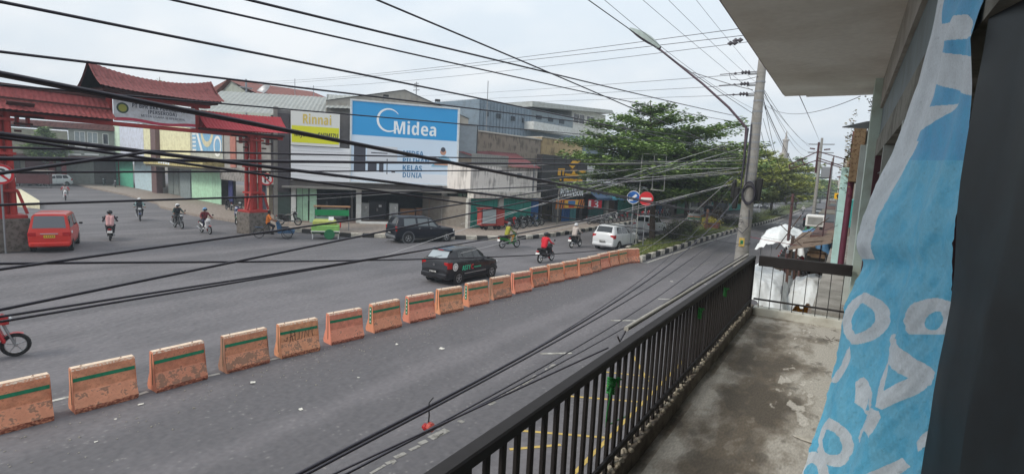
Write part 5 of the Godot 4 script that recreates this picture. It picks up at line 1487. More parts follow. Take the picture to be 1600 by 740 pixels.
func leaf_mat() -> StandardMaterial3D:
	var m := mat("leaf", Color.WHITE, 0.65)
	m.vertex_color_use_as_albedo = true
	m.cull_mode = BaseMaterial3D.CULL_DISABLED
	m.backlight_enabled = true
	m.backlight = Color(0.4, 0.45, 0.2)
	return m

func layered_tree(called: String, label: String, at: Vector3, h: float, rad: float, low: float, leaves: int, c0: Color, c1: Color, lean := Vector3.ZERO, size := 0.3, group := "") -> void:
	# spreading roadside tree: tiers of near-level limbs carrying flat sprays of leaves
	var o := thing(called, label, "tree", at, 0.0, group)
	var tr := MB.new(); var cr := MB.new()
	tr.tube([Vector3.ZERO, Vector3(0.05, h * 0.3, 0.03) + lean * 0.2, Vector3(0, h * 0.6, 0) + lean * 0.6, Vector3(0, h * 0.97, 0) + lean], [h * 0.022, h * 0.018, h * 0.011, 0.03], 9)
	var limbs := []
	var tiers := 8
	for k in tiers:
		var f := float(k) / (tiers - 1)
		var y := lerpf(low, h * 0.93, f)
		var n := 10 if f < 0.6 else 7
		var L := rad * (sin(PI * (0.28 + 0.66 * f)) * 0.9 + 0.1) * (1.08 - 0.38 * f)
		for i in n:
			var a := TAU * (i + rng.randf() * 0.7) / n + k * 1.3
			var len := L * rng.randf_range(0.62, 1.12)
			var d := Vector3(cos(a), 0, sin(a))
			var b := Vector3(0, y - rng.randf_range(0.2, 0.8), 0) + lean * (y / h)
			var rise := len * rng.randf_range(0.06, 0.26)
			var e := b + d * len + Vector3(0, rise, 0)
			var m := b.lerp(e, 0.5) + Vector3(0, len * 0.03, 0)
			tr.tube([b, m, e], [0.035 + 0.012 * len, 0.02 + 0.006 * len, 0.012], 5, false)
			limbs.append([b, m, e, d, len])
	# every limb carries alternate twigs; leaves line the twigs in flat, upswept sprays
	var twigs := []
	var total := 0.0
	for q in limbs:
		var d: Vector3 = q[3]; var side := d.cross(Vector3.UP)
		var nt := int(6 + q[4] * 2.2)
		for k in nt:
			var s := lerpf(0.12, 1.0, (k + rng.randf() * 0.8) / nt)
			var p: Vector3 = q[0].lerp(q[1], s * 2.0) if s < 0.5 else q[1].lerp(q[2], minf(s * 2.0 - 1.0, 1.0))
			var sg := 1.0 if k % 2 else -1.0
			var tl: float = q[4] * rng.randf_range(0.16, 0.34) * (1.2 - 0.75 * s) + 0.35
			var e := p + (side * sg * rng.randf_range(0.5, 1.0) + d * rng.randf_range(0.5, 1.0)).normalized() * tl + Vector3(0, tl * rng.randf_range(0.0, 0.4), 0)
			twigs.append([p, e, tl, 0.0]); total += tl
			if size < 0.4 and rng.randf() < 0.5: tr.tube([p, e], [0.014, 0.005], 3, false)
	for w in twigs:
		var n := int(leaves * w[2] / total)
		for k in n:
			var s := rng.randf()
			var p: Vector3 = w[0].lerp(w[1], s)
			p += Vector3(rng.randfn(0, 0.16), rng.randfn(0, 0.15), rng.randfn(0, 0.17)) * (1.3 - 0.7 * s)
			leaf_tri(cr, p, size * rng.randf_range(0.6, 1.15), c0.lerp(c1, rng.randf()) * rng.randf_range(0.8, 1.25), 0.6)
	put("trunk", tr.mesh(), worn("bark", S(104, 88, 74), 0.95, 0.8, "dirty"), o)
	put("crown", cr.mesh(), leaf_mat(), o)

func round_shrub(called: String, label: String, at: Vector3, r: Vector3, leaves: int, c0: Color, c1: Color, group := "") -> void:
	var o := thing(called, label, "shrub", at, 0.0, group)
	var st := MB.new(); var cr := MB.new()
	var tips := []
	for i in 14:
		var a := rng.randf() * TAU
		var e := Vector3(cos(a) * r.x * rng.randf_range(0.3, 0.9), r.y * rng.randf_range(0.9, 1.9), sin(a) * r.z * rng.randf_range(0.3, 0.9))
		st.tube([Vector3(cos(a) * 0.06, 0, sin(a) * 0.06), e * 0.5 + Vector3(0, 0.05, 0), e], [0.022, 0.015, 0.006], 4, false)
		tips.append(e)
	for i in leaves:
		var e: Vector3 = tips[rng.randi() % 14]
		var p := e * rng.randf_range(0.45, 1.05) + Vector3(rng.randfn(0, 0.22) * r.x, rng.randfn(0, 0.2) * r.y, rng.randfn(0, 0.22) * r.z)
		p.y = maxf(p.y, 0.05)
		leaf_tri(cr, p, rng.randf_range(0.09, 0.17), c0.lerp(c1, rng.randf()) * rng.randf_range(0.8, 1.2), 0.2)
	put("stems", st.mesh(), mats["bark"], o)
	put("foliage", cr.mesh(), leaf_mat(), o)

func build_trees() -> void:
	var dk0 := Color(0.085, 0.15, 0.042); var dk1 := Color(0.27, 0.38, 0.10)
	layered_tree("spreading_tree", "big dark-green layered tree on the median behind the round signs", Vector3(-12.95, 0.2, -41.8), 11.2, 8.6, 3.5, 62000, dk0, dk1, Vector3(-0.8, 0, 0.5), 0.30, "median trees")
	var yg0 := Color(0.20, 0.24, 0.05); var yg1 := Color(0.44, 0.46, 0.10)
	layered_tree("spreading_tree", "yellow-green tree just left of the concrete pole", Vector3(-12.9, 0.2, -64), 9.6, 7.2, 3.2, 26000, yg0, yg1, Vector3(0.6, 0, 0), 0.34, "median trees")
	layered_tree("spreading_tree", "yellow-green tree just right of the concrete pole", Vector3(-9.9, 0.2, -70), 10.0, 7.4, 3.0, 30000, yg0, yg1, Vector3.ZERO, 0.38, "median trees")
	layered_tree("spreading_tree", "yellowish tree under the pale far tower", Vector3(-10.4, 0.2, -96), 10.0, 7.0, 2.8, 18000, yg0, yg1, Vector3.ZERO, 0.42, "median trees")
	layered_tree("spreading_tree", "dark green tree right of the pale far tower", Vector3(-9.5, 0.2, -132), 12.0, 6.2, 2.6, 13000, dk0, dk1, Vector3.ZERO, 0.5, "median trees")
	layered_tree("spreading_tree", "dark tree beyond the parade shops behind the big tree", Vector3(-19.0, 0.2, -76), 11.0, 7.0, 3.4, 13000, dk0, dk1, Vector3.ZERO, 0.45, "parade trees")
	layered_tree("spreading_tree", "dark tree farther along the parade behind the parked motorcycles", Vector3(-18.5, 0.2, -100), 11.5, 7.5, 3.0, 11000, dk0, dk1, Vector3.ZERO, 0.5, "parade trees")
	layered_tree("roadside_tree", "hazy green tree at the far end of the road, left side", Vector3(-15.0, 0, -175), 12.0, 8.0, 2.5, 8000, dk0, dk1, Vector3.ZERO, 0.6, "far trees")
	layered_tree("roadside_tree", "hazy green tree at the far end of the road, middle", Vector3(-8.0, 0, -215), 11.0, 8.0, 2.0, 7000, dk0, dk1, Vector3.ZERO, 0.7, "far trees")
	layered_tree("roadside_tree", "hazy green tree at the far end of the road, right side", Vector3(1.5, 0, -190), 11.0, 6.0, 2.0, 6000, dk0, dk1, Vector3.ZERO, 0.7, "far trees")
	layered_tree("street_tree", "dark tree at the end of the side street, under the left wing roof", Vector3(-99.5, 0.2, -29.3), 8.8, 2.9, 4.2, 7000, dk0, dk1, Vector3.ZERO, 0.4, "side street trees")
	layered_tree("street_tree", "tree top showing above the left wing of the red gateway", Vector3(-112, 0.2, -19), 15.0, 7.0, 6.0, 8000, dk0, dk1, Vector3.ZERO, 0.5, "side street trees")
	layered_tree("street_tree", "small tree top peeping above the gateway's swept roof", Vector3(-92, 0.2, -41.5), 17.6, 4.5, 10.0, 5000, dk0, dk1, Vector3.ZERO, 0.45, "side street trees")
	# shrubs on the median
	var sh := [
		[Vector3(-11.4, 0.2, -42.6), Vector3(0.95, 0.62, 1.2), 1500, Color(0.05, 0.055, 0.03), Color(0.12, 0.12, 0.05), "dark brownish-green shrub near the median nose"],
		[Vector3(-12.3, 0.2, -47.0), Vector3(1.3, 0.85, 1.3), 1800, Color(0.06, 0.10, 0.03), Color(0.16, 0.19, 0.05), "rounded green shrub behind the brownish one on the median"],
		[Vector3(-12.2, 0.2, -51.0), Vector3(1.0, 0.7, 1.2), 1200, Color(0.07, 0.09, 0.03), Color(0.2, 0.15, 0.05), "olive shrub before the thin brown median post"],
		[Vector3(-11.9, 0.2, -58.5), Vector3(1.0, 0.55, 1.1), 1300, Color(0.28, 0.24, 0.02), Color(0.42, 0.36, 0.04), "bright yellow-leaved shrub on the median"],
		[Vector3(-12.2, 0.2, -62.0), Vector3(0.8, 1.0, 0.9), 1000, Color(0.10, 0.06, 0.03), Color(0.2, 0.13, 0.05), "reddish-brown shrub behind the yellow-leaved one"],
		[Vector3(-11.8, 0.2, -67.0), Vector3(1.0, 0.6, 1.4), 1000, Color(0.08, 0.08, 0.03), Color(0.22, 0.2, 0.06), "low mixed shrub left of the concrete pole"],
	]
	for q in sh: round_shrub("median_shrub", q[5], q[0], q[1], q[2], q[3], q[4], "median shrubs")
	for i in 12:
		var z := -72.0 - i * 5.5
		round_shrub("median_shrub", "low hedge shrub on the median right of the concrete pole, clump %s counting away" % ["one", "two", "three", "four", "five", "six", "seven", "eight", "nine", "ten", "eleven", "twelve"][i], Vector3(-10.3 + 0.3 * sin(i * 2.1), 0.2, z), Vector3(1.2, 0.55 + 0.2 * (i % 2), 2.2), 520, Color(0.07, 0.11, 0.03), Color(0.17, 0.2, 0.06), "median hedge")
	var weeds := [[Vector3(0.2, 5.75, -7.75), "small weed sprouting from our wall corner under the soffit"], [Vector3(0.0, 5.95, -13.0), "rusty creeper growing on the ochre panel next door"]]
	for i in 2:
		var w := thing("weed", weeds[i][1], "weed", weeds[i][0])
		var cr := MB.new(); var st := MB.new()
		for k in (60 if i == 0 else 240):
			var p := Vector3(rng.randfn(-0.02, 0.05), rng.randfn(0.06, 0.06), rng.randfn(0, 0.06)) if i == 0 else Vector3(rng.randfn(-0.06, 0.05), rng.randfn(-0.45, 0.35), rng.randfn(0, 0.5))
			leaf_tri(cr, p, 0.035 if i == 0 else 0.06, Color(0.16, 0.10, 0.04).lerp(Color(0.10, 0.12, 0.04), rng.randf()), 0.1)
			if k % 4 == 0: st.tube([Vector3(0, -0.08 if i == 0 else p.y - 0.1, 0), p], 0.003, 3, false)
		put("stems", st.mesh(), mats["bark"], w).set_meta("kind", "stuff")
		put("foliage", cr.mesh(), leaf_mat(), w)

# ---------------------------------------------------------------- concrete barriers between the carriageways
const BARRIERS := [[-11.9, -2.86, -0.07], [-11.81, -4.17, -0.075], [-11.72, -5.48, -0.028], [-11.62, -6.9, -0.076], [-11.49, -8.23, -0.166], [-11.43, -9.67, -0.159], [-11.39, -11.14, -0.107], [-11.29, -12.58, -0.183], [-11.23, -13.99, -0.222], [-11.15, -15.47, -0.178], [-11.1, -16.95, -0.178], [-11.04, -18.42, -0.2], [-11.11, -20.01, -0.188], [-10.99, -21.34, -0.209], [-10.88, -22.61, -0.219], [-10.78, -24.05, -0.2], [-10.74, -25.15, -0.15], [-10.78, -26.45, -0.1], [-10.72, -27.7, -0.1], [-10.6, -28.8, -0.1], [-10.35, -29.75, -0.5]]

# painted concrete with scraped, dirt-caked patches on the sloping foot; u along, v from top to toe
func barrier_picture(i: int) -> ImageTexture:
	var w := 256; var h := 192
	var n0 := noise(0.016, 4, 130 + i * 9); var n1 := noise(0.06, 4, 131 + i * 9); var n2 := noise(0.3, 2, 132 + i)
	var base: Vector3 = [Vector3(206, 138, 106), Vector3(210, 144, 112), Vector3(198, 128, 100), Vector3(208, 142, 110), Vector3(212, 150, 112), Vector3(214, 136, 112), Vector3(210, 140, 108)][i]
	var amt: float = [0.15, 0.1, 0.55, 0.62, 0.3, -0.25, -0.1][i]
	var out := PackedByteArray(); out.resize(w * h * 3)
	var k := 0
	for y in h:
		var v := float(y) / h
		for x in w:
			var a := n0.get_noise_2d(x, y * 1.3); var b := n1.get_noise_2d(x, y * 1.4); var g := n2.get_noise_2d(x, y)
			var col := base * (1.0 + a * 0.14 + g * 0.05)
			col = col.lerp(Vector3(176, 104, 78), clampf(b * 1.6 - 0.25, 0.0, 0.5))
			if v > 0.53 and v < 0.88: col = col.lerp(Vector3(222, 156, 128), 0.35)      # sloping foot tinted paler: painted-in light on the face turned upward
			var foot := 1.0 if v > 0.55 and v < 0.9 else 0.0
			var d := a * 1.5 + b * 0.9 + amt - 0.32 + (foot - 1.0) * 0.9
			var t := clampf(d * 1.7, 0.0, 0.65)
			col = col.lerp(Vector3(118, 98, 84), t)
			if v > 0.885: col = col.lerp(Vector3(138, 78, 62), clampf(0.55 + b * 1.2, 0.0, 0.9))
			if v < 0.05: col = col.lerp(Vector3(228, 208, 190), clampf(0.6 + b * 1.5, 0.0, 1.0))
			out[k] = int(clampf(col.x, 0, 255)); out[k + 1] = int(clampf(col.y, 0, 255)); out[k + 2] = int(clampf(col.z, 0, 255))
			k += 3
	return ImageTexture.create_from_image(Image.create_from_data(w, h, false, Image.FORMAT_RGB8, out))

func build_barriers() -> void:
	var prof := [Vector2(0.205, 0.0), Vector2(0.228, 0.06), Vector2(0.225, 0.10), Vector2(0.105, 0.39), Vector2(0.083, 0.80), Vector2(0.07, 0.83)]
	var poly := []
	for p in prof: poly.append(p)
	for i in prof.size(): poly.append(Vector2(-prof[prof.size() - 1 - i].x, prof[prof.size() - 1 - i].y))
	# cast body, its lower edge chipped differently on each variant; u runs along, v up the profile
	var bodies := []
	var vv := [0.0, 0.07, 0.12, 0.48, 0.96, 1.0]
	for v in 4:
		var mb := MB.new()
		var rows := []
		var n := 15
		for i in n:
			var row := []
			var z := lerpf(0.503, -0.503, i / float(n - 1))
			for k in poly.size():
				var p: Vector2 = poly[k]
				var q := p
				if p.y < 0.11: q.x *= 1.0 - maxf(0.0, rng.randf_range(-0.06, 0.10))
				if p.y > 0.8: q.y -= maxf(0.0, rng.randf_range(-0.05, 0.012))
				row.append(Vector3(q.x, q.y, z))
			rows.append(row)
		for i in n - 1:
			for k in poly.size() - 1:
				mb.quad(rows[i + 1][k], rows[i + 1][k + 1], rows[i][k + 1], rows[i][k])
				var u0 := i / float(n - 1); var u1 := (i + 1) / float(n - 1)
				var v0: float = 1.0 - vv[k] if k < 6 else 1.0 - vv[11 - k]; var v1: float = 1.0 - vv[k + 1] if k + 1 < 6 else 1.0 - vv[10 - k]
				var ua := Vector2(u1, v0); var ub := Vector2(u1, v1); var ud := Vector2(u0, v1); var ue := Vector2(u0, v0)
				mb.uv.append_array([ua, ud, ub, ua, ue, ud])
		for e in [0, n - 1]:
			for k in range(1, poly.size() - 1):
				if e == n - 1: mb.tri(rows[e][0], rows[e][k + 1], rows[e][k])
				else: mb.tri(rows[e][0], rows[e][k], rows[e][k + 1])
				mb.uv.append_array([Vector2(0.02, 0.3), Vector2(0.03, 0.35), Vector2(0.02, 0.32)])
		bodies.append(mb.mesh())
	var ms := []
	for i in 7:
		var m := mat("barrier_paint%d" % i, Color.WHITE, 0.88)
		m.albedo_texture = barrier_picture(i)
		m.normal_enabled = true; m.normal_texture = meshes["bump"]; m.normal_scale = 0.25
		ms.append(m)
	var pale := worn("barrier_pale", S(222, 200, 180), 0.85, 0.6)
	var green := worn("stripe_green", S(18, 128, 92), 0.6, 0.8)
	var ord := ["first", "second", "third", "fourth", "fifth", "sixth", "seventh", "eighth", "ninth", "tenth", "eleventh", "twelfth", "thirteenth", "fourteenth", "fifteenth", "sixteenth", "seventeenth", "eighteenth", "nineteenth", "twentieth", "last"]
	var refl := [6, 7, 9, 14]
	for i in BARRIERS.size():
		var q = BARRIERS[i]
		var extra := " with black scrawl on it" if i == 4 else (" with a dotted green end strip" if i in refl else "")
		var o := thing("road_barrier", "orange concrete barrier%s, %s from the left of the row" % [extra, ord[i]], "barrier", Vector3(q[0], 0, q[1]), q[2], "row of orange barriers")
		put("body", bodies[i % 4], ms[[0, 1, 2, 3, 4, 5, 6, 5, 4, 6, 3, 5, 2, 1, 6, 0, 3, 5, 1, 4, 2][i]], o)
		# pale strip along the top and two lifting eyes
		put("pale_top", MB.new().box(Vector3(0.0, 0.834, 0), Vector3(0.13, 0.008, 0.99)).mesh(), pale, o)
		for s in [-0.3, 0.33]:
			put("lifting_eye", MB.new().tube([Vector3(0.02, 0.83, s), Vector3(0.02, 0.865, s + 0.01), Vector3(0.02, 0.83, s + 0.035)], 0.006, 5).mesh(), worn("eye_rust", S(120, 66, 50)), o)
		# green reflective band on both faces, following the batter
		if i != 20:
			var z0 := -0.49 if i != 10 else -0.1
			for s in [1.0, -1.0]:
				var b := MB.new()
				b.box(Vector3(0, 0, 0), Vector3(0.004, 0.07, 0.49 - z0))
				put("green_band", b.mesh(), green, o, Transform3D(Basis(Vector3.BACK, 0.054 * s), Vector3(0.0955 * s, 0.615, (0.49 + z0) / 2 * 1.0)))
		if i in refl:
			var e := MB.new().box(Vector3(0, 0.5, 0.508), Vector3(0.10, 0.5, 0.008))
			put("end_strip", e.mesh(), green, o)
			for k in 4: put("reflector", MB.new().disc(Vector3(0.0, 0.32 + k * 0.12, 0.514), Vector3.BACK, 0.026, 10).mesh(), mats["white"], o)
		else:
			put("end_strip", MB.new().box(Vector3(0.02, 0.46, 0.506), Vector3(0.028, 0.66, 0.004)).mesh(), worn("end_dark", S(96, 84, 60)), o)
		if i == 4:      # spray-painted scrawl
			var sc := MB.new()
			var X := func(z: float, y: float) -> Vector3: return Vector3(0.106 - (y - 0.39) * 0.054 if y > 0.39 else 0.106 + (0.39 - y) * 0.41, y, z)
			for st in [[[0.40, 0.44], [0.33, 0.40], [0.30, 0.50], [0.34, 0.47]], [[0.25, 0.36], [0.22, 0.64], [0.17, 0.36]], [[0.26, 0.48], [0.10, 0.53]], [[0.12, 0.62], [0.11, 0.38], [0.02, 0.40]], [[0.0, 0.58], [0.01, 0.40], [-0.06, 0.39], [-0.08, 0.56]], [[-0.13, 0.40], [-0.16, 0.58], [-0.24, 0.42], [-0.26, 0.60]], [[-0.3, 0.62], [-0.34, 0.5], [-0.38, 0.63]], [[-0.34, 0.5], [-0.36, 0.4]], [[0.2, 0.66], [0.13, 0.58]]]:
				var path := []
				for p in st: path.append(X.call(p[0], p[1]))
				sc.tube(path, 0.0075, 5)
			put("scrawl", sc.mesh(), mats["black"], o)

# ---------------------------------------------------------------- cars
class Car:
	var st: Array            # [u, bottom, belt, top, half width at belt, half width at top]
	var L: float
	func at(u: float) -> Array:
		for i in st.size() - 1:
			if u <= st[i + 1][0]:
				var t: float = (u - st[i][0]) / (st[i + 1][0] - st[i][0])
				var r := [u]
				for k in range(1, 6): r.append(lerpf(st[i][k], st[i + 1][k], t))
				return r
		return st[st.size() - 1]
	func z(u: float) -> float: return (u - 0.5) * L
	func section(u: float) -> Array:
		var s := at(u)
		var wb: float = s[4]; var wt: float = s[5]
		var yt: float = s[3]; var yb: float = s[2]; var y0: float = s[1]
		var ys := maxf(yb + 0.012, yt - 0.07)
		var h := [Vector2(0, y0), Vector2(wb * 0.88, y0), Vector2(wb * 0.985, y0 + 0.10), Vector2(wb, lerpf(y0, yb, 0.5)), Vector2(wb * 0.995, lerpf(y0, yb, 0.82)), Vector2(wb * 0.965, yb), Vector2(wt, ys), Vector2(wt * 0.86, yt - 0.004), Vector2(wt * 0.45, yt + 0.012), Vector2(0, yt + 0.016)]
		var out := []
		for p in h: out.append(Vector3(p.x, p.y, z(u)))
		for i in range(h.size() - 2, 0, -1): out.append(Vector3(-h[i].x, h[i].y, z(u)))
		out.append(Vector3(0, y0, z(u)))
		return out
	func body() -> ArrayMesh:
		var us := []
		for i in st.size() - 1:
			for k in 3: us.append(lerpf(st[i][0], st[i + 1][0], k / 3.0))
		us.append(st[st.size() - 1][0])
		var rows := []
		for u in us: rows.append(section(u))
		var mb := MB.new().grid(rows, true)
		for e in [0, rows.size() - 1]:
			var r: Array = rows[e]
			var c := Vector3(0, (at(us[e])[1] + at(us[e])[3]) * 0.5, z(us[e]))
			for k in r.size() - 1:
				if e == 0: mb.tri(c, r[k + 1], r[k])
				else: mb.tri(c, r[k], r[k + 1])
		return mb.mesh()
	func side_patch(u0b: float, u1b: float, u0t: float, u1t: float, t0: float, t1: float, side: float, off := 0.007) -> ArrayMesh:
		var rows := []
		for i in 5:
			var t := lerpf(t0, t1, i / 4.0)
			var row := []
			for k in 9:
				var f := (t - t0) / (t1 - t0)
				var u := lerpf(lerpf(u0b, u0t, f), lerpf(u1b, u1t, f), k / 8.0)
				var s := at(u)
				var ys := maxf(s[2] + 0.012, s[3] - 0.07)
				var a := Vector2(s[4] * 0.965, s[2]); var b := Vector2(s[5], ys)
				var p := a.lerp(b, t)
				row.append(Vector3((p.x + off) * side, p.y + off * 0.3, z(u)))
			rows.append(row)
		return MB.new().grid(rows, side > 0).mesh()
	func low_patch(u0: float, u1: float, y0: float, y1: float, side: float, off := 0.006) -> ArrayMesh:   # flat strip on the flank
		var rows := []
		for y in [y0, y1]:
			var row := []
			for k in 13:
				var u := lerpf(u0, u1, k / 12.0)
				row.append(Vector3((at(u)[4] + off) * side, y, z(u)))
			rows.append(row)
		return MB.new().grid(rows, side > 0).mesh()
	func top_patch(u0: float, u1: float, w: float, off := 0.010) -> ArrayMesh:
		var rows := []
		for i in 7:
			var u := lerpf(u0, u1, i / 6.0)
			var s := at(u)
			var row := []
			for k in 9:
				var v := (k / 4.0 - 1.0) * w
				var y: float = s[3] + 0.016 * (1.0 - v * v * 0.9) + off - maxf(0.0, absf(v) - 0.84) * 0.25
				row.append(Vector3(v * s[5], y, z(u) + (off * 0.8 * (1.0 if u > 0.5 else -1.0))))
			rows.append(row)
		return MB.new().grid(rows, true).mesh()

func wheel(parent: Node, at: Vector3, r: float, w: float, side: float, rim_m: Material, spokes := 5) -> void:
	var W := Node3D.new(); W.name = "wheel"; parent.add_child(W, true)
	W.position = at
	var k := "tyre%.3f_%.3f" % [r, w]
	if not meshes.has(k):
		var prof := [Vector2(r * 0.62, -w / 2), Vector2(r * 0.9, -w / 2), Vector2(r, -w * 0.3), Vector2(r, w * 0.3), Vector2(r * 0.9, w / 2), Vector2(r * 0.62, w / 2), Vector2(r * 0.62, -w / 2)]
		meshes[k] = MB.new().lathe(prof, 22, Transform3D(Basis(Vector3.BACK, PI / 2), Vector3.ZERO)).mesh()
		var rim := MB.new()
		rim.lathe([Vector2(r * 0.56, -0.02), Vector2(r * 0.64, -0.02), Vector2(r * 0.64, 0.02), Vector2(r * 0.56, 0.02)], 22, Transform3D(Basis(Vector3.BACK, PI / 2), Vector3.ZERO))
		rim.lathe([Vector2(0, 0.025), Vector2(r * 0.14, 0.02), Vector2(r * 0.16, -0.02)], 10, Transform3D(Basis(Vector3.BACK, -PI / 2), Vector3.ZERO))
		rim.lathe([Vector2(0, 0.025), Vector2(r * 0.14, 0.02), Vector2(r * 0.16, -0.02)], 10, Transform3D(Basis(Vector3.BACK, PI / 2), Vector3.ZERO))
		for s in spokes:
			var a := TAU * s / spokes
			rim.bar(Vector3(0, cos(a), sin(a)) * r * 0.1, Vector3(0, cos(a), sin(a)) * r * 0.6, r * 0.16, 0.03)
		meshes[k + "rim"] = rim.mesh()
		meshes[k + "hub"] = MB.new().lathe([Vector2(0, -0.01), Vector2(r * 0.6, -0.01), Vector2(r * 0.6, 0.01), Vector2(0, 0.01)], 18, Transform3D(Basis(Vector3.BACK, PI / 2), Vector3.ZERO)).mesh()
	put("tyre", meshes[k], mats["rubber"], W)
	put("rim", meshes[k + "rim"], rim_m, W, Transform3D(Basis.IDENTITY, Vector3(side * (w * 0.5 - 0.02), 0, 0)))
	put("hub", meshes[k + "hub"], mats["black"], W, Transform3D(Basis.IDENTITY, Vector3(side * (w * 0.5 - 0.06), 0, 0)))

func car(called: String, label: String, category: String, at: Vector3, turn: float, c: Car, paint: Material, d: Dictionary) -> Node3D:
	var o := thing(called, label, category, at, turn)
	put("body", c.body(), paint, o)
	var glass: Material = d.get("glass", mats["glass_dark"])
	for s in [1.0, -1.0]:
		for w in d.side: put("side_window", c.side_patch(w[0], w[1], w[2], w[3], 0.12, 0.9, s), glass, o)
		for f in d.get("seams", []):
			put("door_seam", c.low_patch(f - 0.0012, f + 0.0012, 0.32, c.at(f)[2] - 0.02, s, 0.003), mats["black"], o)
		for f in d.get("handles", []):
			put("door_handle", mbox(Vector3(0.025, 0.03, 0.14), 0.008), d.get("handle_mat", paint), o, Transform3D(Basis.IDENTITY, Vector3(s * (c.at(f)[4] + 0.006), c.at(f)[2] - 0.09, c.z(f))))
		put("sill", c.low_patch(0.12, 0.9, c.at(0.5)[1] + 0.02, c.at(0.5)[1] + 0.12, s, 0.004), mats["black"], o)
		# mirror
		var mu: float = d.get("mirror", 0.30)
		put("mirror", mbox(Vector3(0.16, 0.11, 0.09), 0.03), d.get("mirror_mat", paint), o, Transform3D(Basis.IDENTITY, Vector3(s * (c.at(mu)[4] + 0.1), c.at(mu)[2] + 0.07, c.z(mu))))
		# wheels and arches
		for u in [d.wf, d.wr]:
			var r: float = d.r
			var x: float = c.at(u)[4]
			put("wheel_arch", MB.new().disc(Vector3(s * (x + 0.004), r * 1.0, c.z(u)), Vector3(s, 0, 0), r * 1.17, 22).mesh(), mats["black"], o)
			wheel(o, Vector3(s * (x - 0.085), r, c.z(u)), r, 0.2, s, d.get("rim", mats["alloy"]))
		var rl: Array = d.rear_light      # [y0, y1, width, wrap u]
		put("tail_light", c.low_patch(rl[3], 0.995, rl[0], rl[1], s, 0.012), mats["red_light"], o)
		var ru: float = 0.998
		put("tail_light", mbox(Vector3(rl[2], rl[1] - rl[0], 0.03), 0.01), mats["red_light"], o, Transform3D(Basis.IDENTITY, Vector3(s * (c.at(0.985)[4] - rl[2] * 0.5), (rl[0] + rl[1]) / 2, c.z(rl[4]) + 0.0)))
		put("headlight", mbox(Vector3(0.34, 0.16, 0.12), 0.04), mats["lamp_glass"], o, Transform3D(Basis(Vector3.UP, s * -0.35), Vector3(s * (c.at(0.04)[4] - 0.14), d.get("head_y", 0.68), c.z(0.028))))
	if d.has("front_glass"): put("windscreen", c.top_patch(d.front_glass[0], d.front_glass[1], 0.9), glass, o)
	if d.has("rear_glass"): put("rear_window", c.top_patch(d.rear_glass[0], d.rear_glass[1], 0.84), d.get("rear_glass_mat", glass), o)
	var zr := c.z(1.0)
	put("rear_bumper", mbox(Vector3(c.at(0.97)[4] * 1.9, 0.2, 0.14), 0.04), d.get("bumper", paint), o, Transform3D(Basis.IDENTITY, Vector3(0, 0.42, zr - 0.01)))
	put("front_bumper", mbox(Vector3(c.at(0.04)[4] * 1.85, 0.2, 0.16), 0.05), d.get("bumper", paint), o, Transform3D(Basis.IDENTITY, Vector3(0, 0.4, c.z(0.0) + 0.04)))
	var pl := put("number_plate", mbox(Vector3(0.42, 0.13, 0.012), 0.003), d.get("plate", mats["black"]), o, Transform3D(Basis.IDENTITY, Vector3(0, d.get("plate_y", 0.62), zr + d.get("plate_z", 0.07))))
	for k in 5: put("plate_digit", mbox(Vector3(0.034, 0.06, 0.004)), d.get("digit", mats["white"]), pl, Transform3D(Basis.IDENTITY, Vector3(-0.15 + k * 0.072 + (0.02 if k > 0 else 0.0), 0.005, 0.008)))
	return o

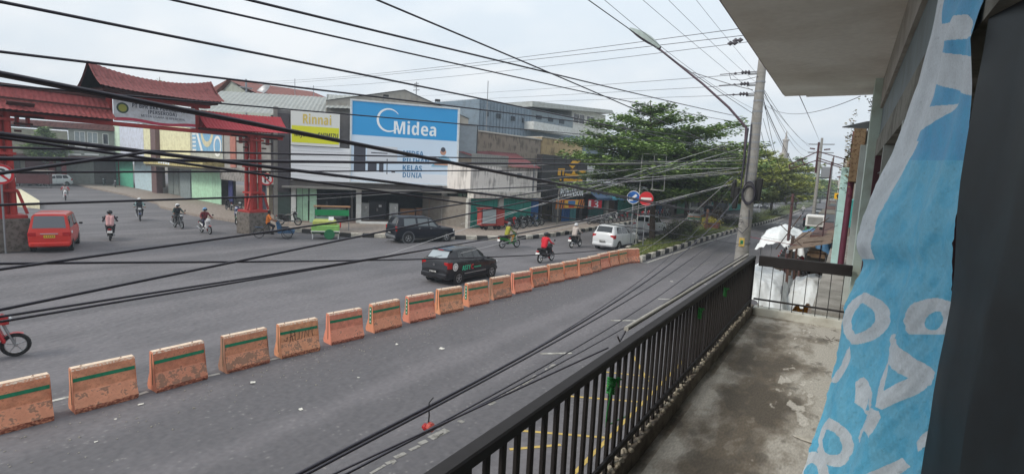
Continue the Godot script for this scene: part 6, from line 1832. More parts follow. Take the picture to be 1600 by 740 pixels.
func build_cars() -> void:
	var paint := func(key: String, col: Color, rough := 0.32) -> StandardMaterial3D:
		var m := mat(key, col, rough, 0.0, 0.5)
		m.metallic_specular = 0.35; m.clearcoat_enabled = true; m.clearcoat = 0.35; m.clearcoat_roughness = 0.08
		return m
	# grey hatchback on the near lane
	var h := Car.new()
	h.L = 3.7
	h.st = [[0.0, 0.36, 0.56, 0.60, 0.54, 0.42], [0.015, 0.27, 0.66, 0.71, 0.66, 0.55], [0.05, 0.22, 0.77, 0.82, 0.75, 0.64], [0.12, 0.20, 0.85, 0.90, 0.80, 0.70], [0.21, 0.19, 0.91, 0.97, 0.82, 0.72], [0.26, 0.19, 0.93, 1.03, 0.82, 0.69], [0.34, 0.19, 0.95, 1.26, 0.82, 0.63], [0.42, 0.19, 0.97, 1.44, 0.82, 0.59], [0.50, 0.19, 0.98, 1.515, 0.82, 0.575], [0.60, 0.19, 1.0, 1.54, 0.82, 0.575], [0.72, 0.19, 1.02, 1.53, 0.82, 0.57], [0.82, 0.19, 1.05, 1.48, 0.815, 0.56], [0.88, 0.19, 1.06, 1.40, 0.805, 0.56], [0.955, 0.22, 1.04, 1.10, 0.78, 0.63], [0.985, 0.28, 0.96, 1.0, 0.75, 0.62], [1.0, 0.34, 0.64, 0.68, 0.70, 0.58]]
	var gp = paint.call("paint_grey", S(38, 38, 42), 0.22)
	var a := car("hatchback", "dark grey hatchback with green lettering on its flank", "car", Vector3(-14.45, 0, -18.85), heading(0.03, -1), h, gp, {
		"side": [[0.33, 0.52, 0.42, 0.525], [0.535, 0.72, 0.54, 0.725], [0.735, 0.82, 0.74, 0.79]], "seams": [0.31, 0.53, 0.73], "handles": [0.48, 0.69], "wf": 0.175, "wr": 0.815, "r": 0.29, "rear_light": [0.74, 1.0, 0.24, 0.93, 0.985], "front_glass": [0.28, 0.425], "rear_glass": [0.868, 0.952], "rear_glass_mat": mat("rear_glass_sky_tint", S(150, 160, 166), 0.08), "plate_y": 0.58, "plate_z": 0.07})  # rear window coloured pale, a sky reflection painted into the glass
	put("roof_spoiler", mbox(Vector3(1.08, 0.04, 0.2), 0.015), gp, a, Transform3D(Basis(Vector3.RIGHT, 0.12), Vector3(0, 1.465, h.z(0.865))))
	put("brake_lamp", mbox(Vector3(0.3, 0.03, 0.03), 0.008), mats["red_light"], a, Transform3D(Basis.IDENTITY, Vector3(0, 1.455, h.z(0.892))))
	put("badge", MB.new().disc(Vector3(0, 0.86, h.z(1.0) + 0.02), Vector3.BACK, 0.05, 14, 0.03).mesh(), mats["chrome"], a)
	put("side_trim", h.low_patch(0.3, 0.72, 0.44, 0.475, 1.0, 0.01), mats["alloy"], a)
	put("door_sticker", MB.new().disc(Vector3(0.83, 0.80, h.z(0.885)), Vector3.RIGHT, 0.17, 22).mesh(), mats["white"], a)
	put("door_sticker", MB.new().disc(Vector3(0.834, 0.80, h.z(0.885)), Vector3.RIGHT, 0.12, 20, 0.09).mesh(), mats["steel"], a)
	var rb := Basis(Vector3.UP, PI / 2)
	text(a, "ASTY", 0.2, Vector3(0.832, 0.70, h.z(0.685)), mat("letter_green", S(62, 190, 150), 0.5), true, 0.58, "Droid Sans", "lettering", rb)
	text(a, "C", 0.2, Vector3(0.832, 0.70, h.z(0.575)), mat("letter_red", S(206, 50, 58), 0.5), true, 0.18, "Droid Sans", "lettering", rb)
	for k in 6: put("small_lettering", mbox(Vector3(0.006, 0.05, 0.06)), mats["letter_green"], a, Transform3D(Basis.IDENTITY, Vector3(0.835, 0.67, h.z(0.53) - k * 0.085)))
	put("wiper", MB.new().tube([Vector3(-0.1, 1.15, h.z(0.955)), Vector3(0.2, 1.25, h.z(0.93))], 0.008, 4).mesh(), mats["black"], a)
	# dark blue people carrier parked at the far kerb
	var k := Car.new()
	k.L = 4.5
	k.st = [[0.0, 0.42, 0.72, 0.76, 0.68, 0.56], [0.025, 0.3, 0.86, 0.9, 0.76, 0.68], [0.10, 0.26, 0.94, 0.98, 0.82, 0.74], [0.24, 0.25, 0.98, 1.04, 0.84, 0.76], [0.28, 0.25, 1.0, 1.10, 0.84, 0.72], [0.41, 0.25, 1.03, 1.62, 0.84, 0.64], [0.5, 0.25, 1.04, 1.72, 0.84, 0.64], [0.75, 0.25, 1.06, 1.75, 0.84, 0.64], [0.93, 0.25, 1.08, 1.72, 0.83, 0.63], [0.985, 0.28, 1.08, 1.2, 0.81, 0.72], [1.0, 0.36, 0.74, 0.8, 0.78, 0.7]]
	var navy = paint.call("paint_navy", S(17, 20, 32))
	var silver := mat("glass_silver", S(104, 112, 116), 0.08)
	var kj := car("people_carrier", "dark blue people carrier parked at the far striped kerb", "car", Vector3(-24.35, 0, -27.1), heading(0.36, -0.93), k, navy, {
		"side": [[0.315, 0.455, 0.40, 0.46], [0.475, 0.645, 0.48, 0.645], [0.675, 0.865, 0.68, 0.86]], "seams": [0.30, 0.465, 0.66], "handles": [0.43, 0.62], "handle_mat": mats["chrome"], "wf": 0.165, "wr": 0.80, "r": 0.32, "rear_light": [0.8, 1.12, 0.12, 0.975, 0.99], "front_glass": [0.29, 0.405], "rear_glass": [0.94, 0.98], "glass": silver, "rear_glass_mat": mats["glass_dark"], "bumper": mat("bumper_grey", S(96, 98, 102), 0.5), "plate_y": 0.66, "head_y": 0.78})
	put("wheel_trim", MB.new().disc(Vector3(0.852, 0.36, k.z(0.80)), Vector3.RIGHT, 0.44, 22, 0.375).mesh(), mats["bumper_grey"], kj)
	put("roof_rail", MB.new().tube([Vector3(0.55, 1.77, k.z(0.5)), Vector3(0.55, 1.8, k.z(0.52)), Vector3(0.55, 1.81, k.z(0.9))], 0.015, 5).mesh(), mats["black"], kj)
	# white MPV in the far lane and a second behind the tree trunk
	var v := Car.new()
	v.L = 4.5
	v.st = [[0.0, 0.38, 0.66, 0.7, 0.64, 0.52], [0.03, 0.26, 0.80, 0.86, 0.76, 0.66], [0.10, 0.22, 0.93, 0.98, 0.83, 0.74], [0.22, 0.21, 0.99, 1.06, 0.84, 0.75], [0.26, 0.21, 1.0, 1.10, 0.84, 0.72], [0.41, 0.21, 1.04, 1.58, 0.84, 0.63], [0.52, 0.21, 1.05, 1.68, 0.84, 0.63], [0.78, 0.21, 1.08, 1.69, 0.84, 0.62], [0.91, 0.21, 1.10, 1.64, 0.83, 0.61], [0.975, 0.24, 1.10, 1.2, 0.80, 0.68], [0.99, 0.3, 1.0, 1.06, 0.78, 0.68], [1.0, 0.36, 0.74, 0.78, 0.74, 0.64]]
	var wp = paint.call("paint_white", S(206, 208, 210), 0.35)
	var vd := {"side": [[0.31, 0.48, 0.40, 0.485], [0.495, 0.68, 0.50, 0.685], [0.695, 0.87, 0.70, 0.84]], "seams": [0.29, 0.49, 0.69], "handles": [0.45, 0.65], "wf": 0.17, "wr": 0.80, "r": 0.31, "rear_light": [0.84, 1.08, 0.26, 0.93, 0.99], "front_glass": [0.27, 0.405], "rear_glass": [0.917, 0.972], "plate_y": 0.62}
	car("white_mpv", "white people carrier driving away past the barriers", "car", Vector3(-13.55, 0, -35.6), heading(0.06, -1), v, wp, vd)
	car("white_mpv", "white car behind the big tree's trunk on the far lane", "car", Vector3(-15.1, 0, -48.0), heading(0.05, -1), v, wp, vd)
	# red minivan entering the side street
	var r := Car.new()
	r.L = 4.1
	r.st = [[0.0, 0.42, 0.7, 0.74, 0.66, 0.58], [0.02, 0.3, 0.86, 0.92, 0.74, 0.68], [0.09, 0.26, 1.0, 1.14, 0.78, 0.7], [0.20, 0.26, 1.06, 1.62, 0.79, 0.64], [0.27, 0.26, 1.07, 1.78, 0.79, 0.64], [0.45, 0.26, 1.08, 1.86, 0.79, 0.65], [0.8, 0.26, 1.08, 1.87, 0.79, 0.65], [0.94, 0.26, 1.08, 1.82, 0.79, 0.64], [0.985, 0.28, 1.08, 1.16, 0.79, 0.74], [1.0, 0.34, 0.76, 0.82, 0.77, 0.72]]
	var redp = paint.call("paint_red", S(196, 44, 34), 0.42)
	var rv := car("red_minivan", "red public minivan turning into the side street", "van", Vector3(-34.0, 0, -10.25), heading(-0.92, -0.40), r, redp, {
		"side": [[0.12, 0.27, 0.21, 0.275], [0.30, 0.56, 0.31, 0.56], [0.60, 0.90, 0.60, 0.885]], "seams": [0.11, 0.285, 0.58], "handles": [0.26], "wf": 0.16, "wr": 0.80, "r": 0.29, "mirror": 0.15, "mirror_mat": mats["black"], "rear_light": [0.82, 1.0, 0.3, 0.985, 1.0], "front_glass": [0.10, 0.195], "rear_glass": [0.945, 0.984], "rear_glass_mat": mat("van_glass", S(98, 100, 106), 0.15), "plate": mat("plate_yellow", S(210, 170, 40), 0.5), "digit": mats["black"], "plate_y": 0.8, "plate_z": 0.03, "rim": mats["steel"]})
	put("plate_frame", mbox(Vector3(0.66, 0.04, 0.03), 0.008), mats["chrome"], rv, Transform3D(Basis.IDENTITY, Vector3(0, 0.93, r.z(1.0) + 0.03)))
	text(rv, "Carry", 0.12, Vector3(0.80, 0.98, r.z(0.88)), mats["letter_white"], true, 0.4, "Droid Sans", "lettering", Basis(Vector3.UP, PI / 2))
	# striped public minivan and others beyond the median shrubs
	var st := car("striped_minivan", "white, orange and green public minivan beyond the median shrubs", "van", Vector3(-15.6, 0, -67.5), heading(0.12, 1), r, wp, {
		"side": [[0.12, 0.27, 0.21, 0.275], [0.30, 0.56, 0.31, 0.56], [0.60, 0.90, 0.60, 0.885]], "wf": 0.16, "wr": 0.80, "r": 0.29, "rear_light": [0.82, 1.0, 0.2, 0.985, 1.0], "front_glass": [0.10, 0.195], "rear_glass": [0.945, 0.984], "head_y": 0.8})
	for s in [1.0, -1.0]:
		put("orange_band", r.low_patch(0.06, 0.97, 0.8, 1.04, s, 0.012), mat("band_orange", S(206, 122, 54), 0.5), st)
		put("green_band", r.low_patch(0.06, 0.97, 0.40, 0.8, s, 0.012), mat("band_green", S(30, 128, 104), 0.5), st)
	put("front_band", mbox(Vector3(1.44, 0.2, 0.03), 0.01), mats["band_green"], st, Transform3D(Basis.IDENTITY, Vector3(0, 0.62, r.z(0.0) - 0.02)))
	put("front_band", mbox(Vector3(1.44, 0.14, 0.03), 0.01), mats["band_orange"], st, Transform3D(Basis.IDENTITY, Vector3(0, 0.82, r.z(0.01) - 0.03)))
	var blk = paint.call("paint_black", S(24, 25, 28))
	car("black_car", "black car parked beyond the median hedge left of the concrete pole", "car", Vector3(-17.0, 0, -84), heading(0.1, -1), v, blk, vd)
	car("black_car", "dark car far off, just right of the concrete pole", "car", Vector3(-15.2, 0, -128), heading(0.1, 1), h, blk, {"side": [[0.33, 0.52, 0.42, 0.525], [0.535, 0.72, 0.54, 0.725]], "wf": 0.175, "wr": 0.815, "r": 0.29, "rear_light": [0.74, 1.0, 0.24, 0.93, 0.985], "front_glass": [0.28, 0.425], "rear_glass": [0.872, 0.962]})
	car("silver_car", "pale silver car far off beside the dark one", "car", Vector3(-17.6, 0, -131), heading(0.1, 1), v, paint.call("paint_silver", S(150, 156, 160)), vd)
	car("silver_car", "pale car at the left end of the side street", "car", Vector3(-98, 0, -26.3), heading(0.4, 1), v, mats["paint_silver"], vd)
	car("white_mpv", "white car behind the red handcart in the side street", "car", Vector3(-99, 0, -29.8), heading(0.3, 1), v, wp, vd)
	for e in [[-3.6, -78.0, "dark car parked on our side before the zebra crossing"], [-3.4, -90.0, "dark car parked on our side beyond the zebra crossing"], [-3.9, -104.0, "dark car parked on our side beside the second pole"]]:
		car("parked_car", e[2], "car", Vector3(e[0], 0, e[1]), heading(0.0, -1), v, blk if e[1] != -90.0 else mats["paint_silver"], vd)

# ---------------------------------------------------------------- motorcycles
func motorbike(called: String, label: String, at: Vector3, turn: float, col: Material, trim: Material, group: String, moving := true) -> Node3D:
	var o := thing(called, label, "motorcycle", at, turn, group)
	wheel_bike(o, Vector3(0, 0.28, -0.63))
	wheel_bike(o, Vector3(0, 0.28, 0.62))
	if not meshes.has("bike_body"):
		var b := MB.new()
		b.tube([Vector3(0, 0.66, 0.92), Vector3(0, 0.64, 0.7), Vector3(0, 0.58, 0.4), Vector3(0, 0.50, 0.15), Vector3(0, 0.40, 0.0)], [0.03, 0.10, 0.13, 0.13, 0.09], 10)
		meshes["bike_body"] = b.mesh()
		var f := MB.new()
		f.box(Vector3(0, 0.64, -0.36), Vector3(0.34, 0.56, 0.07), Basis(Vector3.RIGHT, 0.32), 0.025)
		f.tube([Vector3(0, 0.82, -0.40), Vector3(0, 0.93, -0.42), Vector3(0, 1.0, -0.36)], [0.15, 0.15, 0.09], 10)
		f.box(Vector3(0, 0.33, -0.06), Vector3(0.28, 0.07, 0.46), Basis.IDENTITY, 0.02)
		meshes["bike_front"] = f.mesh()
		var fd := MB.new()
		var rows := []
		for i in 9:
			var a := lerpf(-0.5, 1.9, i / 8.0)
			var row := []
			for j in 5:
				var x := (j / 4.0 - 0.5) * 0.13
				row.append(Vector3(x, 0.28 + cos(a) * (0.315 - absf(x) * 0.3), -0.63 + sin(a) * 0.315 * 0.98))
			rows.append(row)
		fd.grid(rows, true)
		meshes["bike_fender"] = fd.mesh()
		var se := MB.new()
		var srows := []
		for i in 9:
			var t := i / 8.0
			var z := lerpf(0.02, 0.78, t)
			var w := 0.13 + 0.03 * sin(t * PI)
			var y := 0.75 + 0.07 * smoothstep(0.35, 0.7, t)
			srows.append([Vector3(-w, y - 0.09, z), Vector3(-w, y - 0.02, z), Vector3(-w * 0.7, y + 0.012, z), Vector3(0, y + 0.02, z), Vector3(w * 0.7, y + 0.012, z), Vector3(w, y - 0.02, z), Vector3(w, y - 0.09, z)])
		se.grid(srows, true)
		se.box(Vector3(0, 0.71, 0.02), Vector3(0.2, 0.1, 0.02)); se.box(Vector3(0, 0.76, 0.78), Vector3(0.2, 0.1, 0.02))
		meshes["bike_seat"] = se.mesh()
		var hb := MB.new()
		hb.tube([Vector3(-0.35, 1.02, -0.24), Vector3(-0.2, 1.03, -0.33), Vector3(0, 1.0, -0.37), Vector3(0.2, 1.03, -0.33), Vector3(0.35, 1.02, -0.24)], 0.016, 6)
		meshes["bike_bar"] = hb.mesh()
		var fk := MB.new()
		for s in [-1, 1]: fk.tube([Vector3(s * 0.075, 0.28, -0.63), Vector3(s * 0.075, 0.62, -0.5), Vector3(s * 0.05, 0.86, -0.42)], 0.022, 6)
		meshes["bike_fork"] = fk.mesh()
		var en := MB.new()
		en.box(Vector3(0, 0.36, 0.22), Vector3(0.22, 0.2, 0.3), Basis.IDENTITY, 0.04)
		for s in [-1, 1]: en.tube([Vector3(s * 0.1, 0.33, 0.2), Vector3(s * 0.1, 0.28, 0.62)], 0.025, 6)
		for s in [-1, 1]: en.tube([Vector3(s * 0.12, 0.6, 0.56), Vector3(s * 0.11, 0.3, 0.62)], 0.022, 6)
		meshes["bike_engine"] = en.mesh()
		meshes["bike_exhaust"] = MB.new().tube([Vector3(0.13, 0.27, 0.05), Vector3(0.17, 0.26, 0.32), Vector3(0.19, 0.32, 0.5), Vector3(0.19, 0.40, 0.85)], [0.018, 0.022, 0.048, 0.05], 8).mesh()
		for s in [-1, 1]:
			meshes["bike_mirror%d" % s] = MB.new().tube([Vector3(s * 0.25, 1.03, -0.3), Vector3(s * 0.3, 1.2, -0.34)], 0.008, 4).lathe([Vector2(0, -0.012), Vector2(0.055, 0), Vector2(0, 0.012)], 10, Transform3D(Basis(Vector3.RIGHT, PI / 2), Vector3(s * 0.32, 1.24, -0.34))).mesh()
	put("body", meshes["bike_body"], col, o)
	put("front_panel", meshes["bike_front"], col, o)
	put("front_fender", meshes["bike_fender"], trim, o)
	put("seat", meshes["bike_seat"], mats["rubber"], o)
	put("handlebar", meshes["bike_bar"], mats["black"], o)
	put("fork", meshes["bike_fork"], mats["steel"], o)
	put("engine", meshes["bike_engine"], mats["black"], o)
	put("exhaust", meshes["bike_exhaust"], mats["steel"], o)
	for s in [-1, 1]: put("mirror", meshes["bike_mirror%d" % s], mats["black"], o)
	put("headlight", mbox(Vector3(0.2, 0.12, 0.05), 0.03), mats["lamp_glass"], o, Transform3D(Basis(Vector3.RIGHT, 0.3), Vector3(0, 0.92, -0.565)))
	put("tail_light", mbox(Vector3(0.16, 0.08, 0.05), 0.02), mats["red_light"], o, Transform3D(Basis.IDENTITY, Vector3(0, 0.68, 0.93)))
	put("number_plate", mbox(Vector3(0.24, 0.13, 0.008)), mats["white"], o, Transform3D(Basis(Vector3.RIGHT, -0.3), Vector3(0, 0.55, 0.93)))
	if not moving:
		put("side_stand", MB.new().tube([Vector3(-0.1, 0.3, 0.1), Vector3(-0.24, 0.01, 0.16)], 0.012, 4).mesh(), mats["steel"], o)
	return o

func wheel_bike(parent: Node, at: Vector3) -> void:
	var W := Node3D.new(); W.name = "wheel"; parent.add_child(W, true); W.position = at
	if not meshes.has("bike_tyre"):
		var prof := []
		for i in 9:
			var a := TAU * i / 8.0
			prof.append(Vector2(0.235 + 0.045 * cos(a), 0.045 * sin(a)))
		meshes["bike_tyre"] = MB.new().lathe(prof, 20, Transform3D(Basis(Vector3.BACK, PI / 2), Vector3.ZERO)).mesh()
		var rm := MB.new().lathe([Vector2(0.185, -0.02), Vector2(0.2, -0.022), Vector2(0.2, 0.022), Vector2(0.185, 0.02), Vector2(0.185, -0.02)], 18, Transform3D(Basis(Vector3.BACK, PI / 2), Vector3.ZERO))
		for s in 5:
			var a := TAU * s / 5.0
			rm.bar(Vector3.ZERO, Vector3(0, cos(a), sin(a)) * 0.19, 0.03, 0.024)
		rm.tube([Vector3(-0.05, 0, 0), Vector3(0.05, 0, 0)], 0.04, 8)
		meshes["bike_rim"] = rm.mesh()
	put("tyre", meshes["bike_tyre"], mats["rubber"], W)
	put("rim", meshes["bike_rim"], mats["alloy"], W)

# ---------------------------------------------------------------- people: one skin grown round a skeleton
# bones: [from, to, r0, r1, region]
func grow(bones: Array, cell: float, blend := 0.03) -> Dictionary:
	var lo := Vector3.ONE * 1e9; var hi := Vector3.ONE * -1e9
	for b in bones:
		for e in [[b[0], b[2]], [b[1], b[3]]]:
			lo = lo.min(e[0] - Vector3.ONE * (e[1] + cell * 3)); hi = hi.max(e[0] + Vector3.ONE * (e[1] + cell * 3))
	var nx := int((hi.x - lo.x) / cell) + 2; var ny := int((hi.y - lo.y) / cell) + 2; var nz := int((hi.z - lo.z) / cell) + 2
	var F := PackedFloat32Array(); F.resize(nx * ny * nz); F.fill(9.0)
	var G := PackedByteArray(); G.resize(nx * ny * nz)
	var Dm := PackedFloat32Array(); Dm.resize(nx * ny * nz); Dm.fill(9.0)
	for b in bones:
		var a: Vector3 = b[0]; var ab: Vector3 = b[1] - b[0]; var l2 := maxf(ab.length_squared(), 1e-6)
		var pad: float = maxf(b[2], b[3]) + cell * 2.5 + blend
		var m0: Vector3 = (b[0].min(b[1]) - Vector3.ONE * pad - lo) / cell; var m1: Vector3 = (b[0].max(b[1]) + Vector3.ONE * pad - lo) / cell
		for x in range(maxi(0, int(m0.x)), mini(nx - 1, int(m1.x) + 1) + 1):
			for y in range(maxi(0, int(m0.y)), mini(ny - 1, int(m1.y) + 1) + 1):
				for z in range(maxi(0, int(m0.z)), mini(nz - 1, int(m1.z) + 1) + 1):
					var p := lo + Vector3(x, y, z) * cell - a
					var t := clampf(p.dot(ab) / l2, 0, 1)
					var d: float = (p - ab * t).length() - lerpf(b[2], b[3], t)
					var i := (x * ny + y) * nz + z
					var f := F[i]
					var h := maxf(blend - absf(f - d), 0.0) / blend
					F[i] = minf(f, d) - h * h * blend * 0.25
					if d < Dm[i]: Dm[i] = d; G[i] = b[4]
	var vid := {}
	var V := PackedVector3Array(); var N := PackedVector3Array(); var RG := PackedByteArray(); var I := PackedInt32Array()
	var off := [Vector3i(0, 0, 0), Vector3i(1, 0, 0), Vector3i(0, 1, 0), Vector3i(1, 1, 0), Vector3i(0, 0, 1), Vector3i(1, 0, 1), Vector3i(0, 1, 1), Vector3i(1, 1, 1)]
	var ed := [[0, 1], [2, 3], [4, 5], [6, 7], [0, 2], [1, 3], [4, 6], [5, 7], [0, 4], [1, 5], [2, 6], [3, 7]]
	var oi := []
	for q in off: oi.append((q.x * ny + q.y) * nz + q.z)
	for x in nx - 1:
		for y in ny - 1:
			for z in nz - 1:
				var i := (x * ny + y) * nz + z
				var f0 := F[i]
				if absf(f0) > cell * 2.2: continue
				var neg := 0
				for k in 8:
					if F[i + oi[k]] < 0: neg += 1
				if neg == 0 or neg == 8: continue
				var s := Vector3.ZERO; var n := 0
				for e in ed:
					var fa := F[i + oi[e[0]]]; var fb := F[i + oi[e[1]]]
					if (fa < 0) != (fb < 0):
						s += Vector3(off[e[0]]).lerp(Vector3(off[e[1]]), fa / (fa - fb)); n += 1
				vid[i] = V.size()
				V.append(lo + (Vector3(x, y, z) + s / n) * cell)
				N.append(Vector3(F[i + oi[1]] - F[i], F[i + oi[2]] - F[i], F[i + oi[4]] - F[i]).normalized())
				RG.append(G[i])
	var st := [ny * nz, nz, 1]
	for i in vid:
		for ax in 3:
			# edge from corner 0 along axis ax
			var j: int = i + st[ax]
			if j >= F.size(): continue
			if (F[i] < 0) == (F[j] < 0): continue
			var b: int = st[(ax + 1) % 3]; var c: int = st[(ax + 2) % 3]
			if not (vid.has(i - b) and vid.has(i - c) and vid.has(i - b - c)): continue
			var q := [vid[i], vid[i - b], vid[i - b - c], vid[i - c]]
			if F[i] < 0: I.append_array([q[0], q[2], q[1], q[0], q[3], q[2]])
			else: I.append_array([q[0], q[1], q[2], q[0], q[2], q[3]])
	return {"v": V, "n": N, "g": RG, "i": I}

func skin_mesh(k: Dictionary, cols: Array) -> ArrayMesh:
	var C := PackedColorArray()
	for g in k.g: C.append(cols[g])
	var arr := []; arr.resize(Mesh.ARRAY_MAX)
	arr[Mesh.ARRAY_VERTEX] = k.v; arr[Mesh.ARRAY_NORMAL] = k.n; arr[Mesh.ARRAY_COLOR] = C; arr[Mesh.ARRAY_INDEX] = k.i
	var am := ArrayMesh.new()
	am.add_surface_from_arrays(Mesh.PRIMITIVE_TRIANGLES, arr)
	return am

var pose := {}
# regions: 0 skin, 1 shirt, 2 trousers, 3 shoes, 4 sleeve, 5 hair
func hand_bones(w: Vector3, dir: Vector3, out: Vector3) -> Array:      # palm with five curled fingers closing round a grip
	var b := [[w, w + dir * 0.07, 0.028, 0.034, 0]]
	var up := dir.cross(out).normalized()
	for i in 4:
		var r := w + dir * 0.075 + out * (0.036 - i * 0.024)
		var l: float = [0.030, 0.036, 0.033, 0.026][i]
		b.append([r, r + dir * l, 0.010, 0.009, 0])
		b.append([r + dir * l, r + dir * l * 0.9 - up * 0.035, 0.009, 0.008, 0])
	b.append([w + dir * 0.03 - out * 0.03, w + dir * 0.065 - out * 0.045 - up * 0.02, 0.012, 0.010, 0])
	return b

func make_poses() -> void:
	var b := []
	for s in [-1.0, 1.0]:
		b.append([Vector3(s * 0.065, 0.90, 0.26), Vector3(s * 0.085, 1.26, 0.15), 0.115, 0.115, 1])
		b.append([Vector3(s * 0.19, 1.34, 0.13), Vector3(s * 0.30, 1.14, 0.02), 0.058, 0.048, 4])
		b.append([Vector3(s * 0.30, 1.14, 0.02), Vector3(s * 0.335, 1.06, -0.17), 0.045, 0.032, 4])
		b.append_array(hand_bones(Vector3(s * 0.335, 1.06, -0.17), Vector3(0, -0.25, -0.97).normalized(), Vector3(s, 0, 0)))
		b.append([Vector3(s * 0.09, 0.87, 0.24), Vector3(s * 0.18, 0.82, -0.16), 0.095, 0.072, 2])
		b.append([Vector3(s * 0.18, 0.82, -0.16), Vector3(s * 0.15, 0.46, -0.06), 0.068, 0.046, 2])
		b.append([Vector3(s * 0.15, 0.42, -0.05), Vector3(s * 0.16, 0.40, -0.21), 0.045, 0.034, 3])
	b.append([Vector3(-0.15, 1.355, 0.13), Vector3(0.15, 1.355, 0.13), 0.066, 0.066, 1])
	b.append([Vector3(0, 1.38, 0.12), Vector3(0, 1.47, 0.09), 0.052, 0.052, 0])
	b.append([Vector3(0, 1.54, 0.07), Vector3(0, 1.60, 0.075), 0.092, 0.098, 0])
	b.append([Vector3(0, 1.49, 0.02), Vector3(0, 1.52, 0.0), 0.05, 0.04, 0])
	b.append([Vector3(0, 1.545, -0.025), Vector3(0, 1.53, -0.045), 0.016, 0.014, 0])
	pose["ride"] = grow(b, 0.021)
	# driver of the pedal tricycle: sitting high, hands low on the seat back in front
	var c := []
	for s in [-1.0, 1.0]:
		c.append([Vector3(s * 0.065, 1.0, 0.1), Vector3(s * 0.09, 1.38, 0.05), 0.115, 0.12, 1])
		c.append([Vector3(s * 0.2, 1.44, 0.04), Vector3(s * 0.27, 1.22, -0.1), 0.056, 0.046, 4])
		c.append([Vector3(s * 0.27, 1.22, -0.1), Vector3(s * 0.25, 1.12, -0.32), 0.043, 0.03, 0])
		c.append_array(hand_bones(Vector3(s * 0.25, 1.12, -0.32), Vector3(0, -0.2, -0.98).normalized(), Vector3(s, 0, 0)))
		c.append([Vector3(s * 0.09, 0.98, 0.08), Vector3(s * 0.13, 0.80 if s > 0 else 0.72, -0.3 if s > 0 else -0.22), 0.092, 0.068, 2])
		c.append([Vector3(s * 0.13, 0.80 if s > 0 else 0.72, -0.3 if s > 0 else -0.22), Vector3(s * 0.12, 0.42 if s > 0 else 0.30, -0.12), 0.062, 0.044, 2])
		c.append([Vector3(s * 0.12, 0.38 if s > 0 else 0.26, -0.1), Vector3(s * 0.12, 0.36 if s > 0 else 0.24, -0.26), 0.044, 0.034, 3])
	c.append([Vector3(-0.15, 1.46, 0.04), Vector3(0.15, 1.46, 0.04), 0.066, 0.066, 1])
	c.append([Vector3(0, 1.5, 0.03), Vector3(0, 1.58, 0.01), 0.052, 0.052, 0])
	c.append([Vector3(0, 1.65, 0.0), Vector3(0, 1.71, 0.005), 0.09, 0.096, 5])
	c.append([Vector3(0, 1.61, -0.045), Vector3(0, 1.66, -0.05), 0.055, 0.06, 0])
	c.append([Vector3(0, 1.655, -0.11), Vector3(0, 1.64, -0.12), 0.016, 0.014, 0])
	pose["pedal"] = grow(c, 0.021)

func lin(r: float, g: float, b: float) -> Color:
	return S(r, g, b).srgb_to_linear()

func rider(label: String, at: Vector3, turn: float, shirt: Color, trousers: Color, helmet: Material, sleeve: Color, what := "ride") -> void:
	var o := thing("person", label, "person", at, turn)
	var m := mat("body_skin", Color.WHITE, 0.8); m.vertex_color_use_as_albedo = true
	put("body", skin_mesh(pose[what], [lin(134, 92, 70), shirt, trousers, lin(40, 36, 34), sleeve, lin(24, 20, 18)]), m, o)
	if helmet == null: return
	if not meshes.has("helmet"):
		var pr := []
		for i in 9:
			var a := lerpf(-0.55, PI / 2, i / 8.0)
			pr.append(Vector2(0.137 * cos(a), 0.142 * sin(a)))
		meshes["helmet"] = MB.new().lathe(pr, 18).mesh()
		var vr := []
		for i in 5:
			var row := []
			for j in 9:
				var a := lerpf(-1.0, 1.0, j / 8.0); var e := lerpf(-0.45, 0.32, i / 4.0)
				row.append(Vector3(sin(a) * cos(e), sin(e), -cos(a) * cos(e)) * 0.147)
			vr.append(row)
		meshes["visor"] = MB.new().grid(vr, true).mesh()
	var hl := put("helmet", meshes["helmet"], helmet, o, Transform3D(Basis.IDENTITY, Vector3(0, 1.575, 0.07)))
	put("visor", meshes["visor"], mats["glass_dark"], hl)

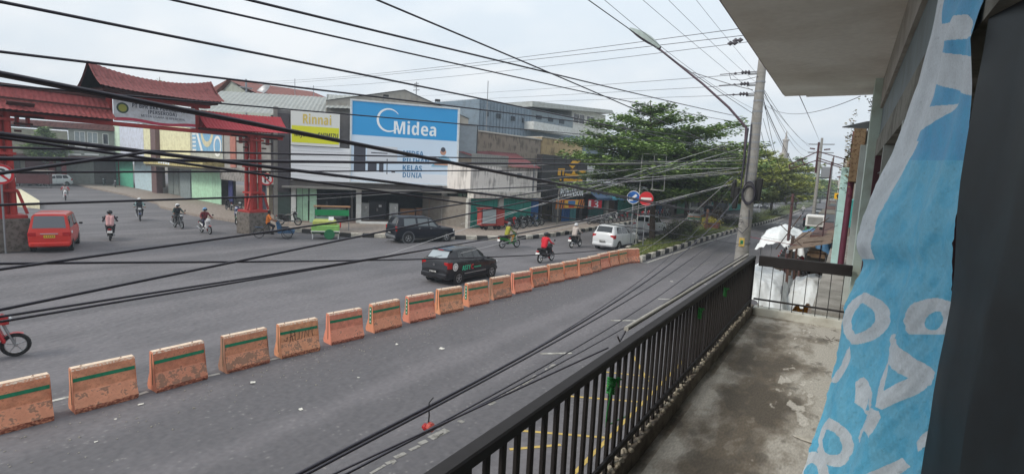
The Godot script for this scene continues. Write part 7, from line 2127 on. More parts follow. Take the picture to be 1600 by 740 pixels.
func build_bikes() -> void:
	make_poses()
	var paint := func(key: String, col: Color) -> StandardMaterial3D:
		var m := mat(key, col, 0.35); m.clearcoat_enabled = true; m.clearcoat = 0.4
		return m
	var black = paint.call("bike_black", S(28, 28, 32)); var red = paint.call("bike_red", S(168, 26, 32)); var green = paint.call("bike_green", S(44, 128, 48)); var white = paint.call("bike_white", S(206, 206, 208)); var blue = paint.call("bike_blue", S(40, 62, 128)); var grey = paint.call("bike_grey", S(104, 106, 112))
	var hb := mat("helmet_black", S(26, 26, 30), 0.25); var hw := mat("helmet_white", S(206, 208, 210), 0.25); var hblue := mat("helmet_blue", S(84, 140, 186), 0.3); var hp := mat("helmet_grey", S(96, 100, 104), 0.3)
	var moving := "riders on the road"
	var list := [
		["black motorcycle carrying the rider in a red shirt", -14.0, -26.0, heading(0.04, -1), black, red, "rider in a bright red shirt and black helmet", lin(196, 24, 44), lin(36, 34, 40), hb, lin(190, 24, 44)],
		["black motorcycle carrying the rider in pale grey", -15.6, -33.2, heading(0.02, -1), black, black, "rider in a pale grey jacket beside the white people carrier", lin(176, 166, 160), lin(128, 122, 116), hw, lin(176, 166, 160)],
		["green motorcycle crossing in front of the red food stall", -18.5, -29.2, heading(0.30, -0.95), green, green, "rider in a yellow and green shirt and ochre trousers", lin(148, 146, 48), lin(204, 148, 40), hp, lin(96, 104, 52)],
		["dark motorcycle carrying the rider in pink and white", -35.55, -13.2, heading(-0.92, -0.38), black, red, "rider in a pink and white vest heading into the side street", lin(206, 160, 160), lin(42, 42, 52), hb, lin(48, 48, 58)],
		["dark motorcycle coming out of the side street, rider in black", -45.4, -18.8, heading(0.9, 0.35), black, blue, "rider in dark clothes and a pale helmet coming out of the side street", lin(48, 52, 58), lin(30, 30, 36), hw, lin(120, 150, 150)],
		["white and red scooter in front of the right gate pillar", -35.45, -18.5, heading(0.97, 0.1), white, red, "rider in a maroon top and blue helmet on the white scooter", lin(110, 36, 48), lin(34, 38, 62), hblue, lin(110, 36, 48)],
		["dark scooter just behind the white and red one", -39.2, -18.6, heading(0.97, 0.1), black, grey, "rider in black with a white helmet behind the white scooter", lin(36, 42, 46), lin(30, 30, 34), hw, lin(40, 64, 62)],
		["white motorcycle far down the side street", -68.5, -21.6, heading(0.9, 0.3), white, red, "far-off rider in red and white in the side street", lin(196, 180, 180), lin(60, 50, 56), hb, lin(168, 40, 48)],
		["dark motorcycle far away on the main road", -6.7, -112, heading(0.0, 1), black, black, "far-off rider in white on the main road", lin(200, 200, 200), lin(50, 50, 56), hw, lin(200, 200, 200)],
	]
	for q in list:
		motorbike("motorcycle", q[0], Vector3(q[1], 0, q[2]), q[3], q[4], q[5], moving)
		rider(q[6], Vector3(q[1], 0, q[2]), q[3], q[7], q[8], q[9], q[10])
	# red motorcycle at the left edge of the frame, only its front wheel in view
	motorbike("motorcycle", "red motorcycle with a white wheel cut by the left frame edge", Vector3(-16.3, 0, -3.4), heading(0.28, -0.96), red, red, moving)
	rider("rider on the red motorcycle at the left edge", Vector3(-16.3, 0, -3.4), heading(0.28, -0.96), lin(60, 60, 70), lin(40, 44, 70), hb, lin(60, 60, 70))
	# parked machines
	var pc := [black, red, blue, black, grey, black, white, green]
	var cn := ["black", "red", "blue", "black", "grey", "black", "white", "green"]
	var proto := {}
	var k := 0
	var parked := func(label: String, x: float, z: float, turn: float, ci: int, y := 0.2) -> void:
		if not proto.has(ci):
			var b := motorbike("parked_motorcycle", label, Vector3(x, y, z), turn, pc[ci], pc[(ci + 3) % 8], "parked motorcycles", false)
			proto[ci] = b
		else:
			copy(proto[ci], label, Vector3(x, y, z), turn, "parked motorcycles")
	var nth := ["first", "second", "third", "fourth", "fifth", "sixth", "seventh", "eighth", "ninth", "tenth"]
	for i in 7:      # in front of the teal shutters
		parked.call("%s motorcycle parked before the teal shutters, %s right of the red food stall" % [cn[[1, 0, 3, 5, 0, 4, 3][i]], nth[i]], -24.3 - 0.05 * i + 0.2 * sin(i * 2.0), -38.2 - i * 0.85, heading(0.85, -0.5) + 0.15 * sin(i * 3.1), [1, 0, 3, 5, 0, 4, 3][i])
	for i in 8:      # row beyond the blue awnings
		parked.call("%s motorcycle parked behind the white people carrier, %s in that row" % [cn[[0, 3, 4, 0, 6, 5, 0, 1][i]], nth[i]], -21.2 - 0.06 * i, -49.5 - i * 1.3, heading(0.95, -0.3) + 0.1 * sin(i * 2.7), [0, 3, 4, 0, 6, 5, 0, 1][i])
	for i in 10:     # long row at the far kerb seen over the median
		parked.call("%s motorcycle parked left of the striped minivan, %s in the long far row" % [cn[[1, 0, 1, 4, 1, 5, 2, 1, 0, 6][i]], nth[i]], -20.9, -62.0 - i * 1.15, heading(0.95, 0.2) + 0.1 * sin(i * 2.2), [1, 0, 1, 4, 1, 5, 2, 1, 0, 6][i])
	for i in 8:
		parked.call("%s motorcycle parked beyond the striped minivan, %s in that cluster" % [cn[[1, 5, 1, 0, 2, 1, 6, 1][i]], nth[i]], -18.0 + 0.5 * sin(i * 1.9), -76.0 - i * 1.3, heading(0.9, 0.3) + 0.2 * sin(i * 2.2), [1, 5, 1, 0, 2, 1, 6, 1][i])
	for i in 5:
		parked.call("%s motorcycle parked on our side beyond the tarps, %s counting away" % [cn[[0, 1, 5, 4, 0][i]], nth[i]], -2.1 - 0.04 * i, -31.0 - i * 1.5, heading(0.95, 0.3) + 0.1 * sin(i * 2.0), [0, 1, 5, 4, 0][i], 0.14)
	parked.call("black motorcycle parked before the mint-green shutters", -49.5, -28.0, heading(-0.95, -0.2), 0)
	parked.call("second dark motorcycle parked at the open grey shop", -46.6, -27.4, heading(0.9, 0.5), 3)
	parked.call("dark red motorcycle parked beside the right gate pillar", -37.6, -22.6, heading(0.55, 0.85), 1, 0.0)
	parked.call("grey motorcycle parked left of the dark red one by the gate pillar", -39.6, -23.3, heading(0.6, 0.8), 4, 0.0)
	parked.call("blue motorcycle parked farthest left of the gate pillar machines", -41.4, -24.2, heading(0.7, 0.7), 2)
	parked.call("black motorcycle parked behind the pedal tricycle", -35.6, -24.8, heading(0.7, -0.6), 5)
	parked.call("black motorcycle parked before the sea-green shutters", -92.0, -35.0, heading(0.9, 0.3), 0)
	parked.call("dark motorcycle parked at the sea-green shop's left pier", -98.5, -36.0, heading(0.9, 0.5), 3)
	parked.call("small far motorcycle before the dim shops", -118.0, -37.0, heading(0.9, 0.5), 4)

# ---------------------------------------------------------------- carts and stalls
func build_carts() -> void:
	# pedal tricycle: passenger seat in front, driver behind
	var dir := heading(0.62, -0.78)
	var base := Vector3(-31.0, 0, -20.55)
	var bk := thing("pedal_tricycle", "blue-bodied pedal tricycle at the right gate pillar", "tricycle", base, dir)
	var bl := worn("becak_blue", S(40, 84, 124), 0.6, 1.0)
	for q in [[-0.52, -0.75], [0.52, -0.75], [0.0, 0.95]]:
		var W := Node3D.new(); W.name = "wheel"; bk.add_child(W, true); W.position = Vector3(q[0], 0.33, q[1])
		var prof := []
		for i in 9: prof.append(Vector2(0.31 + 0.02 * cos(TAU * i / 8.0), 0.02 * sin(TAU * i / 8.0)))
		put("tyre", MB.new().lathe(prof, 22, Transform3D(Basis(Vector3.BACK, PI / 2), Vector3.ZERO)).mesh(), mats["rubber"], W)
		var sp := MB.new()
		for s in 12: sp.tube([Vector3.ZERO, Vector3(0, cos(TAU * s / 12.0), sin(TAU * s / 12.0)) * 0.3], 0.004, 4, false)
		put("rim", sp.mesh(), mats["steel"], W)
	var bodyp := [Vector2(-1.15, 0.36), Vector2(-0.2, 0.36), Vector2(-0.08, 1.05), Vector2(-0.2, 1.08), Vector2(-0.42, 0.66), Vector2(-0.95, 0.62), Vector2(-1.2, 0.5)]
	put("tub", MB.new().prism(bodyp, 0.84, Transform3D(Basis(Vector3.UP, -PI / 2), Vector3.ZERO)).mesh(), bl, bk)
	put("seat_cushion", mbox(Vector3(0.76, 0.1, 0.5), 0.03), worn("cushion_dark", S(46, 44, 52)), bk, Transform3D(Basis.IDENTITY, Vector3(0, 0.69, -0.55)))
	var hoodm := MB.new()
	var hr := []
	for i in 9:
		var a := lerpf(0.1, 2.0, i / 8.0)
		var row := []
		for j in 5: row.append(Vector3(lerpf(-0.46, 0.46, j / 4.0), 0.9 + sin(a) * 0.66, -0.15 - cos(a) * 0.0 - (i / 8.0) * 0.85))
		hr.append(row)
	hoodm.grid(hr, true)
	var hm := worn("hood_grey", S(92, 86, 80), 0.8, 0.7); hm.cull_mode = BaseMaterial3D.CULL_DISABLED
	put("hood", hoodm.mesh(), hm, bk)
	put("frame", MB.new().tube([Vector3(0, 0.4, -0.2), Vector3(0, 0.42, 0.3), Vector3(0, 0.33, 0.95)], 0.025, 6).tube([Vector3(0, 0.42, 0.3), Vector3(0, 0.92, 0.42)], 0.022, 6).tube([Vector3(0, 0.85, 0.42), Vector3(0, 0.33, 0.95)], 0.018, 6).tube([Vector3(-0.4, 1.05, -0.08), Vector3(0.4, 1.05, -0.08)], 0.02, 6).mesh(), mats["black"], bk)
	put("saddle", mbox(Vector3(0.2, 0.07, 0.28), 0.03), mats["rubber"], bk, Transform3D(Basis.IDENTITY, Vector3(0, 0.93, 0.42)))
	put("pedal", mbox(Vector3(0.3, 0.03, 0.08), 0.005), mats["black"], bk, Transform3D(Basis.IDENTITY, Vector3(0, 0.3, 0.22)))
	put("mudguard", mbox(Vector3(0.1, 0.03, 0.5), 0.01), bl, bk, Transform3D(Basis.IDENTITY, Vector3(0, 0.7, 0.95)))
	rider("tricycle driver in an orange shirt beside the gate pillar", Transform3D(Basis(Vector3.UP, dir), base) * Vector3(0, 0.0, 0.33), dir, lin(222, 122, 40), lin(42, 38, 44), null, lin(222, 122, 40), "pedal")
	# green food cart at the far kerb
	var gc := thing("green_food_cart", "lime-green food cart with a green wheel at the striped kerb", "cart", Vector3(-29.0, 0, -22.9), deg_to_rad(50.4))
	var lime := worn("cart_lime", S(132, 182, 96), 0.6, 1.0); var gr := worn("cart_green", S(32, 130, 74), 0.6, 1.0)
	put("tray", mbox(Vector3(1.75, 0.42, 0.95), 0.05), lime, gc, Transform3D(Basis.IDENTITY, Vector3(0, 0.72, 0)))
	put("tank", mbox(Vector3(1.5, 0.4, 0.8), 0.12), worn("cart_yellow", S(176, 184, 96), 0.6, 1.0), gc, Transform3D(Basis.IDENTITY, Vector3(-0.05, 1.08, 0)))
	put("underframe", mbox(Vector3(1.7, 0.18, 0.9), 0.02), worn("cart_dark", S(44, 78, 50)), gc, Transform3D(Basis.IDENTITY, Vector3(0, 0.46, 0)))
	put("white_edge", mbox(Vector3(1.8, 0.05, 0.04), 0.01), mats["white"], gc, Transform3D(Basis.IDENTITY, Vector3(0, 0.53, 0.5)))
	for s in [-0.5, 0.5]:
		var W := Node3D.new(); W.name = "wheel"; gc.add_child(W, true); W.position = Vector3(0.25, 0.34, s)
		put("tyre", MB.new().lathe([Vector2(0.0, -0.04), Vector2(0.32, -0.05), Vector2(0.34, 0.0), Vector2(0.32, 0.05), Vector2(0.0, 0.04)], 20, Transform3D(Basis(Vector3.RIGHT, PI / 2), Vector3.ZERO)).mesh(), worn("wheel_green", S(30, 110, 70)), W)
	for s in [[-0.8, 0.4], [0.8, 0.4], [-0.8, -0.4], [0.8, -0.4]]:
		put("leg", MB.new().tube([Vector3(s[0], 0.02, s[1]), Vector3(s[0], 0.6, s[1])], 0.025, 5).mesh(), mats["white"], gc)
	put("red_lamp", mbox(Vector3(0.08, 0.4, 0.3), 0.03), mat("lamp_red", S(196, 36, 44), 0.4), gc, Transform3D(Basis.IDENTITY, Vector3(0.93, 0.95, 0.1)))
	put("paper", mbox(Vector3(0.32, 0.26, 0.01)), mats["white"], gc, Transform3D(Basis(Vector3.RIGHT, -0.4), Vector3(0.35, 1.36, 0.3)))
	# counter with a green skirt behind it
	var ct := thing("green_counter", "stall counter with a green cloth skirt behind the lime cart", "counter", Vector3(-31.2, 0.2, -25.2), deg_to_rad(50.4))
	put("top", mbox(Vector3(2.5, 0.07, 0.8), 0.01), mats["wood_light"], ct, Transform3D(Basis.IDENTITY, Vector3(0, 1.72, 0)))
	put("skirt", mbox(Vector3(2.3, 0.42, 0.02)), mat("skirt_green", S(16, 138, 78), 0.7), ct, Transform3D(Basis.IDENTITY, Vector3(0, 1.3, 0.38)))
	for s in [[-1.15, 0.35], [1.15, 0.35], [-1.15, -0.35], [1.15, -0.35]]:
		put("leg", MB.new().tube([Vector3(s[0], 0, s[1]), Vector3(s[0], 1.7, s[1])], 0.03, 6).mesh(), mats["steel"], ct)
	put("glass_case", mbox(Vector3(1.0, 0.6, 0.6), 0.01), mat("case_grey", S(150, 170, 164), 0.2), ct, Transform3D(Basis.IDENTITY, Vector3(-0.6, 0.7, 0.0)))
	# red food stall with a glazed front
	var rs := thing("red_food_stall", "red wooden food stall with a glazed front before the teal shutters", "stall", Vector3(-24.75, 0.2, -36.0), deg_to_rad(62))
	var rw := worn("stall_red", S(160, 62, 56), 0.7, 1.2, "weather")
	put("cabinet", mbox(Vector3(2.1, 1.35, 0.9), 0.02), rw, rs, Transform3D(Basis.IDENTITY, Vector3(0, 1.02, 0)))
	put("frame", MB.new().box(Vector3(0, 1.76, 0), Vector3(2.3, 0.07, 1.05)).box(Vector3(-1.06, 1.1, 0.46), Vector3(0.07, 1.3, 0.04)).box(Vector3(0.3, 1.1, 0.46), Vector3(0.06, 1.3, 0.04)).mesh(), worn("stall_dark_red", S(132, 44, 48), 0.7), rs)
	for i in 2:
		put("glass", mbox(Vector3(1.22, 0.56, 0.02)), mat("stall_glass", S(150, 160, 164), 0.15), rs, Transform3D(Basis.IDENTITY, Vector3(-0.38, 1.42 - i * 0.6, 0.462)))
	put("shelf_edge", mbox(Vector3(1.24, 0.03, 0.03)), mats["steel"], rs, Transform3D(Basis.IDENTITY, Vector3(-0.38, 1.12, 0.475)))
	for s in [[-0.6, 0.35], [0.6, 0.35], [-0.6, -0.35], [0.6, -0.35]]:
		var W := Node3D.new(); W.name = "wheel"; rs.add_child(W, true); W.position = Vector3(s[0], 0.19, s[1])
		put("tyre", MB.new().lathe([Vector2(0.0, -0.04), Vector2(0.17, -0.04), Vector2(0.19, 0.0), Vector2(0.17, 0.04), Vector2(0.0, 0.04)], 16, Transform3D(Basis(Vector3.RIGHT, PI / 2), Vector3.ZERO)).mesh(), mats["rubber"], W)
	# red handcart in the side street
	var hc := thing("red_handcart", "dark red roofed handcart at the left end of the side street", "cart", Vector3(-93.5, 0, -26.2), 1.1)
	put("box", mbox(Vector3(3.4, 1.3, 1.9), 0.05), worn("handcart_red", S(108, 52, 50), 0.8), hc, Transform3D(Basis.IDENTITY, Vector3(0, 1.2, 0)))
	put("roof", mbox(Vector3(3.9, 0.12, 2.4), 0.03), worn("handcart_roof", S(140, 132, 124), 0.8), hc, Transform3D(Basis.IDENTITY, Vector3(0, 2.3, 0)))
	for s in [[-1.5, 0.8], [1.5, 0.8], [-1.5, -0.8], [1.5, -0.8]]:
		put("post", MB.new().tube([Vector3(s[0], 0.0, s[1]), Vector3(s[0], 2.3, s[1])], 0.05, 5).mesh(), mats["steel"], hc)

# ---------------------------------------------------------------- poles and lamp
func build_poles() -> void:
	var conc := worn("pole_concrete", S(150, 148, 146), 0.9, 1.2, "weather")
	var p := thing("utility_pole", "tall concrete utility pole with cable coils at our kerb", "utility pole", Vector3(-2.33, 0.14, -15.8))
	put("shaft", MB.new().tube([Vector3(-0.02, -0.1, 0), Vector3(0.0, 2.6, 0), Vector3(0.04, 5.4, 0), Vector3(0.05, 9.4, 0)], [0.205, 0.182, 0.145, 0.085], 16).mesh(), conc, p)
	# metal bands
	for y in [3.05, 3.75, 4.75, 4.95, 5.2, 5.4, 5.62, 5.8, 6.0, 6.3, 6.62, 6.9, 7.15, 7.4]:
		var r := lerpf(0.205, 0.085, y / 9.4) + 0.012
		put("band", MB.new().lathe([Vector2(r, 0), Vector2(r, 0.045)], 14, Transform3D(Basis.IDENTITY, Vector3(0.04 * y / 6.0, y, 0))).mesh(), mats["steel"], p)
	# wound cable loops and splice boxes
	var lp := MB.new()
	for k in 7:
		var path := []
		var ry := 0.27 + rng.randf_range(-0.05, 0.05); var rx := 0.16 + rng.randf_range(-0.03, 0.03)
		for i in 17:
			var a := TAU * i / 16.0
			path.append(Vector3(0.06 + cos(a) * rx, 4.4 + sin(a) * ry + k * 0.01, 0.17 + k * 0.012))
		lp.tube(path, 0.011, 6, false)
	put("cable_coil", lp.mesh(), mats["cable"], p)
	for e in [[0.27, 4.55, 0.16, 0.62], [-0.28, 4.3, 0.13, 0.6], [-0.36, 4.55, 0.1, 0.5]]:
		put("splice_box", mbox(Vector3(e[2], e[3], 0.16), 0.02), mats["black"], p, Transform3D(Basis(Vector3.BACK, -0.06), Vector3(e[0], e[1], 0.05)))
	put("cable_bunch", MB.new().tube([Vector3(-0.17, 4.6, 0.1), Vector3(-0.16, 5.3, 0.12), Vector3(-0.13, 6.2, 0.1)], 0.024, 6).mesh(), mats["cable"], p)
	put("cable_bunch", MB.new().tube([Vector3(-0.05, 4.7, 0.18), Vector3(-0.04, 5.5, 0.17), Vector3(-0.06, 6.3, 0.13)], 0.018, 6).mesh(), mats["cable"], p)
	put("loose_cable", MB.new().tube([Vector3(0.1, 4.0, 0.16), Vector3(0.14, 3.55, 0.2), Vector3(0.0, 3.35, 0.24), Vector3(-0.2, 3.5, 0.2)], 0.012, 5).mesh(), mats["cable"], p)
	put("yellow_plate", mbox(Vector3(0.14, 0.24, 0.012), 0.003), worn("plate_ochre", S(206, 178, 96), 0.6, 0.3), p, Transform3D(Basis(Vector3.UP, 0.2), Vector3(0.0, 3.1, 0.19)))
	put("plate_mark", mbox(Vector3(0.07, 0.1, 0.004)), mats["stripe_green"], p, Transform3D(Basis(Vector3.UP, 0.2), Vector3(0.003, 3.1, 0.199)))
	# three insulator chains toward the road, small stubs on the right
	for i in 3:
		var y: float = [7.70, 7.40, 7.13][i]
		put("insulator", MB.new().tube([Vector3(-0.05, y, 0.03), Vector3(-1.0, y - 0.03, 0.05)], 0.012, 5).lathe([Vector2(0.01, -0.12), Vector2(0.06, -0.08), Vector2(0.02, -0.04), Vector2(0.06, 0.0), Vector2(0.02, 0.04), Vector2(0.06, 0.08), Vector2(0.01, 0.12)], 10, Transform3D(Basis(Vector3.BACK, PI / 2), Vector3(-0.34, y - 0.01, 0.04))).lathe([Vector2(0.01, -0.05), Vector2(0.035, 0), Vector2(0.01, 0.05)], 8, Transform3D(Basis(Vector3.BACK, PI / 2), Vector3(-0.6, y - 0.02, 0.04))).mesh(), worn("insulator_grey", S(92, 88, 96), 0.4), p)
		put("crossarm", mbox(Vector3(0.36, 0.05, 0.05), 0.005), mats["steel"], p, Transform3D(Basis.IDENTITY, Vector3(-0.1, y - 0.05, 0.0)))
	put("pole_jumper", MB.new().tube([Vector3(-0.75, 7.66, 0.05), Vector3(-0.7, 7.52, 0.06), Vector3(-0.4, 7.48, 0.06), Vector3(0.0, 7.55, 0.1)], 0.008, 5).mesh(), mats["cable"], p)
	put("crossarm", mbox(Vector3(0.7, 0.07, 0.07), 0.005), mats["steel"], p, Transform3D(Basis.IDENTITY, Vector3(0.1, 8.35, 0)))
	for x in [-0.75, -1.0]:
		put("insulator", MB.new().lathe([Vector2(0.01, -0.14), Vector2(0.07, -0.06), Vector2(0.03, 0.0), Vector2(0.07, 0.06), Vector2(0.01, 0.14)], 10, Transform3D(Basis(Vector3.BACK, PI / 2), Vector3(x * 0.5 - 0.25, 8.75 + x * 0.25, 0))).mesh(), mats["insulator_grey"], p)
	# street lamp on its long slanting arm: carried by the pole, a fitting of its own
	var l := thing("street_lamp", "street lamp on a long slanting arm reaching over the road", "street lamp", Vector3(-2.46, 6.35, -15.72))
	put("arm", MB.new().tube([Vector3(-0.02, -1.0, 0), Vector3(-0.05, 0.0, 0.02), Vector3(-0.55, 0.55, 0.03), Vector3(-1.3, 1.22, 0.04), Vector3(-2.66, 2.31, 0.05)], [0.035, 0.035, 0.033, 0.03, 0.028], 8).mesh(), worn("arm_grey", S(84, 66, 78), 0.5, 1.0), l)
	put("strut", MB.new().tube([Vector3(0.02, 1.0, 0), Vector3(-0.5, 1.15, 0.02), Vector3(-1.6, 1.55, 0.04)], 0.012, 5).mesh(), mats["steel"], l)
	var hd := []
	var ld := Vector3(-0.93, 0.60, 0).normalized(); var lu := Vector3(0.60, 0.93, 0).normalized()
	for i in 9:
		var t := i / 8.0
		var w := lerpf(0.07, 0.20, sin(clampf(t * 1.5, 0, 1) * PI / 2)) * (1.0 if t < 0.85 else 1.0 - (t - 0.85) * 2.0)
		var c := Vector3(-2.6, 2.28, 0.05) + ld * t * 1.12
		hd.append([c - Vector3(0, 0, w), c - Vector3(0, 0, w * 0.7) + lu * 0.13 * sin(0.4 + t * 2.2), c + lu * 0.17 * sin(0.4 + t * 2.2), c + Vector3(0, 0, w * 0.7) + lu * 0.13 * sin(0.4 + t * 2.2), c + Vector3(0, 0, w)])
	var hm := worn("lamp_housing", S(150, 162, 160), 0.5, 0.8); hm.cull_mode = BaseMaterial3D.CULL_DISABLED
	put("housing", MB.new().grid(hd).mesh(), hm, l)
	var gl := []
	for i in 9:
		var a: Vector3 = hd[i][0]; var b: Vector3 = hd[i][4]
		gl.append([a, a.lerp(b, 0.3) - lu * 0.06 * sin(i / 8.0 * PI), a.lerp(b, 0.7) - lu * 0.06 * sin(i / 8.0 * PI), b])
	put("glass", MB.new().grid(gl, true).mesh(), mat("lamp_bowl", S(86, 76, 96), 0.15), l)
	# second utility pole, thin post, rooftop poles
	var p2 := thing("utility_pole", "distant utility pole with crossarms farther along our kerb", "utility pole", Vector3(-2.65, 0.14, -60))
	put("shaft", MB.new().tube([Vector3(0, -0.1, 0), Vector3(0, 9.6, 0)], [0.2, 0.11], 10).mesh(), conc, p2)
	for y in [8.2, 9.0]: put("crossarm", mbox(Vector3(2.2, 0.1, 0.1), 0.01), mats["steel"], p2, Transform3D(Basis.IDENTITY, Vector3(0, y, 0)))
	put("transformer", mbox(Vector3(0.9, 1.1, 0.7), 0.08), mats["steel"], p2, Transform3D(Basis.IDENTITY, Vector3(0.7, 6.3, 0)))
	var p3 := thing("utility_pole", "far thin pole beyond the second utility pole", "utility pole", Vector3(-2.2, 0.14, -85))
	put("shaft", MB.new().tube([Vector3(0, -0.1, 0), Vector3(0, 9.0, 0)], [0.2, 0.11], 8).mesh(), conc, p3)
	put("crossarm", mbox(Vector3(2.0, 0.1, 0.1), 0.01), mats["steel"], p3, Transform3D(Basis.IDENTITY, Vector3(0, 8.2, 0)))
	var tp := thing("thin_post", "thin rust-brown post rising behind the white tarpaulins", "post", Vector3(-2.02, 0.14, -26.2))
	put("shaft", MB.new().tube([Vector3(0, -0.1, 0), Vector3(0.0, 4.4, 0)], 0.06, 8).mesh(), worn("post_rust", S(92, 66, 68), 0.8, 1.0), tp)
	put("tangle", MB.new().tube([Vector3(0, 4.35, 0), Vector3(-0.3, 4.2, 0.1), Vector3(-0.25, 3.9, 0.1), Vector3(0, 4.0, 0.1)], 0.02, 5).tube([Vector3(0, 4.3, 0), Vector3(0.25, 4.15, 0.1), Vector3(0.1, 3.8, 0.1)], 0.02, 5).mesh(), mats["cable"], tp)
	var rp := thing("rooftop_pole", "small line pole on the roofs right of the red tiled gable", "pole", Vector3(-50, 9.0, -30.17))
	put("shaft", MB.new().tube([Vector3(0, -1.5, 0), Vector3(0, 3.7, 0)], 0.1, 6).mesh(), mats["steel"], rp)
	put("crossarm", mbox(Vector3(0.2, 0.12, 1.2), 0.01), mats["steel"], rp, Transform3D(Basis.IDENTITY, Vector3(0, 2.9, 0)))
	var sw := thing("rooftop_pole", "slender mast standing right of the billboard against the sky", "pole", Vector3(-29.5, 6.0, -41.5), 0)
	put("shaft", MB.new().tube([Vector3(0, -3, 0), Vector3(0, 7.4, 0)], 0.035, 6).mesh(), mats["steel"], sw)

# ---------------------------------------------------------------- signs
func round_sign(label: String, base: Vector3, top: float, turn: float, r: float) -> Node3D:
	var o := thing("traffic_sign", label, "traffic sign", base, turn)
	put("post", MB.new().tube([Vector3(0, 0, -0.05), Vector3(0, top + r * 0.6, -0.05)], 0.04, 8).mesh(), mats["steel"], o)
	put("back_plate", MB.new().lathe([Vector2(0, -0.012), Vector2(r, -0.012), Vector2(r, 0.0), Vector2(0, 0.0)], 28, Transform3D(Basis(Vector3.RIGHT, PI / 2), Vector3(0, top, 0))).mesh(), mats["steel"], o)
	return o

func build_signs() -> void:
	var red := mat("sign_red2", S(196, 24, 34), 0.45); var blue := mat("sign_blue", S(20, 92, 168), 0.45); var wh: Material = mats["white"]
	var toward := func(p: Vector3) -> float: return atan2(-p.x, -p.z)
	# no parking, beside the right gate pillar
	var p1 := Vector3(-37.0, 0.2, -23.85)
	var n := round_sign("round no-parking sign beside the right gate pillar", p1, 3.38, 1.0, 0.47)
	put("face", MB.new().disc(Vector3(0, 3.38, 0.014), Vector3.BACK, 0.46, 28).mesh(), red, n)
	put("face", MB.new().disc(Vector3(0, 3.38, 0.018), Vector3.BACK, 0.36, 28).mesh(), wh, n)
	text(n, "P", 0.52, Vector3(0.0, 3.38, 0.022), mats["letter_black"], true)
	put("slash", mbox(Vector3(0.8, 0.09, 0.004)), red, n, Transform3D(Basis(Vector3.BACK, -0.78), Vector3(0, 3.38, 0.04)))
	var p1b := Vector3(-33.0, 0.0, -8.05)
	var n2 := round_sign("round no-parking sign at the left edge by the gate's plinth", p1b, 3.7, 1.2, 0.47)
	put("face", MB.new().disc(Vector3(0, 3.7, 0.014), Vector3.BACK, 0.46, 28).mesh(), red, n2)
	put("face", MB.new().disc(Vector3(0, 3.7, 0.018), Vector3.BACK, 0.36, 28).mesh(), wh, n2)
	text(n2, "P", 0.52, Vector3(0.0, 3.7, 0.022), mats["letter_black"], true)
	put("slash", mbox(Vector3(0.8, 0.09, 0.004)), red, n2, Transform3D(Basis(Vector3.BACK, -0.78), Vector3(0, 3.7, 0.04)))
	# keep-left and no-entry on the median nose
	var b := round_sign("round blue sign with a white arrow on the median nose", Vector3(-12.68, 0.2, -36), 3.42, 0.25, 0.47)
	put("face", MB.new().disc(Vector3(0, 3.42, 0.014), Vector3.BACK, 0.46, 28).mesh(), wh, b)
	put("face", MB.new().disc(Vector3(0, 3.42, 0.018), Vector3.BACK, 0.42, 28).mesh(), blue, b)
	put("arrow", MB.new().prism([Vector2(-0.3, -0.26), Vector2(0.02, -0.26), Vector2(-0.08, -0.16), Vector2(0.26, 0.1), Vector2(0.16, 0.24), Vector2(-0.18, -0.05), Vector2(-0.28, 0.06)], 0.004, Transform3D(Basis.IDENTITY, Vector3(0, 3.42, 0.022))).mesh(), wh, b)
	var e := round_sign("round red no-entry sign on the median nose", Vector3(-11.76, 0.2, -36), 3.38, 0.25, 0.49)
	put("face", MB.new().disc(Vector3(0, 3.38, 0.014), Vector3.BACK, 0.48, 28).mesh(), red, e)
	put("bar", mbox(Vector3(0.72, 0.15, 0.006)), wh, e, Transform3D(Basis.IDENTITY, Vector3(0, 3.38, 0.02)))
	# empty white steel frame standing before the tree
	var f := thing("empty_sign_frame", "empty white steel sign frame in front of the big tree", "sign frame", Vector3(-11.6, 0.2, -36.6), 0.1)
	for q in [[-0.85, 0, -0.85, 6.5], [0.0, 4.0, 0.0, 6.4], [0.82, 4.0, 0.82, 6.35], [-0.9, 6.5, 0.85, 6.42], [-0.1, 4.02, 0.85, 3.98]]:
		put("bar", MB.new().tube([Vector3(q[0], q[1], 0), Vector3(q[2], q[3], 0)], 0.035, 6).mesh(), worn("frame_white", S(186, 186, 182), 0.6), f)
	var mp := put("median_post", MB.new().box(Vector3(-11.7, 1.2, -55.4), Vector3(0.22, 2.2, 0.22), Basis.IDENTITY, 0.01).mesh(), worn("post_brown2", S(120, 88, 72), 0.9, 0.8))
	tag(mp, "brown square post standing on the median by the yellow shrub", "post")
	var tr := thing("planter_box", "brick-red planter box under the yellow-leaved shrub", "planter", Vector3(-11.8, 0.2, -58.4))
	ebox("box", tr, worn("planter_red", S(124, 74, 64), 0.9, 0.8), -0.7, 0.7, 0.0, 0.5, -0.5, 0.5, 0.03)
	ebox("rim", tr, mats["planter_red"], -0.75, 0.75, 0.5, 0.58, -0.55, 0.55, 0.02)

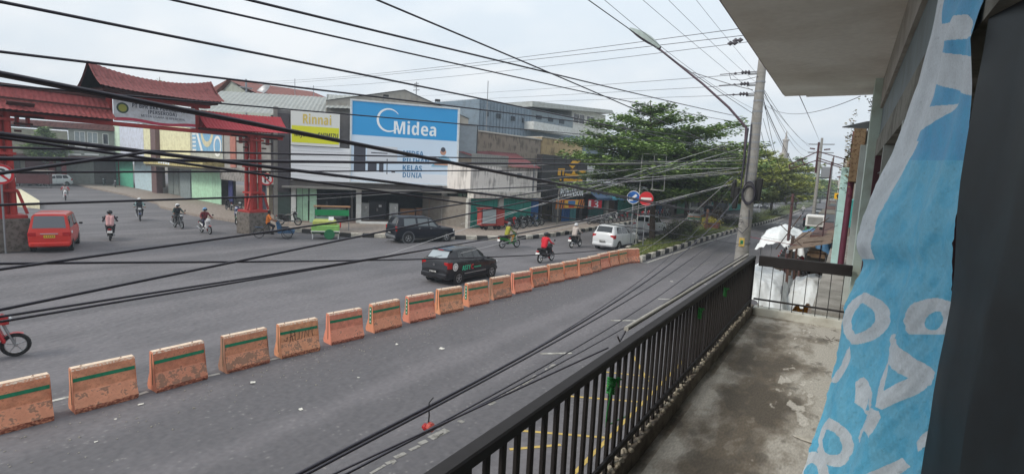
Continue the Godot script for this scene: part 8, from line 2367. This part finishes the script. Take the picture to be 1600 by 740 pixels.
# ---------------------------------------------------------------- wires
func build_wires() -> void:
	for q in WIRES:
		var P: Vector3 = q[0]; var Q: Vector3 = q[1]
		var sag: float = q[2]; var r: float = q[3]
		var t0 := 0.0
		if q[4] == 1: t0 = -0.35
		var path := []
		var n := 36
		for i in n + 1:
			var t := lerpf(t0, 1.0, i / float(n))
			var p := P.lerp(Q, t)
			p.y += sag * 4.0 * t * (1.0 - t) if t > 0.0 else sag * 4.0 * t * 0.6
			path.append(p)
		var m: Material = mats["cable"]
		if String(q[5]).begins_with("grey"): m = mat("wire_grey", S(176, 176, 178), 0.5)
		if String(q[5]).begins_with("red-painted"): m = mat("rope_red", S(128, 44, 54), 0.7)
		var o := put("overhead_wire", MB.new().tube(path, r, 6, false).mesh(), m)
		tag(o, q[5], "wire", "overhead wires")

# ---------------------------------------------------------------- small things on the ground
func build_litter() -> void:
	var white := worn("scrap_white", S(214, 212, 206), 0.8, 0.3)
	var spots := SCRAPS
	for i in spots.size():
		var s := 0.035 + 0.03 * (i % 3)
		var mb := MB.new()
		var rows := []
		for a in 4:
			var row := []
			for b in 4: row.append(Vector3((a - 1.5) * s * 0.5, 0.006 + rng.randf_range(0.0, 0.25) * s, (b - 1.5) * s * 0.35))
			rows.append(row)
		mb.grid(rows, false)
		var o := put("paper_scrap", mb.mesh(), white, null, Transform3D(Basis(Vector3.UP, i * 1.3), spots[i]))
		tag(o, "small pale litter scrap on the near carriageway, %s" % SCRAP_AT[i], "litter", "road litter")
	# grit beside the barriers
	var g := MB.new()
	for i in 500:
		var z := rng.randf_range(-2.0, -29.0)
		var x := lerpf(-11.4, -10.2, (z + 2.0) / -27.0) + absf(rng.randfn(0.0, 0.9)) - 0.1
		var s := rng.randf_range(0.006, 0.022)
		g.box(Vector3(x, s * 0.4, z), Vector3(s, s * 0.8, s * 1.3), Basis(Vector3.UP, rng.randf() * 6.0))
	var go := put("road_grit", g.mesh(), worn("grit", S(150, 146, 138)))
	tag(go, "scattered grit on the road beside the barriers", "grit")
	go.set_meta("kind", "stuff")
	# red plastic tag on the cable bundle
	var t := thing("red_cable_tag", "small red plastic tag hanging from the cable bundle by the balcony", "tag", TAG)
	put("tie", MB.new().tube([Vector3(0, 0.01, 0), Vector3(0.004, -0.04, 0.0), Vector3(0, -0.085, 0)], 0.004, 5).tube([Vector3(0, 0.0, 0), Vector3(0.01, 0.04, 0.01), Vector3(0.03, 0.07, 0.0)], 0.003, 5).mesh(), mats["black"], t)
	put("cap", MB.new().lathe([Vector2(0.0, -0.022), Vector2(0.02, -0.02), Vector2(0.025, 0.0), Vector2(0.02, 0.02), Vector2(0.0, 0.022)], 12, Transform3D(Basis(Vector3.BACK, 1.2), Vector3(0.018, -0.10, 0))).mesh(), mat("tag_coral", S(216, 96, 84), 0.5), t)
	put("cap", MB.new().lathe([Vector2(0.0, -0.018), Vector2(0.016, -0.016), Vector2(0.02, 0.0), Vector2(0.016, 0.016), Vector2(0.0, 0.018)], 12, Transform3D(Basis(Vector3.BACK, 1.2), Vector3(-0.018, -0.112, 0))).mesh(), mat("tag_red", S(176, 34, 36), 0.5), t)
	# leaves, twigs and a mortar splash on the balcony floor
	var tw := thing("twig_pile", "few dry twigs lying by the wall at the balcony's far end", "twigs", Vector3(0.02, 3.235, -6.3))
	for i in 7:
		var a := rng.randf() * TAU
		put("twig", MB.new().tube([Vector3(cos(a) * 0.03, 0.006, sin(a) * 0.03), Vector3(cos(a + 0.4) * 0.1, 0.012, sin(a + 0.4) * 0.12)], 0.003, 4).mesh(), worn("twig_brown", S(84, 70, 58)), tw)
	var sp := thing("mortar_splash", "pale dried mortar lump on the balcony floor", "mortar", Vector3(-0.02, 3.236, -3.6))
	for i in 6: put("lump", MB.new().lathe([Vector2(0.04, 0.0), Vector2(0.03, 0.008), Vector2(0.0, 0.012)], 8, Transform3D(Basis.from_scale(Vector3(1.6, 1, 0.7)), Vector3(rng.randf_range(-0.1, 0.1), 0, rng.randf_range(-0.12, 0.12)))).mesh(), worn("mortar_pale", S(190, 186, 178), 0.9, 0.2), sp)

const WIRES := [
	[Vector3(-2.55, 5.29, -0.65), Vector3(-2.48, 5.57, -15.80), 0.040, 0.0063, 1, "thick black cable highest at the photo's left edge"],
	[Vector3(-2.55, 5.46, -1.21), Vector3(-2.51, 6.47, -15.80), -0.046, 0.0055, 1, "black cable entering at the top left of the frame"],
	[Vector3(-2.55, 5.56, -1.55), Vector3(-2.56, 6.62, -15.80), -0.023, 0.0070, 1, "thick black cable entering at the top, second from the left"],
	[Vector3(-2.55, 5.80, -2.39), Vector3(-2.49, 5.48, -15.80), 0.040, 0.0063, 1, "black cable entering at the top, third from the left"],
	[Vector3(-2.55, 5.12, -0.64), Vector3(-2.52, 5.86, -15.80), 0.040, 0.0055, 1, "black cable grazing the top of the gateway roof"],
	[Vector3(-2.70, 5.02, -0.67), Vector3(-2.52, 5.79, -15.80), 0.006, 0.0044, 1, "black cable passing under the gateway's swept eave"],
	[Vector3(-2.30, 5.02, -0.58), Vector3(-2.37, 3.83, -15.80), 0.004, 0.0092, 1, "heavy black cable falling across the yellow signboard"],
	[Vector3(-2.36, 5.02, -0.59), Vector3(-2.36, 3.78, -15.80), 0.011, 0.0067, 1, "thinner black cable twisted beside the heavy falling one"],
	[Vector3(-2.30, 4.83, -0.57), Vector3(-2.38, 3.60, -15.80), 0.024, 0.0092, 1, "heavy black cable crossing before the gate pillar"],
	[Vector3(-2.35, 4.82, -0.58), Vector3(-2.34, 3.15, -15.80), 0.019, 0.0063, 1, "black cable sagging in front of the dark blue people carrier"],
	[Vector3(-2.70, 4.79, -0.66), Vector3(-2.47, 5.45, -15.80), -0.023, 0.0055, 1, "level black cable crossing the white panel, upper of three"],
	[Vector3(-2.60, 4.75, -0.64), Vector3(-2.46, 5.38, -15.80), -0.018, 0.0092, 1, "thick level black cable crossing the billboard's figure"],
	[Vector3(-2.60, 4.70, -0.63), Vector3(-2.45, 5.27, -15.80), -0.015, 0.0048, 1, "level black cable crossing the billboard's lowest line"],
	[Vector3(-2.50, 4.59, -0.60), Vector3(-2.44, 5.17, -15.80), -0.075, 0.0052, 1, "black cable crossing at the height of the parked vehicles' roofs"],
	[Vector3(-2.40, 4.38, -0.57), Vector3(-3.24, 5.61, -15.80), -0.114, 0.0055, 1, "rising black cable over the red minivan's shadow"],
	[Vector3(-2.40, 4.24, -0.56), Vector3(-2.73, 5.65, -15.80), -0.046, 0.0059, 1, "rising black cable over the open road, upper one"],
	[Vector3(-2.35, 4.23, -0.55), Vector3(-2.52, 5.10, -15.80), -0.216, 0.0048, 1, "rising black cable over the open road, middle one"],
	[Vector3(-2.40, 4.20, -0.56), Vector3(-2.50, 4.96, -15.80), -0.146, 0.0048, 1, "rising black cable over the open road, lowest one"],
	[Vector3(-2.60, 4.37, -0.62), Vector3(-2.40, 3.81, -15.80), -0.293, 0.0055, 1, "nearly level black cable across the grey hatchback's roof"],
	[Vector3(-2.20, 4.71, -0.54), Vector3(-2.25, 4.80, -0.97), -0.000, 0.0063, 1, "short black cable rising into the heavy bundle at the left"],
	[Vector3(-2.90, 6.93, -6.12), Vector3(-2.37, 6.72, -15.80), -0.026, 0.0063, 1, "black cable passing in front of the street lamp head"],
	[Vector3(-2.90, 7.07, -6.60), Vector3(-2.32, 6.82, -15.80), -0.117, 0.0033, 1, "thin high line slanting down to the concrete pole, first from the left"],
	[Vector3(-2.78, 7.37, -7.68), Vector3(-2.33, 7.23, -15.80), -0.023, 0.0033, 1, "thin high line slanting down to the concrete pole, second from the left"],
	[Vector3(-2.66, 7.59, -8.49), Vector3(-2.35, 7.52, -15.80), -0.034, 0.0033, 1, "thin high line slanting down to the concrete pole, third from the left"],
	[Vector3(-2.54, 7.91, -9.63), Vector3(-2.38, 7.77, -15.80), -0.016, 0.0033, 1, "thin high line slanting down to the concrete pole, fourth from the left"],
	[Vector3(-50.00, 12.44, -30.17), Vector3(-2.45, 9.03, -15.80), -0.340, 0.0089, 0, "long thin line crossing the sky to the rooftop pole, top of three"],
	[Vector3(-50.00, 12.14, -30.17), Vector3(-2.41, 8.83, -15.80), -0.206, 0.0089, 0, "long thin line crossing the sky to the rooftop pole, middle of three"],
	[Vector3(-50.00, 11.90, -30.16), Vector3(-2.38, 8.65, -15.80), -0.427, 0.0074, 0, "long thin line crossing the sky to the rooftop pole, bottom of three"],
	[Vector3(-40.00, 12.60, -42.82), Vector3(-2.35, 7.80, -15.80), -0.085, 0.0074, 0, "thin line with a chain of insulators at the pole, top of three"],
	[Vector3(-40.00, 12.07, -42.84), Vector3(-2.32, 7.51, -15.80), -0.064, 0.0067, 0, "thin line with a chain of insulators at the pole, middle of three"],
	[Vector3(-40.00, 11.54, -42.86), Vector3(-2.30, 7.24, -15.80), 0.019, 0.0059, 0, "thin line with a chain of insulators at the pole, bottom of three"],
	[Vector3(-28.00, 4.94, -29.68), Vector3(-2.50, 5.48, -15.80), 0.001, 0.0055, 0, "grey service wire from the far shops to the pole, topmost"],
	[Vector3(-28.00, 4.58, -34.23), Vector3(-2.48, 5.27, -15.80), 0.040, 0.0055, 0, "grey service wire from the far shops to the pole, second"],
	[Vector3(-28.00, 3.77, -37.35), Vector3(-2.72, 5.55, -15.80), -0.108, 0.0055, 0, "grey service wire from the far shops to the pole, third"],
	[Vector3(-28.00, 3.42, -50.69), Vector3(-2.60, 5.13, -15.80), 0.040, 0.0055, 0, "grey service wire from the far shops to the pole, fourth"],
	[Vector3(-28.00, 3.10, -37.39), Vector3(-2.53, 5.27, -15.80), -0.267, 0.0055, 0, "grey service wire from the far shops to the pole, fifth"],
	[Vector3(-28.00, 2.67, -20.75), Vector3(-2.52, 5.17, -15.80), 0.036, 0.0055, 0, "grey service wire from the far shops to the pole, lowest"],
	[Vector3(-9.50, 2.64, -9.24), Vector3(-2.76, 5.97, -15.80), 0.040, 0.0059, 0, "grey wire climbing to the pole across the tree, first"],
	[Vector3(-10.30, 3.15, -13.31), Vector3(-2.66, 5.79, -15.80), -0.085, 0.0059, 0, "grey wire climbing to the pole across the tree, second"],
	[Vector3(-11.10, 2.01, -14.40), Vector3(-2.66, 4.86, -15.80), -0.029, 0.0059, 0, "grey wire climbing to the pole across the tree, third"],
	[Vector3(-11.90, 2.10, -18.96), Vector3(-2.69, 4.82, -15.80), 0.040, 0.0059, 0, "grey wire climbing to the pole across the tree, fourth"],
	[Vector3(-9.80, 0.67, -29.37), Vector3(-2.74, 5.03, -15.80), -0.201, 0.0089, 0, "grey stay wire rising from the barriers to the pole"],
	[Vector3(-1.75, 3.54, -1.14), Vector3(-2.67, 4.98, -15.80), -0.551, 0.0044, 1, "blue-black cable running down to the left beside the balcony"],
	[Vector3(-1.75, 3.55, -1.16), Vector3(-2.44, 4.75, -15.80), -0.463, 0.0092, 1, "heavy black cable bundle beside the balcony, upper strand"],
	[Vector3(-1.72, 3.55, -1.14), Vector3(-2.42, 3.99, -15.80), -0.257, 0.0070, 1, "heavy black cable bundle beside the balcony, lower strand"],
	[Vector3(-1.60, 3.55, -1.26), Vector3(-2.37, 3.83, -15.80), -0.325, 0.0055, 1, "black cable below the heavy bundle, upper one"],
	[Vector3(-1.50, 3.63, -1.17), Vector3(-2.35, 3.26, -15.80), -0.252, 0.0052, 1, "black cable below the heavy bundle, lower one"],
	[Vector3(-1.50, 3.66, -1.09), Vector3(-0.96, 3.92, -2.51), 0.001, 0.0044, 1, "black cable reaching the end of the pale pipe on the rail"],
	[Vector3(-2.18, 7.36, -15.80), Vector3(-2.84, 9.34, -60.00), -0.730, 0.0067, 0, "wire running on from the concrete pole down our side, first"],
	[Vector3(-2.18, 7.32, -15.80), Vector3(-2.87, 8.48, -60.00), -1.111, 0.0067, 0, "wire running on from the concrete pole down our side, second"],
	[Vector3(-2.18, 7.19, -15.80), Vector3(-2.12, 4.72, -26.00), -0.410, 0.0067, 0, "wire running on from the concrete pole down our side, third"],
	[Vector3(-2.18, 7.02, -15.80), Vector3(-2.72, 7.62, -60.00), -1.600, 0.0067, 0, "wire running on from the concrete pole down our side, fourth"],
	[Vector3(-2.14, 6.24, -15.80), Vector3(-2.30, 4.59, -26.00), -0.354, 0.0067, 0, "wire running on from the concrete pole down our side, fifth"],
	[Vector3(-2.17, 7.27, -15.80), Vector3(-2.75, 8.98, -60.00), -1.007, 0.0059, 0, "wire running on from the concrete pole down our side, sixth"],
	[Vector3(-2.17, 7.19, -15.80), Vector3(-2.57, 8.24, -60.00), -0.290, 0.0059, 0, "wire running on from the concrete pole down our side, seventh"],
	[Vector3(-2.13, 6.60, -15.80), Vector3(-1.93, 4.60, -34.00), -0.844, 0.0059, 0, "wire running on from the concrete pole down our side, eighth"],
	[Vector3(-2.15, 7.02, -15.80), Vector3(-1.78, 4.96, -34.00), -0.317, 0.0118, 0, "twisted thick cable hanging off the right of the pole"],
	[Vector3(-2.13, 6.97, -15.80), Vector3(0.01, 5.97, -8.10), -0.235, 0.0044, 0, "wire dipping from the pole to our roof edge"],
	[Vector3(-0.69, 6.03, -8.30), Vector3(-2.71, 9.10, -60.00), 0.040, 0.0059, 0, "thin wire from the roof edge to the second pole, left one"],
	[Vector3(-3.18, 4.11, -22.00), Vector3(-0.04, 4.38, -12.00), 0.040, 0.0044, 0, "thin wire across the near kerb above the tarps, upper"],
	[Vector3(-2.90, 3.05, -22.00), Vector3(-0.10, 4.11, -12.00), -0.287, 0.0044, 0, "thin wire across the near kerb above the tarps, lower"],
	[Vector3(-2.74, 3.02, -20.00), Vector3(-0.81, 3.15, -17.00), -0.007, 0.0089, 0, "red-painted rope stretched above the white tarpaulin"]]

const TAG := Vector3(-1.794, 3.505, -2.095)
const SCRAPS := [Vector3(-10.89, 0.0, -4.0), Vector3(-11.2, 0.0, -4.54), Vector3(-10.56, 0.0, -6.45), Vector3(-9.04, 0.0, -8.07), Vector3(-10.05, 0.0, -10.32), Vector3(-8.88, 0.0, -10.83), Vector3(-10.23, 0.0, -3.47), Vector3(-8.65, 0.0, -6.27), Vector3(-6.78, 0.0, -25.58), Vector3(-7.55, 0.0, -21.91), Vector3(-6.9, 0.0, -13.4)]
const SCRAP_AT := ["beside the second barrier", "between the second and third barriers", "before the fourth barrier", "before the fifth barrier, well out", "before the sixth barrier", "before the seventh barrier, well out", "before the second barrier, nearer us", "out from the third barrier", "by the median nose, right of it", "left of the median nose", "beside the worn parking line"]
